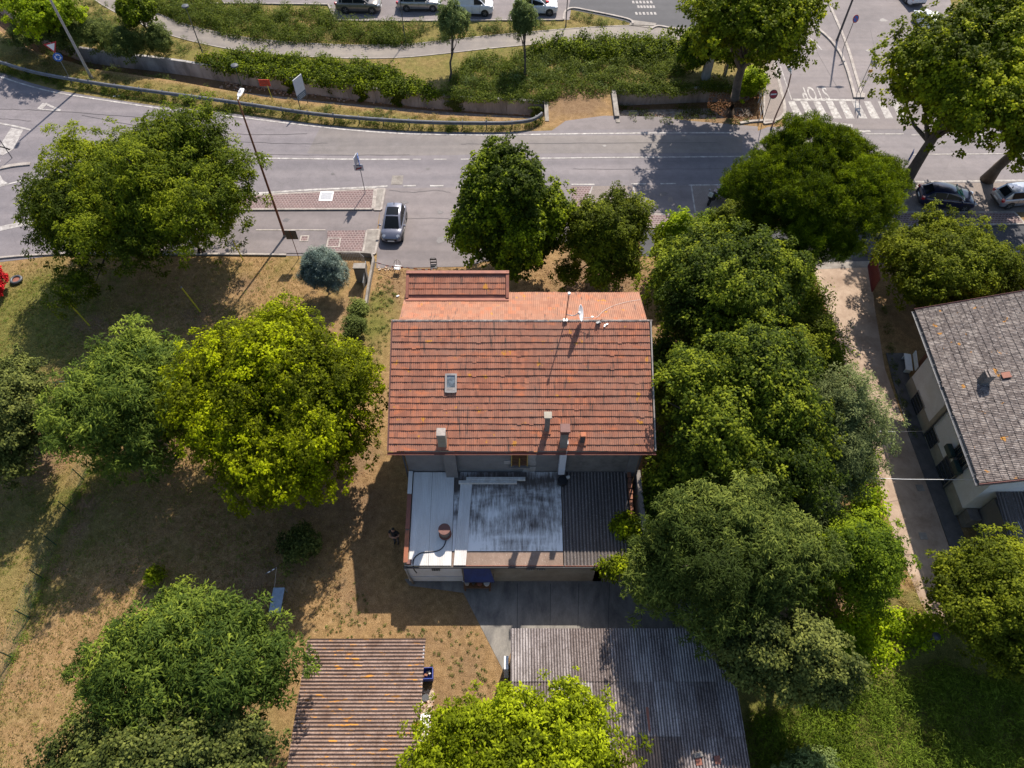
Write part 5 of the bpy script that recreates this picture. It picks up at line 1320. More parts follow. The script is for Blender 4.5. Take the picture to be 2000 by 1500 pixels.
mb = MB(); mb.box((0, 0, .08), (.24, .12, .12), rz=.4); mb.build('body', 'steel_dark', fallen)
mb = MB(); mb.tube([(.05, 0, .1), (.16, .03, .36)], .018, 6); mb.build('rod', 'rust', fallen)
fx = on_plane(1184, 636, (0, EY, EZ), N_FRONT)
mb = MB(); mb.box(fx + Vector((0, 0, .09)), (.20, .06, .04), rz=.5); mb.box(fx + Vector((-.1, -.08, .08)), (.06, .14, .03), rz=-.3)
tag(mb.build('mortar_scrap', 'white'), 'white scraps lying on the top tile course near the ridge', 'scrap')

# ------------------------------------------------------------ lean-to behind the house
shed = thing('lean_to', 'single-storey lean-to with white sheet, whitewashed and corrugated roof bays', 'outbuilding', (0, 15.6, 0))
def sb(mb, name, mat, **k): return mb.build(name, mat, shed, world=True, **k)
LY0, LZ0, LY1, LZ1 = 13.14, 2.55, 18.02, 3.52
ls = math.atan2(LZ1 - LZ0, LY1 - LY0)
def lz(y): return LZ0 + (y - LY0) * math.tan(ls)
NL = Vector((0, -math.sin(ls), math.cos(ls)))
def lp(u, v, off=0.0): return on_plane(u, v, (0, LY0, LZ0 + off), NL)
mb = MB(); mb.box((-.35, 13.34, 1.2), (10.3, .2, 2.45)); mb.box((5.3, 13.34, 1.2), (1.9, .2, 2.45)); sb(mb, 'wall', 'plaster_beige')
mb = MB(); mb.box((-4.07, 13.225, 1.65), (2.9, .03, 1.55)); mb.box((-4.07, 13.22, .48), (2.9, .04, .66)); sb(mb, 'white_wall', 'plaster_white')
mb = MB(); mb.box((6.2, 15.6, 1.5), (.2, 4.7, 3.0)); sb(mb, 'side_wall', 'plaster_beige'); mb = MB(); mb.box((-5.42, 15.6, 1.35), (.24, 4.7, 2.7)); sb(mb, 'side_wall', 'plaster_beige')
# white metal sheets with fine ribs
def ribbed(x0, x1, y0, y1, pitch, amp, off, skew=0.0, zoff=lambda y: 0):
    n = max(4, int((x1 - x0) / pitch * 4)); rows = []
    for y in (y0, (y0 + y1) / 2, y1):
        rows.append([(x0 + (x1 - x0) * i / n + skew * (y - y0), y, lz(y) + off + zoff(y) + amp * math.sin(2 * math.pi * i * (x1 - x0) / n / pitch)) for i in range(n + 1)])
    m2 = MB(); m2.grid(rows)
    m2.grid([[(p[0], p[1], p[2] - .02) for p in rows[0]], rows[0]])
    return m2
for x0, x1 in ((-5.28, -4.28), (-4.27, -3.10)):
    sb(ribbed(x0, x1, LY0 + .02, LY1 - .03, .09, .006, .05), 'roof_sheet', 'white_sheet')
sb(ribbed(-2.98, -2.36, LY0 + .02, LY1 - .55, .09, .005, .085, skew=.055), 'roof_sheet', 'white_sheet')
# middle bay: whitewashed deck made of long boards' worth of felt, with bare front edge
mb = MB()
x0, x1 = -3.08, 2.62
mb.grid([[(x0, y, lz(y) + .008 * math.sin(y * 3 + x0)) for y in np.linspace(LY0 + .75, LY1, 8)], [(x1, y, lz(y) + .004) for y in np.linspace(LY0 + .75, LY1, 8)]][::-1])
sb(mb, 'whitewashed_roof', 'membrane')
mb = MB(); mb.box(((x0 + x1) / 2, LY0 + .36, lz(LY0 + .36) - .03), (x1 - x0, .76, .07), mat=Matrix.Rotation(ls, 4, 'X')); sb(mb, 'roof_edge', 'membrane2')
# right bay: corrugated fibre cement
k = 0
for i in range(4):
    xa = 2.66 + i * .9
    for ya, yb, o_ in ((LY0 + .0, LY0 + 2.5, .03), (LY0 + 2.42, LY1 - .02, .055)):
        if i == 3: xb = xa + .78
        else: xb = xa + .93
        n = 28; rows = []
        for y in (ya, yb): rows.append([(xa + (xb - xa) * t / n, y, lz(y) + o_ + .026 * math.sin(2 * math.pi * (xa + (xb - xa) * t / n) / .177)) for t in range(n + 1)])
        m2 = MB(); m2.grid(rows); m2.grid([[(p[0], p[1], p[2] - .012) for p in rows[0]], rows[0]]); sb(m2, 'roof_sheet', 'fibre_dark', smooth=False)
# front gutter, edge trims, side parapets with tiles on top
mb = MB(); mb.box((.35, LY0 - .05, LZ0 - .05), (11.8, .10, .09)); sb(mb, 'gutter', 'black', bevel=.02)
mb = MB(); mb.box((.0, LY0 + .01, LZ0 + .045), (5.3, .03, .025)); mb.box((4.5, LY0 - .0, LZ0 + .03), (3.6, .03, .03)); sb(mb, 'edge_trim', 'rust')
for ya, yb, mt in ((13.25, 14.9, 'terracotta'), (14.92, 16.75, 'rust'), (16.77, 18.0, 'white_sheet')):
    ym = (ya + yb) / 2; mb = MB(); mb.box((-5.43, ym, lz(ym) + .17), (.22, yb - ya, .06), mat=Matrix.Rotation(ls, 4, 'X')); sb(mb, 'coping', mt)
mb = MB(); mb.box((-5.43, 15.6, lz(15.6) - .02), (.2, 4.7, .32), mat=Matrix.Rotation(ls, 4, 'X')); sb(mb, 'parapet', 'plaster_beige')
mb = MB()
for kk in range(14):
    y = 13.9 + kk * .3; mb.box((6.3 + random.uniform(-.03, .03), y, lz(y) + .12 + random.uniform(0, .04)), (.2 + random.uniform(-.05, .03), .26, .16), rz=random.uniform(-.1, .1))
sb(mb, 'parapet', 'brick')
mb = MB(); mb.box((6.75, 16.0, 1.9), (.22, 4.0, 3.8)); sb(mb, 'boundary_wall', 'plaster_rough')
# little openings in the rear wall
for xa, w_, h_ in ((-3.95, .42, .34), (.95, .42, .22), (1.5, .42, .22), (5.0, .42, .22)):
    mb = MB(); mb.box((xa, 13.20, 1.95 if w_ > .4 and h_ > .3 else 2.02), (w_, .06, h_)); wo = sb(mb, 'window', 'steel_dark')
    for s_ in (-1, 0, 1):
        m2 = MB(); m2.box((xa + s_ * w_ * .3, 13.16, 1.99), (.03, .02, h_ * .9)); m2.build('bar', 'sign_grey', wo).location = (0, -15.6, 0)
# corner pipe
mb = MB(); mb.tube([(-5.48, 13.1, 2.4), (-5.44, 13.12, 1.2), (-5.3, 13.1, .1)], .06, 8); sb(mb, 'downpipe', 'kerb', smooth=True)
mb = MB(); mb.box((-5.25, 13.3, lz(13.3) + .12), (.22, .24, .16)); sb(mb, 'junction_box', 'brown')
# round flue with a red-brown lid, and its hose
fl = lp(870, 1045)
flue = thing('roof_flue', 'short round metal flue with a red-brown lid on the white sheets', 'flue', fl)
mb = MB(); mb.tube([(0, 0, 0), (0, 0, .72)], .26, 22); mb.build('body', 'flue', flue, smooth=False)
mb = MB(); mb.tube([(0, 0, .72), (0, 0, .78)], .31, 24); mb.build('lid', 'brown', flue)
mb = MB(); mb.disc((0, 0, .14), .33, (0, 0, 1), 20, .05); mb.build('base_ring', 'rust', flue)
hp = [lp(873, 1046, .10), lp(869, 1062, .06), lp(862, 1072, .06), lp(850, 1077, .06), lp(830, 1079, .06), lp(820, 1081, .07), lp(811, 1088, .07), lp(807, 1096, .08)]
hp += [Vector((hp[-1].x + .02, 13.06, 2.45)), Vector((hp[-1].x + .12, 13.02, 1.9))]
mb = MB(); mb.tube(smooth_line(hp, 5), .030, 8); tag(mb.build('hose', 'black', smooth=True), 'black hose looping from the flue to the roof edge', 'hose')
# two long pale boards and a duct stump by the wall
for (ua, ub, v), lab in (((911, 1026, 936.5), 'long pale board lying against the house wall'), ((896, 1010, 943), 'long pale board lying in front of the other on the lean-to roof')):
    a = lp(ua, v, .10); b = lp(ub, v, .10); c = (a + b) / 2
    mb = MB(); mb.box((c.x, c.y, c.z + .06), ((b - a).length, .17, .16)); tag(mb.build('roof_board', 'wood_light', bevel=.01), lab, 'board')
p = lp(1098, 941, .05); mb = MB(); mb.tube([(p.x, p.y - .03, p.z), (p.x, p.y - .03, p.z + .25)], .26, 18); tag(mb.build('duct_collar', 'black', smooth=False), 'black collar under the foot of the white duct', 'collar')
p = lp(1109, 934, .05); mb = MB(); mb.box((p.x, p.y, p.z + .1), (.2, .12, .22), rz=.3); tag(mb.build('broken_brick', 'wood_light', bevel=.02), 'pale broken brick beside the foot of the duct', 'brick')
# blue awning and clutter under it
aw = thing('awning', 'dark blue tarpaulin awning sloping off the lean-to wall', 'awning', (-1.9, 13.22, 0))
x0, x1 = at(904, 1103, 2.3).x + 1.9, at(955, 1103, 2.3).x + 1.9
rows = []
for t in np.linspace(0, 1, 6):
    rows.append([(x0 + .02 + (x1 - x0 + .0) * s_ + t * .22 * s_ + t * .05, -.02 - t * .52, 2.34 - t * .80 - .05 * math.sin(math.pi * t) + .02 * math.sin(s_ * 14 + t * 3)) for s_ in np.linspace(0, 1, 12)])
mb = MB(); mb.grid(rows); mb.grid([[(p[0], p[1], p[2] - .12) for p in rows[-1]], rows[-1]]); mb.build('canvas', 'tarp_blue', aw, smooth=True)
mb = MB()
for xx in (x0 + .08, x1 + .2): mb.tube([(xx, -.52, 1.52), (xx, -.02, 1.25)], .02, 6)
mb.build('stay', 'steel_dark', aw)
bx = at(930, 1133)
bench = thing('work_bench', 'low wooden bench loaded with odds and ends below the blue awning', 'bench', (bx.x + .1, 12.92, 0))
mb = MB(); mb.box((0, 0, .55), (1.45, .5, .06)); mb.build('top', 'wood', bench, bevel=.01)
for sx in (-.66, .66):
    for sy in (-.2, .2): mb = MB(); mb.box((sx, sy, .26), (.06, .06, .52)); mb.build('leg', 'wood', bench)
for dx, w_, h_, mt, lab in ((-.55, .28, .35, 'kerb', 'pale can on the left end of the bench'), (-.2, .22, .26, 'steel_dark', 'dark box on the bench beside the pale can'), (.12, .3, .22, 'rust', 'rusty tin in the middle of the bench'), (.5, .34, .2, 'wood_light', 'beige bucket on the right end of the bench')):
    o = MB(); o.tube([(bx.x + .1 + dx, 12.9, .58), (bx.x + .1 + dx, 12.9, .58 + h_)], [w_ / 2 * .85, w_ / 2], 12 if mt != 'steel_dark' else 4); tag(o.build('bench_item', mt), lab, 'container')
mb = MB(); mb.box((at(911, 1136).x, at(911, 1136).y, .05), (.42, .05, .1)); tag(mb.build('white_batten', 'white'), 'white batten on the ground at the left end of the bench', 'batten')

# ------------------------------------------------------------ corrugated shed roofs at the bottom
def corrugated_shed(name, label, x0, x1, y0, y1, zf, zb, along, sheets, lines, mat, pitch=.135, amp=.026, tint=None, wallmat='plaster_beige', skew=0.0):
    """zf = level at y0, zb at y1; corrugation ridges run along 'x' or 'y'"""
    t = thing(name, label, 'shed', ((x0 + x1) / 2, (y0 + y1) / 2, 0))
    zz = (lambda y: zf + (zb - zf) * (y - y0) / (y1 - y0))
    mb = MB(); i = .18
    for c, d in ((((x0 + x1) / 2, y1 - i - .1, 1.15), (x1 - x0 - 2 * i, .2, 2.3)), (((x0 + x1) / 2, y0 + i + .1, 1.15), (x1 - x0 - 2 * i, .2, 2.3)),
                 ((x0 + i + .1, (y0 + y1) / 2, 1.15), (.2, y1 - y0 - 2 * i - .42, 2.3)), ((x1 - i - .1, (y0 + y1) / 2, 1.15), (.2, y1 - y0 - 2 * i - .42, 2.3))): mb.box(c, d)
    mb.build('wall', wallmat, t, world=True)
    na, nb = sheets
    for a in range(na):
        for b in range(nb):
            xa, xb = x0 + (x1 - x0) * a / na, x0 + (x1 - x0) * (a + 1) / na
            ya, yb = y0 + (y1 - y0) * b / nb, y0 + (y1 - y0) * (b + 1) / nb
            if along == 'y': ya -= .12; xb += .02
            else: xb += .10; yb += .02
            jz = random.uniform(0, .014) + (.012 if a % 2 else 0) + (0 if along == 'y' else (.016 if b % 2 else 0)); rot = random.uniform(-.004, .004)
            rows = []
            if along == 'y':
                n = max(8, int((xb - xa) / pitch * 8))
                for y in (ya, (ya + yb) / 2, yb): rows.append([(xa + (xb - xa) * s_ / n + rot * (y - ya), y, zz(y) + jz + (.036 * (1 - (y - ya) / (yb - ya))) + amp * math.sin(2 * math.pi * (xa + (xb - xa) * s_ / n) / pitch)) for s_ in range(n + 1)])
                m2 = MB(); m2.grid(rows); m2.grid([[(p[0], p[1], p[2] - .012) for p in rows[0]], rows[0]]); m2.grid([rows[-1], [(p[0], p[1], p[2] - .012) for p in rows[-1]]])
            else:
                n = max(8, int((yb - ya) / pitch * 8))
                for x in (xa, (xa + xb) / 2, xb): rows.append([(x, ya + (yb - ya) * s_ / n + rot * (x - xa), zz(ya + (yb - ya) * s_ / n) + jz + amp * math.sin(2 * math.pi * (ya + (yb - ya) * s_ / n) / pitch)) for s_ in range(n + 1)])
                rows = rows[::-1]
                m2 = MB(); m2.grid(rows); m2.grid([[(p[0], p[1], p[2] - .012) for p in rows[0]], rows[0]])
            mt = tint[(a, b)] if tint and (a, b) in tint else (random.choice(['fibre', 'fibre', 'fibre_dusky', 'fibre_pale']) if tint else mat)
            m2.build('roof_sheet', mt, t, world=True)
    return t, zz
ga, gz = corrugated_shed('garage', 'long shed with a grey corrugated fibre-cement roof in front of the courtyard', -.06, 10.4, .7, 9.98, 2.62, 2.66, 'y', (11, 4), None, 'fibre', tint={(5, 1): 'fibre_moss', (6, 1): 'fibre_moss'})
gb, gz2 = corrugated_shed('garage', 'shed with a rust-striped, orange-lichened corrugated roof at the bottom left', -9.9, -4.28, .7, 9.55, 2.5, 2.38, 'x', (2, 9), None, 'fibre_brown', pitch=.162, amp=.030)
mb = MB(); mb.box((-4.24, 5.4, 2.38), (.07, 7.6, .04)); mb.build('edge_trim', 'steel', gb, world=True)
mb = MB(); a = at(1248, 1395, 2.72); mb.box((a.x + .4, a.y - .2, gz(a.y) + .05), (.12, 1.0, .02)); mb.build('rust_strip', 'rust', ga, world=True)
for u, v in ((1365, 1486), (1402, 1484)):
    a = at(u, v, 2.75); mb = MB(); mb.box((a.x, a.y, gz(a.y) + .05), (.26, .34, .03), rz=.1); mb.build('patch', 'rust', ga, world=True)
a = at(1364, 1474, 2.75); mb = MB(); mb.box((a.x, a.y, gz(a.y) + .1), (.42, .22, .14), rz=.2); tag(mb.build('roof_weight', 'concrete', bevel=.05), 'grey stone weighing down the grey shed roof', 'stone')
a = at(989, 1300); 
pb = thing('meter_cabinet', 'narrow white cabinet standing at the corner of the grey-roofed shed', 'cabinet', (-.28, 8.6, 0))
mb = MB(); mb.box((0, 0, .9), (.22, .62, 1.8)); mb.build('body', 'white', pb, bevel=.01); mb = MB(); mb.box((0, -.32, .95), (.16, .02, 1.5)); mb.build('door', 'board_white', pb)
# rubble heap, crate, box beside the left shed
mb = MB(); rg = random.Random(4)
for k in range(260):
    u = rg.uniform(822, 846); v = rg.uniform(1345, 1470); p = at(u, v); s_ = rg.uniform(.04, .16)
    mb.box((p.x, p.y, s_ * .3 + .02), (s_ * rg.uniform(.8, 2.0), s_, s_ * .6), mat=Matrix.Rotation(rg.uniform(0, 3), 4, 'Z') @ Matrix.Rotation(rg.uniform(-.5, .5), 4, 'X'))
tag(mb.build('rubble', 'rubble'), 'pale rubble and plaster scraps along the shed wall', 'rubble', kind='stuff')
for (u, v, sx, sy, mt, lab) in ((829, 1400, .55, .3, 'white', 'largest white plaster slab on the rubble, near the crate end'), (828, 1414, .35, .7, 'white', 'upright white slab lying in the middle of the rubble'), (836, 1412, .22, .45, 'board_white', 'narrow white slab at the right side of the rubble'), (831, 1438, .22, .4, 'white', 'small white slab at the lower end of the rubble')):
    p = at(u, v, .1); mb = MB(); mb.box((p.x, p.y, .14), (sx, sy, .05), mat=Matrix.Rotation(rg.uniform(-.6, .6), 4, 'Z') @ Matrix.Rotation(.1, 4, 'X')); tag(mb.build('broken_slab', mt, bevel=.01), lab, 'slab', 'broken slabs on the rubble')
p = at(831, 1363, .1); mb = MB(); mb.tube([(p.x, p.y, .03), (p.x, p.y, .14)], [.22, .17], 14); tag(mb.build('black_tub', 'steel_dark'), 'dark round tub lying on the rubble', 'tub')
cr = at(832, 1322)
crate = thing('blue_crate', 'open blue crate with scraps in it at the shed corner', 'crate', (cr.x + .05, cr.y, 0), .05)
mb = MB()
for c, d in (((0, .26, .55), (.72, .03, .5)), ((0, -.26, .55), (.72, .03, .5)), ((.35, 0, .55), (.03, .5, .5)), ((-.35, 0, .55), (.03, .5, .5)), ((0, 0, .32), (.68, .5, .03))): mb.box(c, d)
mb.build('body', 'crate_blue', crate)
mb = MB()
for sx in (-.3, .3):
    for sy in (-.2, .2): mb.box((sx, sy, .15), (.05, .05, .3))
mb.build('leg', 'crate_blue', crate)
for k in range(5): mb = MB(); mb.box((rg.uniform(-.18, .2), rg.uniform(-.15, .15), .42 + .03 * k), (.16, .1, .08), rz=rg.uniform(0, 3)); mb.build('scrap', ['rubble', 'wood', 'rubble', 'brick', 'wood_light'][k], crate)
bx_ = at(819, 1450, .8); bxg = thing('cream_box', 'cream box with a red-brown side standing at the shed wall near the yellow-green tree', 'box', (bx_.x + .12, bx_.y, 0))
mb = MB(); mb.box((0, 0, .5), (.48, .55, .98)); mb.build('body', 'brown', bxg); mb = MB(); mb.box((0, 0, 1.02), (.52, .58, .05)); mb.build('lid', 'plaster_base', bxg, bevel=.01)

# ------------------------------------------------------------ grey-roofed house on the right
h2 = thing('grey_roofed_house', 'white house with a weathered grey tile roof cut off by the right edge', 'house', (25.3, 22, 0))
def gb_(mb, name, mat, **k): return mb.build(name, mat, h2, world=True, **k)
E2A, E2B = Vector((24.2, 28.1, 5.1)), Vector((23.8, 16.5, 5.1))
rs2 = R(19)
ad = (E2A - E2B).normalized(); out = Vector((ad.y, -ad.x, 0)); up2 = (out * math.cos(rs2) + Vector((0, 0, math.sin(rs2)))).normalized()
RL = 8.4; SLEN2 = (E2A - E2B).length
def rp(s_, t_, off=0.0): return E2B + ad * s_ + up2 * t_ + ad.cross(up2) * 0 + up2.cross(ad) * 0 + Vector((0, 0, off))
mb = MB()
a, b, c, d = rp(0, 0), rp(SLEN2, 0), rp(SLEN2, RL), rp(0, RL)
far1 = [p + out * 7.6 * 1 + Vector((0, 0, -2.6)) for p in (c, d)]
top = [p + Vector((0, 0, -.06)) for p in (a, b, c, d, far1[0], far1[1])]; bot = [p - Vector((0, 0, .18)) for p in top]
mb.add(top + bot, [(0, 3, 2, 1), (3, 5, 4, 2), (6, 7, 8, 9), (9, 8, 10, 11), (0, 1, 7, 6), (0, 6, 9, 3), (1, 2, 8, 7), (3, 9, 11, 5), (2, 4, 10, 8)])
gb_(mb, 'roof', 'concrete')
nrm2 = up2.cross(ad) 
if nrm2.z < 0: nrm2 = -nrm2
# tiles: across runs along the eaves (towards the camera), up the slope to the right
lay_tiles(h2, 'tile_grey', E2A + Vector((0, 0, -.02)) - ad * .05, -ad, up2, int(SLEN2 / .205), int(RL / .345), .205, .345, 300, 9, tilt=.03)
mb = MB()
for k in range(10):
    p0 = E2B + ad * (k * SLEN2 / 10) - out * .12; p1 = E2B + ad * ((k + 1) * SLEN2 / 10 - .012) - out * .12
    rows = [[p + out * (math.cos(t) * .09) + Vector((0, 0, math.sin(t) * .08 - .07)) for t in np.linspace(math.pi, 2 * math.pi, 6)] for p in (p1, p0)]
    mb.grid(rows)
    q0 = (p0 + p1) / 2; mb.box(q0 + Vector((0, 0, -.02)), (.22, .02, .012), rz=math.atan2(out.y, out.x))
gb_(mb, 'gutter', 'steel_dark')
mb = MB()
for s_ in (-.03, SLEN2 + .03):
    p0, p1 = rp(s_, -.06, .03), rp(s_, RL, .03); dd = (p1 - p0)
    mb.tube([p0, p1], .055, 4)
gb_(mb, 'verge_board', 'brown')
WX = 25.28; WY0, WY1 = 17.1, 26.1
mb = MB(); mb.box((WX + 3.9, (WY0 + WY1) / 2, 2.65), (7.8, WY1 - WY0, 5.3)); gb_(mb, 'wall', 'plaster_white')
mb = MB(); mb.box((WX + 3.9, (WY0 + WY1) / 2, .46), (7.84, WY1 - WY0 + .04, 1.0)); gb_(mb, 'base_course', 'plaster_base')
mb = MB(); mb.box((WX + 4.6, WY1 + .9, 2.4), (6.4, 1.76, 4.8)); gb_(mb, 'terrace_wall', 'brick')
mb = MB(); mb.box((WX - .03, 22.55, 2.7), (.12, .3, 5.2)); gb_(mb, 'pilaster', 'plaster_base')
mb = MB(); mb.tube([(WX - .1, 22.3, 5.0), (WX - .1, 22.3, .1)], .05, 8); mb.tube([(WX - .1, 18.75, 5.0), (WX - .1, 18.75, .1)], .05, 8); gb_(mb, 'downpipe', 'steel_dark')
# windows on the drive side
for y, zc_, w_, h_, kind in ((at(1786, 790, .45).y, .55, 1.15, .95, 'low'), (at(1819, 858, .55).y, .65, .95, .95, 'low'), (at(1833, 922, .6).y, .75, 1.25, 1.35, 'low'), (at(1880, 886, 2.8).y, 2.85, 1.15, 1.35, 'up')):
    mb = MB(); mb.box((WX - .005, y, zc_), (.06, w_ + .16, h_ + .16)); wo = gb_(mb, 'window', 'kerb')
    mb = MB(); mb.box((WX - .03, y, zc_), (.06, w_, h_)); mb.build('pane', 'glass', wo).location = (-25.3, -22, 0)
    if kind == 'up':
        for k in range(4): m2 = MB(); m2.box((WX - .09, y - w_ / 2 + (k + .5) * w_ / 4, zc_ - .2), (.03, .04, h_ * .7)); m2.build('bar', 'steel_dark', wo).location = (-25.3, -22, 0)
        mb = MB(); mb.box((WX - .1, y, zc_ - h_ / 2 - .1), (.25, w_ + .3, .06)); mb.build('sill', 'kerb', wo).location = (-25.3, -22, 0)
    else:
        for k in range(3): m2 = MB(); m2.box((WX - .07, y, zc_ - h_ / 2 + (k + .7) * h_ / 3.4), (.02, w_, .04)); m2.build('bar', 'steel_dark', wo).location = (-25.3, -22, 0)
for dy, nm in ((.52, 'upper'), (-.5, 'lower')):
    mb = MB(); yw = at(1880, 886, 2.8).y; mb.box((WX - .26, yw + dy * 1.05, 2.12), (.30, .80, .36)); mb.box((WX - .26, yw + dy * 1.05, 2.31), (.22, .7, .03)); gb_(mb, 'planter', 'shutter', bevel=.04)
# chimney and lone terracotta vent
c = on_plane(1920, 745, E2B, nrm2)
mb = MB(); mb.box((c.x, c.y, c.z + .25), (.45, .42, .9)); ch = gb_(mb, 'chimney', 'plaster_rough')
mb = MB(); mb.box((c.x + .05, c.y, c.z + .78), (.30, .5, .06)); mb.box((c.x - .2, c.y, c.z + .74), (.1, .5, .05)); mb.build('cap', 'tile_grey', ch).location = (-25.3, -22, 0)
c = on_plane(1963, 735, E2B, nrm2); mb = MB(); mb.box((c.x, c.y, c.z + .12), (.42, .36, .05), mat=Matrix.Rotation(-rs2, 4, 'Y')); gb_(mb, 'vent_tile', 'rust')
# lower rear annexe with corrugated roof
an = thing('annexe', 'low annexe with a dark corrugated roof in front of the grey-roofed house', 'outbuilding', (27, 15.6, 0))
mb = MB(); mb.box((28.2, 15.75, 1.2), (4.0, 2.5, 2.4)); mb.build('wall', 'plaster', an, world=True)
mb = MB(); mb.box((25.75, 16.7, .5), (.6, .7, 1.0)); mb.build('gate_wall', 'plaster_rough', an, world=True)
for i in range(6):
    xa = 25.9 + i * .9; rows = []; n = 24
    for y, z in ((13.6, 2.5), (17.05, 3.1)): rows.append([(xa + .91 * s_ / n, y, z + .03 * math.sin(2 * math.pi * (xa + .91 * s_ / n) / .2)) for s_ in range(n + 1)])
    m2 = MB(); m2.grid(rows); m2.build('roof_sheet', 'fibre_dark', an, world=True)
ty = thing('tyre', 'black tyre leaning on the wall at the corner of the annexe', 'tyre', (25.65, 15.05, 0))
rows = []
for a in np.linspace(0, 2 * math.pi, 25)[:-1]:
    cc = Vector((math.sin(.5) * .0, math.cos(a) * .42, .55 + math.sin(a) * .42)); rd = Vector((0, math.cos(a), math.sin(a)))
    rows.append([cc + rd * (.12 * math.cos(t)) + Vector((.1 * math.sin(t), 0, 0)) for t in np.linspace(0, 2 * math.pi, 9)[:-1]])
rows.append(rows[0]); mb = MB(); mb.grid(rows, closed=True); mb.build('rubber', 'rubber', ty, smooth=True)
mb = MB(); mb.disc((0, 0, .55), .3, (-1, 0, 0), 18, .05); mb.build('rim', 'alloy', ty)
# garden bench by the terrace
gbn = at(1768, 715); t = thing('garden_bench', 'white bench on the terrace corner of the grey-roofed house', 'bench', (gbn.x, gbn.y, 0), R(78))
mb = MB(); mb.box((0, 0, .45), (1.35, .42, .05)); mb.build('seat', 'white', t); mb = MB(); mb.box((0, -.34, .7), (1.35, .06, .4)); mb.build('backrest', 'white', t)
for sx in (-.55, .55): mb = MB(); mb.box((sx, 0, .21), (.06, .38, .42)); mb.build('leg', 'white', t)
# ------------------------------------------------------------ cars
def lerp(a, b, t): return a + (b - a) * t
def paint(name, c, metal=.3, rough=.28):
    m, nt, bs = new_mat(name); p = pos(nt)
    n = noise(nt, 3, 4, .6, p)
    nt.links.new(ramp(nt, n, [(.3, tuple(x * .86 for x in c)), (.7, c)]), bs.inputs['Base Color'])
    bs.inputs['Metallic'].default_value = metal; bs.inputs['Roughness'].default_value = rough
    bs.inputs['Coat Weight'].default_value = .7; bs.inputs['Coat Roughness'].default_value = .06
    return m

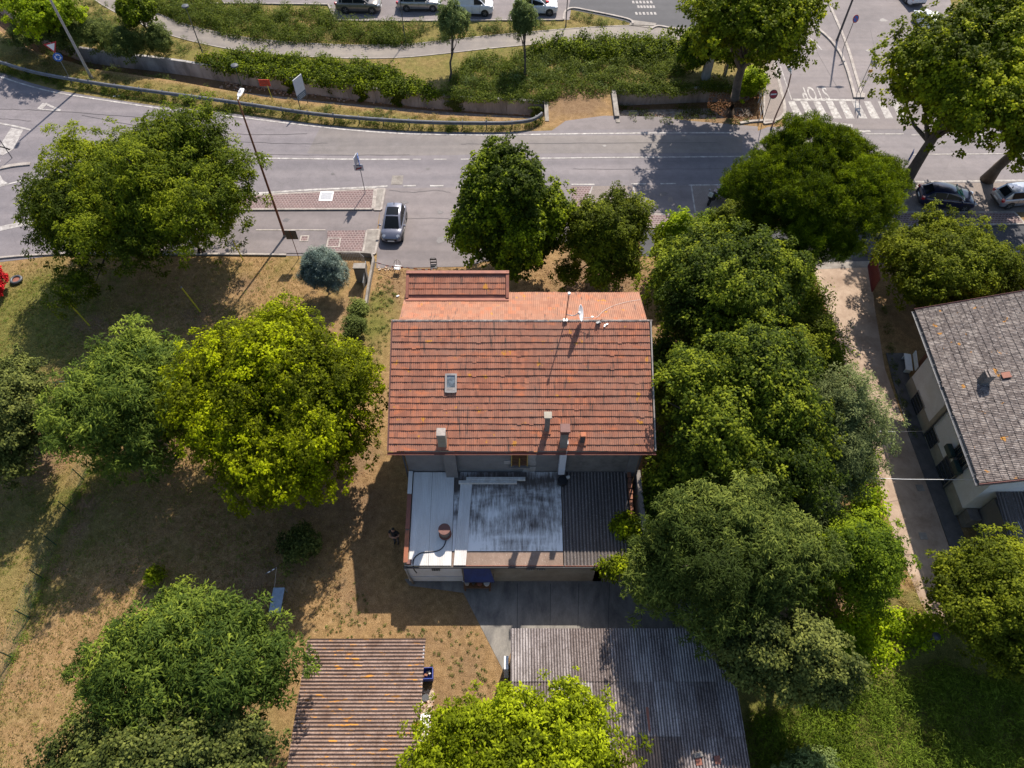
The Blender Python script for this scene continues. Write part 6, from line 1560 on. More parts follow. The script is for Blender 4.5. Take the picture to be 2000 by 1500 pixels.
def make_car(name, label, loc, rz, L=4.2, W=1.75, H=1.5, col=None, hood=1.05, belt=.95, wsb=None, roof=(.62, -1.15), tail=-1.9, ws=1.25, hoodz=.88, rear_z=.95, van=False, plate=True,
             wheel_r=.31, wb=None, glass='car_glass', front_glass=None, round_lamps=False, group=None, tail_lamps=True, roofmat=None):
    """x forward. ws = x of windscreen foot, roof = (front, rear) x of the roof, tail = x of rear glass foot"""
    t = thing(name, label, 'van' if van else 'car', loc, rz, group)
    hw = W / 2; hl = L / 2
    wb = wb or L * .60
    xf, xr = wb / 2 + .02 * L, -wb / 2 + .02 * L
    # lower body
    st = [(-hl, .38, rear_z - .22, .80), (-hl + .06, .28, rear_z - .05, .93), (-hl + .3, .2, rear_z, .985), (tail * .6 - .3, .18, belt, 1.0), (0, .18, belt - .01, 1.0), (ws - .1, .18, belt - .03, 1.0),
          (lerp(ws, hl, .35), .18, lerp(belt, hoodz, .55), .99), (hl - .38, .2, hoodz - .03, .95), (hl - .12, .25, hoodz - .14, .86), (hl, .34, hoodz - .30, .66)]
    rows = []
    for x, zb, zt, wf in st:
        w = hw * wf
        cr = .035 if abs(x) < hl - .5 else .02
        prof = [(0, zb), (w * .82, zb), (w * .97, zb + .07), (w, lerp(zb, zt, .45)), (w * .985, lerp(zb, zt, .75)), (w * .93, zt - .035), (w * .84, zt), (w * .4, zt + cr), (0, zt + cr * 1.2)]
        full = [(x, y, z) for y, z in prof] + [(x, -y, z) for y, z in reversed(prof[1:-1])]
        rows.append(full)
    mb = MB(); mb.grid(rows, closed=True)
    n = len(rows[0]); mb.add(rows[0], [tuple(range(n))]); mb.add(rows[-1], [tuple(reversed(range(n)))])
    body = mb.build('body', col, t, smooth=True, bevel=.03, seg=2)
    # cabin
    rf, rr = roof; zr = H
    cst = [(ws, belt - .06, belt - .04, .87, .87), (rf, belt - .06, zr - .05, .90, .70), (lerp(rf, rr, .5), belt - .06, zr, .90, .71), (rr, belt - .06, zr - .05, .88, .68), (tail, belt - .08, rear_z - .03, .84, .80)]
    rows = []
    for x, z0, z1, w0, w1 in cst:
        w0 *= hw; w1 *= hw
        zt = max(z1, z0 + .015)
        rows.append([(x, w0, z0), (x, lerp(w0, w1, .95), zt - .045 if zt > z0 + .1 else zt), (x, w1 * .88, zt), (x, 0, zt + .03), (x, -w1 * .88, zt), (x, -lerp(w0, w1, .95), zt - .045 if zt > z0 + .1 else zt), (x, -w0, z0)])
    mb = MB(); mb.grid(rows); mb.add(rows[0], [tuple(range(7))]); mb.add(rows[-1], [tuple(reversed(range(7)))])
    mb.build('cabin', col, t, smooth=True, bevel=.035, seg=3)
    def panel(nm, a, b, c, d, mat, inset=.06, off=.016, n_=6, bulge=.0):
        a, b, c, d = map(Vector, (a, b, c, d)); nn = (b - a).cross(d - a).normalized(); nn = nn if nn.z > 0 else -nn; rows_ = []
        for i in range(n_ + 1):
            s = inset + (1 - 2 * inset) * i / n_; rows_.append([])
            for j in range(n_ + 1):
                q = inset + (1 - 2 * inset) * j / n_
                rows_[-1].append(a.lerp(b, s).lerp(d.lerp(c, s), q) + nn * (off + bulge * math.sin(math.pi * s) * math.sin(math.pi * q)))
        m2 = MB(); m2.grid(rows_[::-1]); return m2.build(nm, mat, t, smooth=True)
    if roofmat:
        x1_, x2_ = rf - .06, lerp(rf, rr, .62); m2 = MB(); rws_ = []
        for x in np.linspace(x1_, x2_, 6): rws_.append([(x, y, zr + .045 - .03 * (abs(y) / (hw * .6)) ** 2 - .05 * abs((x - lerp(rf, rr, .5)) / (rf - rr) * 2) ** 2) for y in np.linspace(-hw * .56, hw * .56, 7)])
        m2.grid(rws_); m2.build('sunroof', roofmat, t, smooth=True)
    # windscreen and rear glass (rows 0-1, 3-4)
    wA, wB = rows[0], rows[1]
    panel('windscreen', (ws, wA[2][1], belt - .02), (ws, -wA[2][1], belt - .02), (rf, wB[4][1], wB[4][2]), (rf, wB[2][1], wB[2][2]), front_glass or glass, .05, .022, bulge=.025)
    if not van:
        wA, wB = rows[4], rows[3]
        panel('rear_window', (tail, -wA[2][1], wA[2][2] + .02), (tail, wA[2][1], wA[2][2] + .02), (rr, wB[2][1], wB[2][2]), (rr, wB[4][1], wB[4][2]), glass, .10, .02, bulge=.02)
    # side windows
    for sgn in (1, -1):
        def P3(i, top): 
            r_ = rows[i]; q = r_[1] if top else r_[0]
            x_, y_, z_ = q
            if not top: z_ = belt + .02; y_ = abs(r_[0][1]) * .99
            return Vector((x_, sgn * abs(y_), z_ - (.015 if top else 0)))
        xw = ws - .12
        def side(xa, xb, nm='side_window'):
            def pt_at(x, top):
                if x >= rf:
                    f = (x - rf) / (ws - rf); zt = lerp(zr - .10, belt + .02, f); y0_ = hw * lerp(.90, .87, f); yt = hw * lerp(.72, .87, f)
                elif x <= rr:
                    f = (rr - x) / (rr - tail); zt = lerp(zr - .10, rear_z + .02, f); y0_ = hw * lerp(.88, .84, f); yt = hw * lerp(.70, .82, f)
                else: zt = zr - .07; y0_ = hw * .90; yt = hw * .72
                return Vector((x, sgn * ((yt if top else y0_) + .018), (zt if top else belt + .03)))
            a, b, c_, d = pt_at(xa, 0), pt_at(xb, 0), pt_at(xb, 1), pt_at(xa, 1)
            if (c_.z - b.z) < .03: c_ = b + Vector((0, 0, .02))
            m2 = MB(); m2.add([a, b, c_, d], [(0, 1, 2, 3) if sgn < 0 else (3, 2, 1, 0)]); m2.build(nm, glass, t)
        if van:
            side(lerp(rf, ws, -.55), ws - .25)
        else:
            mid = lerp(rf, rr, .42)
            side(mid + .04, rf + .02 if ws - rf < .3 else lerp(rf, ws, .62)); side(lerp(mid, rr, .95), mid - .04)
            if L > 4.0: side(lerp(rr, tail, .55), rr - .02 + .0)
        # mirror, handle, door seams, sill, lamp
        mb = MB(); mb.box((ws - .32, sgn * (hw + .10), belt + .06), (.12, .20, .13)); mb.build('mirror', col, t, bevel=.035)
        mb = MB()
        for x in (xf - .52, lerp(xf, xr, .52), xr + .5) if not van else (xf - .5, 0.15): mb.box((x, sgn * (hw - .002), lerp(.3, belt, .5)), (.012, .012, belt - .42))
        mb.build('door_seam', 'black', t)
        mb = MB()
        for x in (lerp(xf, xr, .46), xr + .62) if L > 3.8 else (lerp(xf, xr, .6),): mb.box((x, sgn * (hw + .006), belt - .16), (.16, .02, .025))
        mb.build('handle', col, t)
        mb = MB(); mb.box((lerp(xf, xr, .5), sgn * (hw - .015), .24), (wb - 2 * wheel_r - .1, .05, .11)); mb.build('sill', 'black', t, bevel=.01)
        if round_lamps:
            mb = MB(); mb.disc((hl - .20, sgn * hw * .64, hoodz - .12), .125, (.6, sgn * .2, .75), 14, .07); mb.build('headlight', 'light_clear', t)
        else:
            mb = MB(); mb.box((hl - .16, sgn * hw * .70, hoodz - .19), (.30, .34, .13), rz=-sgn * .5); mb.build('headlight', 'light_clear', t, bevel=.045)
        if tail_lamps:
            mb = MB(); mb.box((-hl + .10, sgn * hw * .80, rear_z - .12), (.22, .26, .22), rz=sgn * .35); mb.build('tail_light', 'light_red', t, bevel=.04)
        # wheels
        for x in (xf, xr):
            wo = bpy.data.objects.new('wheel', None); COL.objects.link(wo); wo.parent = t; wo.location = (x, sgn * (hw - .10), wheel_r); wo.empty_display_size = .1
            m2 = MB(); ring = [(-.10, wheel_r * .62), (-.105, wheel_r * .9), (-.08, wheel_r), (.08, wheel_r), (.105, wheel_r * .9), (.10, wheel_r * .62)]
            rws = [[(math.cos(a) * r_, y * 1.0, math.sin(a) * r_) for y, r_ in ring] for a in np.linspace(0, 2 * math.pi, 25)]
            m2.grid(rws); m2.build('tyre', 'rubber', wo, smooth=True)
            m2 = MB(); m2.disc((0, sgn * .045, 0), wheel_r * .63, (0, sgn, 0), 18, .06, mi=0)
            for k in range(5):
                a = 2 * math.pi * k / 5; m2.box((math.cos(a) * wheel_r * .33, sgn * .09, math.sin(a) * wheel_r * .33), (wheel_r * .58, .03, .07), mat=Matrix.Rotation(-a, 4, 'Y'), mi=1)
            m2.build('rim', ['steel_dark', 'alloy'], wo)
            m2 = MB(); m2.disc((x, sgn * (hw - .028), wheel_r + .02), wheel_r + .055, (0, sgn, 0), 22, .06); m2.build('wheel_arch', 'black', t)
    # grille, plates, bumpers, wipers
    mb = MB(); mb.box((hl - .02, 0, .50), (.07, W * .52, .20)); mb.build('grille', 'black', t, bevel=.02)
    mb = MB(); mb.box((-hl + .02, 0, .40), (.10, W * .80, .14)); mb.build('bumper', 'black', t, bevel=.03)
    if plate:
        mb = MB(); mb.box((hl + .025, 0, .42), (.02, .50, .11)); mb.build('number_plate', 'white', t)
        mb = MB(); mb.box((-hl - .025, 0, .62), (.02, .50, .11)); mb.build('number_plate', 'white', t)
    mb = MB(); mb.tube([(ws + .05, .5, belt + .0), (ws - .12, .05, belt + .14)], .009, 4); mb.tube([(ws + .05, -.05, belt + .0), (ws - .12, -.5, belt + .14)], .009, 4); mb.build('wiper', 'black', t)
    mb = MB(); mb.tube([(rr + .25, 0, zr - .0), (rr + .10, 0, zr + .16)], .012, 5); mb.box((lerp(rf, rr, .92), 0, zr + .03), (.08, .05, .03)); mb.build('aerial', 'black', t)
    return t

g = lambda u, v: at(u, v)
C_grey = paint('slate_grey_paint', (.17, .175, .215), .5)
C_navy = paint('navy_paint', (.016, .020, .055), .4)
C_silver = paint('silver_paint', (.33, .35, .40), .6)
C_taupe = paint('taupe_paint', (.17, .155, .14), .5)
C_silver2 = paint('warm_silver_paint', (.34, .33, .32), .6)
C_white = paint('white_car_paint', (.62, .63, .66), .0, .3)
# small hatch in the forecourt, nose towards the house
a = at(769, 478); b = at(776, 418)
ctr = Vector((at(771, 449).x, (at(771, 476).y + at(771, 414).y) / 2 - .1, .0))
make_car('parked_car', 'small slate-grey rounded hatchback parked nose-on in front of the house', (ctr.x, ctr.y, .016), R(-92), L=3.57, W=1.63, H=1.49, col=C_grey, ws=1.02, roof=(.18, -1.2), tail=-1.64, roofmat='car_glass', hoodz=.84, rear_z=.92, belt=.90, round_lamps=True, wheel_r=.30, tail_lamps=False)
p = at(1842, 398); make_car('parked_car', 'dark navy hatchback with a green sunshade, parked under the plane trees', (p.x, p.y + .1, .02), R(-8), L=4.12, W=1.74, H=1.48, col=C_navy, ws=1.1, roof=(.28, -1.25), tail=-1.88, hoodz=.88, rear_z=.98, belt=.95, front_glass='car_glass_green')
p = at(1982, 398); make_car('parked_car', 'silver-blue small hatchback at the right edge, behind the navy one', (p.x + .1, p.y + .25, .02), R(7), L=3.8, W=1.62, H=1.50, col=C_silver, ws=1.15, roof=(.55, -1.25), tail=-1.72, hoodz=.88, rear_z=.95, belt=.93)
p = at(701, 26); make_car('parked_car', 'taupe-grey off-roader at the left end of the car park row', (p.x, p.y + .7, .02), R(-2), L=4.44, W=1.85, H=1.62, col=C_taupe, ws=1.15, roof=(.45, -1.5), tail=-2.0, hoodz=1.0, rear_z=1.08, belt=1.05, wheel_r=.35, group='cars in the car park row')
p = at(819, 22); make_car('parked_car', 'silver estate car second from the left in the car park', (p.x, p.y + .7, .02), R(-1), L=4.4, W=1.75, H=1.5, col=C_silver2, ws=1.1, roof=(.4, -1.5), tail=-2.02, hoodz=.9, rear_z=.97, belt=.95, group='cars in the car park row')
p = at(928, 31); make_car('parked_van', 'white delivery van behind the first young tree', (p.x - .4, p.y + .7, .02), R(-2), L=4.4, W=1.82, H=1.85, col=C_white, ws=1.45, roof=(.75, -2.05), tail=-2.16, hoodz=1.08, rear_z=1.1, belt=1.12, van=True, wheel_r=.33, group='cars in the car park row')
p = at(1046, 30); make_car('parked_car', 'white crossover with red tail lamps behind the narrow young tree', (p.x, p.y + .7, .02), R(-2), L=4.38, W=1.8, H=1.6, col=C_white, ws=1.1, roof=(.4, -1.4), tail=-1.95, hoodz=.98, rear_z=1.05, belt=1.02, wheel_r=.34, group='cars in the car park row')
mb = MB(); mb.box((p.x + 1.15, p.y + .5, 1.12), (.3, .25, .12), rz=.4); tag(mb.build('red_toy', 'flag_red', bevel=.03), 'red thing lying on the dashboard of the white crossover', 'toy')
p = at(1783, 12); make_car('parked_car', 'white saloon with red lamps at the top edge beside the side road', (p.x, p.y + 1.9, .02), R(97), L=4.5, W=1.8, H=1.46, col=C_white, ws=1.0, roof=(.3, -1.1), tail=-1.7, hoodz=.92, rear_z=1.0, belt=.95)
p = at(1815, 62); make_car('parked_car', 'pale car half hidden under the plane tree by the side road', (p.x, p.y + .6, .02), R(100), L=4.1, W=1.72, H=1.48, col=C_white, ws=1.05, roof=(.3, -1.2), tail=-1.8, hoodz=.9, rear_z=.97, belt=.95)
p = at(1985, 262); make_car('parked_car', 'white car glimpsed on the far lane at the right edge', (p.x + 1.0, p.y + .3, .02), R(180), L=4.1, W=1.72, H=1.48, col=C_white, ws=1.05, roof=(.3, -1.2), tail=-1.8, hoodz=.9, rear_z=.97, belt=.95)

# scooter on its stand
s = at(1391, 392)
sc = thing('scooter', 'black scooter leaning on its stand in the paved bay', 'scooter', (s.x, s.y, .02), math.atan2(at(1372, 410).y - at(1410, 365).y, at(1372, 410).x - at(1410, 365).x))
for x, nm in ((.66, 'wheel'), (-.62, 'wheel')):
    rws = [[(x + math.cos(a) * r_, y, .26 + math.sin(a) * r_) for y, r_ in ((-.06, .15), (-.07, .22), (0, .26), (.07, .22), (.06, .15))] for a in np.linspace(0, 2 * math.pi, 19)]
    mb = MB(); mb.grid(rws); w_ = mb.build(nm, 'rubber', sc, smooth=True); mb = MB(); mb.disc((x, 0, .26), .15, (0, 1, 0), 14, .05); mb.build('rim', 'alloy', w_)
rows = []
for x, w_, z0, z1 in ((-.95, .10, .62, .72), (-.75, .20, .45, .80), (-.45, .23, .28, .82), (-.1, .24, .24, .76), (.1, .24, .22, .50), (.3, .22, .24, .46), (.42, .24, .3, .85), (.52, .26, .35, 1.0), (.64, .22, .5, .98), (.76, .10, .6, .8)):
    rows.append([(x, w_ * math.cos(a), lerp(z0, z1, .5) + (z1 - z0) / 2 * math.sin(a)) for a in np.linspace(0, 2 * math.pi, 13)[:-1]])
mb = MB(); mb.grid(rows, closed=True); mb.add(rows[0], [tuple(range(12))]); mb.add(rows[-1], [tuple(reversed(range(12)))]); mb.build('fairing', 'black', sc, smooth=True)
mb = MB(); mb.box((-.22, 0, .82), (.42, .30, .10)); mb.box((-.60, 0, .86), (.30, .27, .10)); mb.build('seat', 'seat_grey', sc, bevel=.04)
mb = MB(); mb.tube([(.36, -.36, 1.04), (.44, -.1, 1.04), (.46, .1, 1.04), (.38, .36, 1.04)], .022, 7); mb.build('handlebar', 'black', sc)
for y in (-.30, .30): mb = MB(); mb.disc((.42, y, 1.2), .07, (-.8, 0, .5), 12, .03); mb.tube([(.42, y, 1.05), (.42, y, 1.18)], .01, 5); mb.build('mirror', 'chrome', sc)
mb = MB(); mb.box((.80, 0, 1.12), (.06, .34, .34), mat=Matrix.Rotation(-.6, 4, 'Y')); mb.build('windshield', 'light_clear', sc, bevel=.02)
mb = MB(); mb.box((.68, 0, .54), (.46, .14, .04), mat=Matrix.Rotation(.1, 4, 'Y')); mb.build('mudguard', 'black', sc, bevel=.02)
mb = MB(); mb.tube([(-.78, .14, .95), (-1.02, .08, .95), (-1.02, -.08, .95), (-.78, -.14, .95)], .018, 6); mb.build('grab_rail', 'chrome', sc)
mb = MB(); mb.tube([(-.1, .15, .28), (-.25, .34, .02)], .015, 5); mb.build('stand', 'steel_dark', sc)

# ------------------------------------------------------------ street furniture
def lamp_pole(name, label, base, h, r, mat, head='led', arm=(0, 1), headmat='white', r_top=None, lean=(0, 0), group=None, bend=0, cap=1.0):
    b = base; t = thing(name, label, 'street lamp', (b.x, b.y, 0), group=group)
    ax, ay = arm
    top = Vector((lean[0], lean[1], h))
    pts = [Vector((0, 0, 0)), Vector((lean[0] * .3, lean[1] * .3, h * .3)), Vector((lean[0] * .7 - bend, lean[1] * .7, h * .7)), top]
    mb = MB(); mb.tube(smooth_line(pts, 4), list(np.linspace(r, r_top or r * .6, 13)), 10); mb.build('pole', mat, t, smooth=True)
    mb = MB(); mb.tube([(0, 0, 0), (0, 0, .25)], [r * 1.35, r * 1.2], 10); mb.build('base', 'concrete', t)
    if head == 'led':
        mb = MB(); mb.tube([top, top + Vector((ax * .22, ay * .22, .08))], .045, 8); mb.build('neck', 'white', t)
        q = Matrix.Rotation(math.atan2(ay, ax), 4, 'Z') @ Matrix.Rotation(-.12, 4, 'Y'); c = top + Vector((ax * .55, ay * .55, .12))
        m2 = MB(); rws = []
        for x, w_, th in ((-.36, .10, .05), (-.2, .15, .07), (.1, .17, .08), (.34, .15, .05)): rws.append([c + q.to_3x3() @ Vector((x, w_ * math.cos(a), th * math.sin(a))) for a in np.linspace(0, 2 * math.pi, 11)[:-1]])
        m2.grid(rws, closed=True); m2.add(rws[0], [tuple(range(10))]); m2.add(rws[-1], [tuple(reversed(range(10)))]); ho = m2.build('lamp_head', headmat, t)
        m3 = MB(); m3.box(c + Vector((0, 0, .085)), (.3, .16, .02), mat=q); m3.build('top_cover', 'sign_grey', ho)
    elif head == 'mush':
        mb = MB(); mb.tube([top, top + Vector((0, 0, .12))], .05, 8); mb.tube([top + Vector((0, 0, .10)), top + Vector((0, 0, .20)), top + Vector((0, 0, .24))], [.33 * cap, .30 * cap, .1 * cap], 20); mb.build('lamp_head', 'steel_dark', t)
    elif head == 'twin':
        mb = MB(); mb.tube([top + Vector((-.5, 0, 0)), top, top + Vector((.5, 0, 0))], .04, 8); mb.build('arm', mat, t)
        for s_ in (-1, 1): mb = MB(); mb.tube([top + Vector((s_ * .4, 0, .02)), top + Vector((s_ * .8, 0, .02)), top + Vector((s_ * 1.25, 0, .02))], [.06, .17, .05], 10); mb.build('lamp_head', 'sign_grey', t, smooth=True)
    return t
lamp_pole('street_lamp', 'tall rust-brown lamp pole rising in front of the left tree pair', at(557, 462), 11.4, .10, 'pole_rust', arm=(.15, 1), r_top=.05, lean=(.0, .15))
lamp_pole('street_lamp', 'thick grey lamp pole rising out of the view at the top left', at(179, 153), 10.5, .13, 'steel', arm=(.1, -1))
lamp_pole('street_lamp', 'tall dark twin lamp on the traffic island, casting a long shadow', at(1634, 80), 8.8, .11, 'steel_dark', 'twin')
lamp_pole('street_lamp', 'pinkish curved lamp pole beside the no-entry sign', at(1506, 252), 4.9, .07, 'pole_pink', arm=(-.1, 1), r_top=.05, lean=(.2, .3), bend=-.15)
for (u, v, h_, lab) in ((396, 104, 4.3, 'dark mushroom lamp beside the path, the leftmost'), (792, 84, 4.6, 'dark mushroom lamp beside the path in front of the silver estate'), (1105, 52, 4.6, 'dark mushroom lamp beside the path at the access road')):
    lamp_pole('path_lamp', lab, at(u, v), h_, .055, 'steel_dark', 'mush', group='lamps along the path')
lamp_pole('path_lamp', 'small dark post lamp with a white head in the dry grass beside the red board', at(477, 184), 2.6, .045, 'green_steel', 'mush')
lamp_pole('path_lamp', 'small lamp poking out of the vine by the meadow', at(1795, 1262), 1.7, .06, 'steel_dark', 'mush', cap=.6)

def sign_post(name, label, base, h, r=.03, mat='steel'):
    t = thing(name, label, 'sign', (base.x, base.y, 0)); mb = MB(); mb.tube([(0, 0, 0), (0, 0, h)], r, 8); mb.build('post', mat, t); return t
def tri_plate(t, c, s, nrm, inv=True):
    q = Vector(nrm).to_track_quat('Z', 'Y'); c = Vector(c)
    for k, (sz, mt, off) in enumerate(((s, 'sign_red', 0), (s * .64, 'white', .012))):
        m2 = MB(); pts = [c + q @ Vector((math.cos(a) * sz, math.sin(a) * sz, off)) for a in (math.pi * 1.5, math.pi * 1.5 + 2.0944, math.pi * 1.5 + 4.18879)]
        bk = [p - q @ Vector((0, 0, .02)) for p in pts]; m2.add(pts + bk, [(0, 1, 2), (5, 4, 3), (0, 3, 4, 1), (1, 4, 5, 2), (2, 5, 3, 0)])
        m2.build(['plate', 'inner_plate'][k], mt, t)
# give way + roundabout
t = sign_post('give_way_sign', 'give-way triangle above a blue roundabout disc beside the guardrail', at(135, 150), 3.3)
nr = (.45, -.85, .10)
tri_plate(t, (-.02, -.06, 2.95), .62, nr)
qn = Vector(nr).normalized()
mb = MB(); mb.disc((0, -.06, 1.95), .38, nr, 28, .02); mb.build('disc', 'sign_blue', t)
qq = qn.to_track_quat('Z', 'Y')
for k in range(3):
    mb = MB(); a0 = k * 2.0944 + .3; pts = []
    cc = Vector((0, -.06, 1.95)) + qn * .022
    arc = [cc + qq @ Vector((math.cos(a) * .25, math.sin(a) * .25, 0)) for a in np.linspace(a0, a0 + 1.35, 7)]
    inn = [cc + qq @ Vector((math.cos(a) * .18, math.sin(a) * .18, 0)) for a in np.linspace(a0, a0 + 1.35, 7)]
    mb.grid([inn, arc]); ah = [cc + qq @ Vector((math.cos(a0 + 1.3) * r_, math.sin(a0 + 1.3) * r_, 0)) for r_ in (.12, .31)] + [cc + qq @ Vector((math.cos(a0 + 1.8) * .215, math.sin(a0 + 1.8) * .215, 0))]
    mb.add(ah, [(0, 1, 2)]); mb.build('arrow', 'white', t)
# red board, white-blue information board
t = thing('red_board', 'small bright red board on a thin yellow post in the dry grass', 'sign', (*at(533, 197).xy, 0)); mb = MB(); mb.tube([(0, 0, 0), (-.08, 0, 1.6)], .025, 6); mb.build('post', 'yellow_pole', t)
mb = MB(); mb.box((-.25, 0, 1.75), (.95, .03, .62)); bo = mb.build('panel', 'orange_red', t)
for k in range(3): mb = MB(); mb.box((-.25, -.02, 1.58 + k * .17), (.7, .01, .035)); mb.build('text_line', 'brown', bo)
w0, w1 = at(578, 205), at(598, 208)
wc = at(595, 208); t = thing('information_board', 'tall white and blue-grey board standing behind the guardrail', 'board', (wc.x, wc.y, 0), R(62))
mb = MB(); mb.box((0, 0, 1.85), (1.15, .05, 1.9)); bo = mb.build('panel', 'board_white', t, bevel=.01); mb = MB(); mb.box((0, 0, 1.1), (1.15, .07, .55)); mb.build('lower_panel', 'board_blue', t)
for k in range(3): m2 = MB(); m2.box((.0, -.04, .95 + k * .14), (.8, .012, .03)); m2.build('text_line', 'board_white', bo)
for x in (-.52, .52): mb = MB(); mb.tube([(x, 0.04, 0), (x, 0.04, 2.8)], .035, 8); mb.build('post', 'steel_dark', t)
# rear-facing panel by the lamp pole
b = at(584, 505); t = sign_post('back_turned_sign', 'square sign seen from behind as a dark panel on a thin rusty post', b, 2.75, .025, 'pole_rust')
mb = MB(); mb.box((0, .05, 2.3), (.82, .03, .82)); mb.build('panel', 'steel_dark', t); mb = MB(); mb.box((0, .03, 2.3), (.06, .02, .8)); mb.build('bracket', 'steel', t)
# sign with double arrows and struck-through panel
b = at(714, 379); t = sign_post('road_sign', 'grey sign with a red-struck emblem below narrow edge-on plates on the brick pavement', b, 3.7, .035)
mb = MB(); mb.box((-.08, -.05, 2.6), (.72, .03, .58)); bo = mb.build('panel', 'board_white', t, bevel=.02)
m2 = MB(); m2.box((-.08, -.07, 2.52), (.42, .012, .16)); m2.build('emblem', 'steel_dark', bo)
m2 = MB(); m2.box((-.08, -.08, 2.54), (.52, .012, .06), mat=Matrix.Rotation(-.5, 4, 'Y')); m2.build('red_bar', 'sign_red', bo)
m2 = MB(); m2.box((-.08, -.075, 2.78), (.4, .012, .05)); m2.build('text_line', 'steel_dark', bo)
for k, (dx, an_) in enumerate(((-.18, 1.35), (.02, 1.75))):
    mb = MB(); mb.box((dx, .02, 3.25), (.62, .03, .80), rz=an_); mb.build('side_plate', 'board_white' if k == 0 else 'sign_blue', t)
# no parking, direction plates
b = at(1646, 96); t = sign_post('no_parking_sign', 'round blue and red no-parking disc on the traffic island', b, 2.75, .03, 'steel_dark')
mb = MB(); mb.disc((.06, -.05, 2.95), .34, (.35, -.85, .35), 26, .02); mb.build('rim', 'sign_red', t)
nn_ = Vector((.35, -.85, .35)).normalized(); c = Vector((.06, -.05, 2.95)) + nn_ * .014; qd = nn_.to_track_quat('Z', 'Y')
mb = MB(); mb.disc(c, .255, nn_, 24, .012); mb.build('disc', 'sign_blue', t)
mb = MB(); a = [c + nn_ * .01 + qd @ Vector(p) for p in ((-.2, .15, 0), (-.15, .2, 0), (.2, -.15, 0), (.15, -.2, 0))]; mb.add(a, [(0, 1, 2, 3)]); mb.build('red_bar', 'sign_red', t)
b = at(1676, 186); t = thing('direction_sign', 'grey direction plates on two posts with a small yellow plate, island tip', 'sign', (b.x, b.y, .1))
for dx, h_ in ((-.18, 3.3), (.16, 3.0)): mb = MB(); mb.tube([(dx, 0, 0), (dx + .1, .1, h_)], .03, 8); mb.build('post', 'steel', t)
for k, (x, y, z) in enumerate(((-.05, .1, 3.15), (.18, .08, 2.95), (.22, .04, 3.3))):
    mb = MB(); mb.box((x, y, z), (.95, .03, .42), rz=R([72, 100, 62][k])); mb.build('plate', ['sign_grey', 'sign_grey', 'steel_dark'][k], t)
mb = MB(); mb.box((.12, -.04, 2.25), (.36, .03, .26), rz=.1); mb.build('yellow_plate', 'sign_yellow', t)
# no entry
b = at(1488, 243); t = sign_post('no_entry_sign', 'round red no-entry disc beside the pinkish lamp pole', b, 2.9, .03, 'steel_dark')
nn_ = Vector((.1, -.85, .5)).normalized(); mb = MB(); mb.disc((.12, -.04, 2.9), .36, nn_, 26, .02); mb.build('rim', 'steel_dark', t)
c = Vector((.12, -.04, 2.9)) + nn_ * .014; mb = MB(); mb.disc(c, .31, nn_, 24, .012); mb.build('disc', 'sign_red', t)
qd = nn_.to_track_quat('Z', 'Y'); mb = MB(); a = [c + nn_ * .012 + qd @ Vector(p) for p in ((-.25, -.055, 0), (.25, -.055, 0), (.25, .055, 0), (-.25, .055, 0))]; mb.add(a, [(0, 1, 2, 3)]); mb.build('white_bar', 'white', t)
# railing by the ditch end
ra, rb = at(1483, 235), at(1478, 168)
t = thing('hand_railing', 'white and rusty tubular railing at the edge of the side road pavement', 'railing', (ra.x, ra.y, 0))
mb = MB(); d = rb - ra
for z in (.5, 1.0): mb.tube([(0, 0, z), (d.x, d.y, z)], .025, 6)
mb.build('rail', 'kerb', t)
for k in range(5): mb = MB(); mb.tube([(d.x * k / 4, d.y * k / 4, 0), (d.x * k / 4, d.y * k / 4, 1.0)], .025, 6); mb.build('post', 'white', t)
# blue sign beside the plane trunk
b = at(1752, 352); t = sign_post('blue_sign', 'blue plate seen nearly edge-on beside the leaning plane trunk', b, 2.7); mb = MB(); mb.box((.05, 0, 2.4), (.55, .03, .85), rz=R(68)); mb.build('panel', 'sign_blue', t)
b = at(24, 309); t = sign_post('slanted_sign_post', 'dark thin sign post at the left edge on the splitter island', b, 2.9, .035, 'steel_dark'); mb = MB(); mb.disc((-.05, 0, 2.85), .3, (-.7, .6, .2), 22, .02); mb.build('plate', 'sign_blue', t)
p = at(2, 316); mb = MB(); mb.tube([(p.x - .25, p.y, .02), (p.x - .25, p.y, .75), (p.x - .25, p.y, .85)], [.2, .2, .12], 14); tag(mb.build('island_bollard', 'white', smooth=False), 'white marker bollard on the splitter island at the left edge', 'bollard')
# concrete pillars behind the ditch
b = at(1378, 156); mb = MB(); mb.box((b.x, b.y + .2, 1.2), (.72, .6, 2.4)); tag(mb.build('concrete_pillar', 'retaining', bevel=.02), 'thick square concrete pillar among the bushes by the ditch', 'pillar')
b = at(1416, 147); mb = MB(); mb.box((b.x, b.y, .6), (.2, .2, 1.2)); tag(mb.build('marker_stone', 'concrete', bevel=.015), 'slim concrete post right of the thick pillar', 'post')

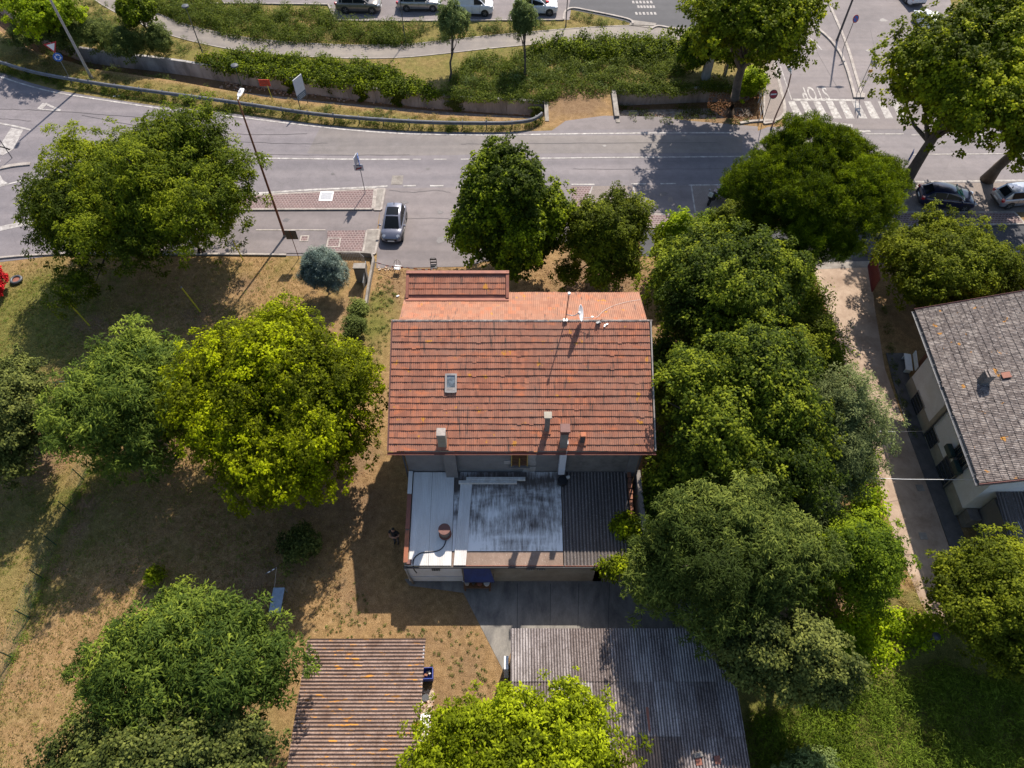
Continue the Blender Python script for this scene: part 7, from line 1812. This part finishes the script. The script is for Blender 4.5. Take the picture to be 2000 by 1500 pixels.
# guardrail
gl = smooth_line(px([(-60, 108), (0, 122), (50, 137), (100, 148), (200, 165), (300, 179), (455, 200), (600, 221), (700, 231), (830, 239), (940, 241), (1000, 240), (1040, 234), (1059, 222)], .62), 8)
gr = thing('guardrail', 'long dark grey steel guardrail following the road bend', 'guardrail', (gl[len(gl) // 2].x, gl[len(gl) // 2].y, 0))
rows = []
for i, p in enumerate(gl):
    d = gl[min(i + 1, len(gl) - 1)] - gl[max(i - 1, 0)]; d.z = 0; d.normalize(); nrm = Vector((d.y, -d.x, 0))
    rows.append([Vector((p.x, p.y, .62)) + nrm * o_ + Vector((0, 0, z)) for o_, z in ((0, -.16), (.07, -.12), (.07, -.06), (0, 0), (.07, .06), (.07, .12), (.0, .17), (-.07, .16), (-.06, .1), (-.05, -.1), (-.06, -.16))])
mb = MB(); mb.grid([r for r in rows]); mb.build('beam', 'rail', gr, world=True)
acc = 0
for i in range(1, len(gl)):
    acc += (gl[i] - gl[i - 1]).length
    if acc > 2.0:
        acc = 0; d = gl[i] - gl[i - 1]; mb = MB(); mb.box((gl[i].x - .0, gl[i].y + .14, .4), (.07, .12, .82), rz=math.atan2(d.y, d.x)); mb.build('post', 'steel_dark', gr, world=True)
        if i % 3 == 0: mb = MB(); mb.box((gl[i].x, gl[i].y + .04, .86), (.12, .05, .10)); mb.build('reflector', 'steel_dark', gr, world=True)

# lawn poles, posts and fence
for (bu, bv), (tu, tv), h_, lab in (((175, 636), (133, 590), 2.5, 'yellow pole leaning over the shaded lawn, the left one'), ((391, 609), (355, 562), 2.6, 'yellow pole leaning over the shaded lawn, the right one'), ((475, 508), (455, 470), 2.3, 'yellow pole under the big tree beside the pavement')):
    b = at(bu, bv); tp = at(tu, tv, h_); t = thing('yellow_pole', lab, 'pole', (b.x, b.y, 0), group='yellow poles on the lawn')
    mb = MB(); mb.tube([(0, 0, 0), tuple((tp.xy - b.xy).to_3d() + Vector((0, 0, h_)))], .045, 8); mb.build('shaft', 'yellow_pole', t); mb = MB(); q = (tp.xy - b.xy).to_3d() + Vector((0, 0, h_)); mb.tube([q, q + Vector((0, 0, .08))], .055, 8); mb.build('cap', 'sign_grey', t)
bases = [(215, 860), (188, 892), (164, 937), (138, 999), (111, 1065), (84, 1130), (58, 1207), (26, 1285), (-8, 1375), (-40, 1480)]
fb = [at(*q) for q in bases]
f = thing('wire_fence', 'low green wire fence running down the left side of the lawn', 'fence', (fb[4].x, fb[4].y, 0))
for q in fb: mb = MB(); mb.tube([(q.x, q.y, 0), (q.x, q.y, 1.35)], .032, 6); mb.build('post', 'green_steel', f, world=True)
mb = MB()
for a, b in zip(fb, fb[1:]):
    for k in range(9): z = .1 + k * .15; mb.tube([(a.x, a.y, z), (b.x, b.y, z)], .0045, 3, cap=False)
    nn = int((b - a).length / .12)
    for k in range(nn): q = a.lerp(b, k / nn); mb.tube([(q.x, q.y, .05), (q.x, q.y, 1.3)], .0035, 3, cap=False)
mb.build('mesh_panel', 'net', f, world=True)
# sports-style frame (green gate) at the left
g0, g1 = at(130, 775), at(166, 771)
t = thing('green_gate', 'green tubular frame with wire mesh between the dark tree and the mid-green tree', 'gate', (g0.x, g0.y, 0))
d = at(146, 746, 1.6) - at(107, 749, 1.6)
mb = MB(); mb.tube([(0, 0, 0), (0, 0, 1.6), (d.x, d.y, 1.6), (d.x, d.y, 0)], .05, 8); mb.build('frame', 'green_steel', t)
mb = MB()
for k in range(1, 10): mb.tube([(0, 0, k * .16), (d.x, d.y, k * .16)], .006, 3, cap=False)
for k in range(1, 12): mb.tube([(d.x * k / 12, d.y * k / 12, .05), (d.x * k / 12, d.y * k / 12, 1.6)], .005, 3, cap=False)
mb.build('mesh_panel', 'net', t)
for s_ in (0, 1): mb = MB(); mb.tube([(d.x * s_, d.y * s_, 1.3), (d.x * s_ + .25, d.y * s_ - .5, 0)], .03, 6); mb.build('brace', 'green_steel', t)

# walls, cabinet and railings left of the drive-in
lw = thing('garden_wall', 'low concrete garden wall with grey railings beside the utility cabinet', 'wall', (*at(722, 560).xy, 0))
wl = px([(640, 500), (700, 500), (727, 502), (731, 512), (722, 560), (716, 600)])
mb = MB(); ribbon(mb, wl, .16, 0, .45); mb.build('base', 'concrete', lw, world=True)
wr = px([(672, 512), (706, 511), (716, 520)])
for a, b in zip(wr[:2], wr[1:2] + wr[2:]):
    nn = max(2, int((b - a).length / .11))
    for k in range(nn): q = a.lerp(b, k / nn); mb = MB(); mb.box((q.x, q.y, .45), (.03, .03, .9)); mb.build('bar', 'steel', lw, world=True)
a, b = at(722, 530), at(717, 572)
for k in range(16): q = a.lerp(b, k / 15); mb = MB(); mb.box((q.x - .12, q.y, .72), (.03, .03, .6)); mb.build('bar', 'steel', lw, world=True)
mb = MB(); mb.tube([(a.x - .12, a.y, 1.03), (b.x - .12, b.y, 1.03)], .025, 5); mb.build('top_rail', 'steel', lw, world=True)
b = at(708, 553); t = thing('utility_cabinet', 'grey-brown utility cabinet standing behind the blue conifer', 'cabinet', (b.x, b.y + .25, 0))
mb = MB(); mb.box((0, 0, .72), (.78, .42, 1.44)); mb.build('body', 'plaster_rough', t, bevel=.01); mb = MB(); mb.box((0, 0, 1.48), (.86, .52, .08)); mb.build('lid', 'concrete', t, bevel=.015)
mb = MB(); mb.box((0, -.22, .75), (.66, .02, 1.2)); mb.build('door', 'plaster', t)
c = at(34, 549); t = thing('tyre_planter', 'small old tyre planter on the lawn near the red shrub', 'planter', (c.x, c.y, .05))
rws = [[(math.cos(a) * (.34 + .1 * math.cos(b_)), math.sin(a) * (.34 + .1 * math.cos(b_)), .1 + .1 * math.sin(b_)) for b_ in np.linspace(0, 2 * math.pi, 9)[:-1]] for a in np.linspace(0, 2 * math.pi, 21)]
mb = MB(); mb.grid(rws, closed=True); mb.build('tyre', 'steel_dark', t, smooth=True); mb = MB(); mb.disc((0, 0, .06), .3, (0, 0, 1), 16, .08); mb.build('soil', 'dead_leaf' if False else 'rust', t)

# chairs with barrier tape
def chair(name, label, u, v, rz, fab, frame, hoop=False):
    b = at(u, v); t = thing(name, label, 'chair', (b.x, b.y, 0), rz, 'chairs holding the barrier tape')
    mb = MB(); mb.box((0, 0, .45), (.46, .44, .05)); mb.build('seat', fab, t, bevel=.02)
    for sx in (-.21, .21):
        for sy in (-.2, .2): mb = MB(); mb.tube([(sx, sy, .45), (sx * 1.12, sy * 1.15, 0)], .018, 6); mb.build('leg', frame, t)
    if hoop:
        mb = MB(); mb.tube([(-.22, -.2, .6), (-.26, .08, .72), (-.17, .24, .92), (0, .28, .98), (.17, .24, .92), (.26, .08, .72), (.22, -.2, .6)], .022, 6, cap=True); mb.tube([(-.22, -.2, .45), (-.22, -.2, .6)], .018, 6); mb.tube([(.22, -.2, .45), (.22, -.2, .6)], .018, 6)
        mb.tube([(-.1, .22, .45), (-.08, .26, .94)], .015, 5); mb.tube([(.1, .22, .45), (.08, .26, .94)], .015, 5); mb.build('backrest', frame, t)
    else:
        mb = MB(); mb.tube([(-.22, .2, .45), (-.22, .3, .92), (-.12, .32, .98), (.12, .32, .98), (.22, .3, .92), (.22, .2, .45)], .02, 6); mb.build('back_frame', frame, t)
        for z in (.62, .86): mb = MB(); mb.box((0, .23 + (z - .45) * .18, z), (.42, .025, .12)); mb.build('slat', fab, t)
    return t
chair('white_chair', 'white chair with a hoop back standing at the edge of the forecourt', 778, 531, R(-8), 'white', 'kerb', True)
chair('black_chair', 'black slatted chair standing at the edge of the forecourt', 848, 529, R(3), 'black', 'black')
tp = [at(731, 512, .5), at(760, 520, .55), at(776, 521, .7), at(800, 524, .5), at(830, 527, .5), at(848, 525, .65)]
rows = [[p + Vector((0, 0, -.03)) for p in smooth_line(tp, 4)], [p + Vector((0, .02, .04)) for p in smooth_line(tp, 4)]]
mb = MB()
for i in range(len(rows[0]) - 1): mb.add([rows[0][i], rows[0][i + 1], rows[1][i + 1], rows[1][i]], [(0, 1, 2, 3)], i % 2)
o = mb.build('barrier_tape', ['white', 'flag_red']); tag(o, 'red and white barrier tape strung between wall and the two chairs', 'tape')
for u, v, w_, lab in ((757, 524, .55, 'pinkish rubble patch at the forecourt edge'),):
    p = at(u, v); mb = MB()
    for k in range(22): mb.box((p.x + random.uniform(-.7, .7), p.y + random.uniform(-.2, .2), .03), (random.uniform(.06, .2), random.uniform(.05, .12), .06), rz=random.uniform(0, 3))
    tag(mb.build('rubble', 'rubble'), lab, 'rubble', kind='stuff')
for u, v, lab in ((777, 579, 'white scrap of paper on the earth strip left of the house'), (233, 188, 'white scrap on the verge behind the guardrail'), (224, 189, 'pale blue bottle at the road edge below the guardrail')):
    p = at(u, v); mb = MB(); mb.box((p.x, p.y, .05), (.22, .13, .05), rz=.5); tag(mb.build('litter', 'board_white', bevel=.02), lab, 'litter', 'litter on the ground')
p = at(1385, 402) ; 
# flag
b = at(1722, 494); t = thing('flagpole', 'slanting flagpole with a limp green, white and red flag by the drive gate', 'flag', (b.x, b.y, 0))
tp_ = at(1758, 448, 3.6) - Vector((b.x, b.y, 0)); mb = MB(); mb.tube([(0, 0, 0), tuple(tp_)], .03, 7); mb.build('pole', 'kerb', t)
for k, mt in enumerate(('flag_green', 'white', 'flag_red')):
    rows = []
    for i in range(4):
        f_ = (k + i / 3) / 3; off = Vector((-1.15 * f_, -.35 * f_, -.5 * f_ ** .8))
        rows.append([tp_ * .96 + off + Vector((-.05 * j - .1 * math.sin(i + j), .06 * math.sin(2 * i + j * 1.3), -.22 * j)) for j in range(4)])
    mb = MB(); mb.grid(rows); mb.build('cloth', mt, t, smooth=True)
# gate of the right-hand drive
ga_, gb2 = at(1694, 522), at(1700, 560)
t = thing('drive_gate', 'oxblood sliding gate standing open along the right side of the drive', 'gate', (ga_.x, ga_.y, 0))
d = gb2 - ga_; L_ = d.length * 1.3; dn = d.normalized()
mb = MB(); mb.tube([(0, 0, .1), (dn.x * L_, dn.y * L_, .1)], .03, 5); mb.tube([(0, 0, 1.5), (dn.x * L_, dn.y * L_, 1.5)], .03, 5); mb.build('frame', 'gate_red', t)
for k in range(16): mb = MB(); mb.box((dn.x * L_ * k / 15, dn.y * L_ * k / 15, .8), (.05, .05, 1.4)); mb.build('bar', 'gate_red', t)
mb = MB(); a = at(1592, 512); mb.box((a.x - .2, a.y, .8), (.35, .35, 1.6)); tag(mb.build('gate_pillar', 'concrete', bevel=.02), 'pale gate pillar at the left of the drive entrance', 'pillar')
# overhead wires
def wire(pts, r, mat, label):
    mb = MB(); mb.tube(pts, r, 5); tag(mb.build('overhead_wire', mat, smooth=True), label, 'wire')
a, b = at(1630, 931, 3.9), at(1903, 937, 3.3); wire([a, a.lerp(b, .5) - Vector((0, 0, .12)), b], .016, 'white', 'pale overhead cable crossing the drive to the house corner')
a, b = at(1690, 842, 3.6), at(1750, 843, 3.4); c = at(1808, 842, 3.2); wire([a, b], .022, 'white', 'short pale length of cable over the upper drive'); wire([b, c], .010, 'steel_dark', 'thin dark cable continuing to the pilaster of the right house')
a, b = at(1972, 985, 2.9), at(1999, 1040, 2.8); wire([a, b], .012, 'white', 'thin pale wire over the annexe roof')
a, b = at(1842, 1166, .6), at(1875, 1128, 1.2); wire([a, b], .010, 'white', 'thin white line at the end of the drive')
# brown washing post and slab under the feathery tree
b = at(535, 1160); t = thing('clothes_post', 'thin white post with a striped arm on the shaded lawn', 'post', (b.x, b.y, 0))
tp_ = at(540, 1108, 1.9) - b; mb = MB(); mb.tube([(0, 0, 0), tuple(tp_.xy.to_3d() + Vector((0, 0, 1.9)))], .02, 6); mb.build('post', 'kerb', t)
e = tp_.xy.to_3d() + Vector((0, 0, 1.85))
for k in range(5): mb = MB(); q0 = e + Vector((-.11 * k, -.06 * k, -.02 * k)); q1 = q0 + Vector((-.11, -.06, -.02)); mb.tube([q0, q1], .03, 6); mb.build('band', 'white' if k % 2 else 'steel_dark', t)
b = at(541, 1172, .7); t = thing('lawn_table', 'pale blue table top half hidden by the feathery tree', 'table', (b.x, b.y, 0))
mb = MB(); mb.box((0, 0, .72), (.6, 1.3, .05)); mb.build('top', 'table_blue', t, bevel=.01)
for sx in (-.25, .25):
    for sy in (-.65, .65): mb = MB(); mb.box((sx, sy, .35), (.04, .04, .7)); mb.build('leg', 'steel', t)

# ------------------------------------------------------------ the person beside the lean-to
def skin_body(name, joints, edges, mat, parent, sub=1, root=0):
    me = bpy.data.meshes.new(name); me.from_pydata([j[0] for j in joints], edges, []); me.materials.append(M[mat])
    o = bpy.data.objects.new(name, me); COL.objects.link(o); o.parent = parent
    o.modifiers.new('skin', 'SKIN'); me.skin_vertices  # layer is made by the modifier below if missing
    if not me.skin_vertices: 
        bm_ = None
    return o
b = at(771, 1046, .9); pr = thing('person', 'person with dark hair and black top standing with folded arms beside the lean-to', 'person', (b.x, b.y, 0), R(170))
def body_tube(name, segs, mat, parent):
    """one closed surface per garment or limb set: rounded cross-sections swept along joints"""
    mb = MB()
    for pts, rad in segs:
        L_ = smooth_line([Vector(p) for p in pts], 4); rr = np.interp(np.linspace(0, len(pts) - 1, len(L_)), range(len(pts)), rad)
        mb.tube(L_, list(rr), 12)
    o = mb.build(name, mat, parent, smooth=True)
    rm = o.modifiers.new('fuse', 'REMESH'); rm.mode = 'VOXEL'; rm.voxel_size = .014; rm.use_smooth_shade = True
    return o
body_tube('body', [
    ([(0, 0, 1.38), (0, 0, 1.50), (0, .01, 1.56)], [.07, .058, .06]),
    ([(0, 0, 1.55), (0, .015, 1.60), (0, .02, 1.67), (0, .01, 1.74)], [.062, .085, .092, .06]),
    ([(0, .09, 1.62), (0, .118, 1.63)], [.018, .012]), ([(.088, .01, 1.61), (.1, .01, 1.64)], [.02, .018]), ([(-.088, .01, 1.61), (-.1, .01, 1.64)], [.02, .018]),
    ([(.2, .0, 1.40), (.26, .02, 1.25), (.27, .06, 1.12), (.12, .22, 1.12), (-.06, .24, 1.16)], [.06, .05, .044, .036, .028]),
    ([(-.2, .0, 1.40), (-.26, .02, 1.25), (-.27, .06, 1.12), (-.12, .20, 1.16), (.08, .21, 1.14)], [.06, .05, .044, .036, .028]),
    ([(-.06, .24, 1.16), (-.13, .25, 1.17)], [.032, .026]), ([(.08, .21, 1.14), (.15, .22, 1.13)], [.032, .026]),
    *[([(-.13, .25 + .0, 1.185 - k * .016), (-.19, .245, 1.19 - k * .018), (-.215 + .006 * k, .22, 1.185 - k * .018)], [.010, .009, .008]) for k in range(4)],
    *[([(.15, .22, 1.145 - k * .016), (.21, .215, 1.15 - k * .018), (.235 - .006 * k, .19, 1.145 - k * .018)], [.010, .009, .008]) for k in range(4)],
    ([(-.09, .26, 1.19), (-.12, .27, 1.225)], [.012, .009]), ([(.11, .23, 1.165), (.14, .24, 1.2)], [.012, .009]),
    ([(0, 0, 1.40), (0, 0, 1.1), (0, 0, .95)], [.10, .11, .12]),
    ([(.09, 0, .92), (.10, .01, .5), (.10, -.01, .10)], [.085, .055, .04]), ([(-.09, 0, .92), (-.10, .01, .5), (-.10, -.01, .10)], [.085, .055, .04])], 'skin', pr)
body_tube('shirt', [([(0, 0, 1.46), (0, 0, 1.38), (0, .01, 1.22), (0, 0, 1.05), (0, 0, .94)], [.085, .15, .155, .14, .15]), ([(-.14, 0, 1.42), (0, 0, 1.44), (.14, 0, 1.42)], [.085, .09, .085]),
    ([(.12, 0, 1.43), (.2, .0, 1.40), (.26, .02, 1.26)], [.085, .075, .062]), ([(-.12, 0, 1.43), (-.2, .0, 1.40), (-.26, .02, 1.26)], [.085, .075, .062])], 'cloth_black', pr)
body_tube('trousers', [([(0, 0, 1.0), (0, 0, .9)], [.145, .15]), ([(.09, 0, .92), (.105, .015, .5), (.10, 0, .08)], [.10, .072, .062]), ([(-.09, 0, .92), (-.105, .015, .5), (-.10, 0, .08)], [.10, .072, .062])], 'cloth_grey', pr)
body_tube('shoe', [([(.10, -.05, .045), (.10, .08, .045), (.10, .17, .03)], [.045, .045, .03])], 'black', pr)
body_tube('shoe', [([(-.10, -.05, .045), (-.10, .08, .045), (-.10, .17, .03)], [.045, .045, .03])], 'black', pr)
body_tube('hair', [([(0, -.03, 1.60), (0, -.035, 1.68), (0, .0, 1.735), (0, .05, 1.735)], [.075, .095, .085, .045]), ([(0, -.09, 1.66), (0, -.14, 1.64)], [.035, .03])], 'hair', pr)
for s_ in (-.035, .035): mb = MB(); mb.disc((s_, .108, 1.665), .012, (0, 1, 0), 10, .01); mb.build('eye', 'hair', pr)
mb = MB(); mb.box((0, .106, 1.585), (.045, .012, .010)); mb.build('mouth', 'sign_red', pr)
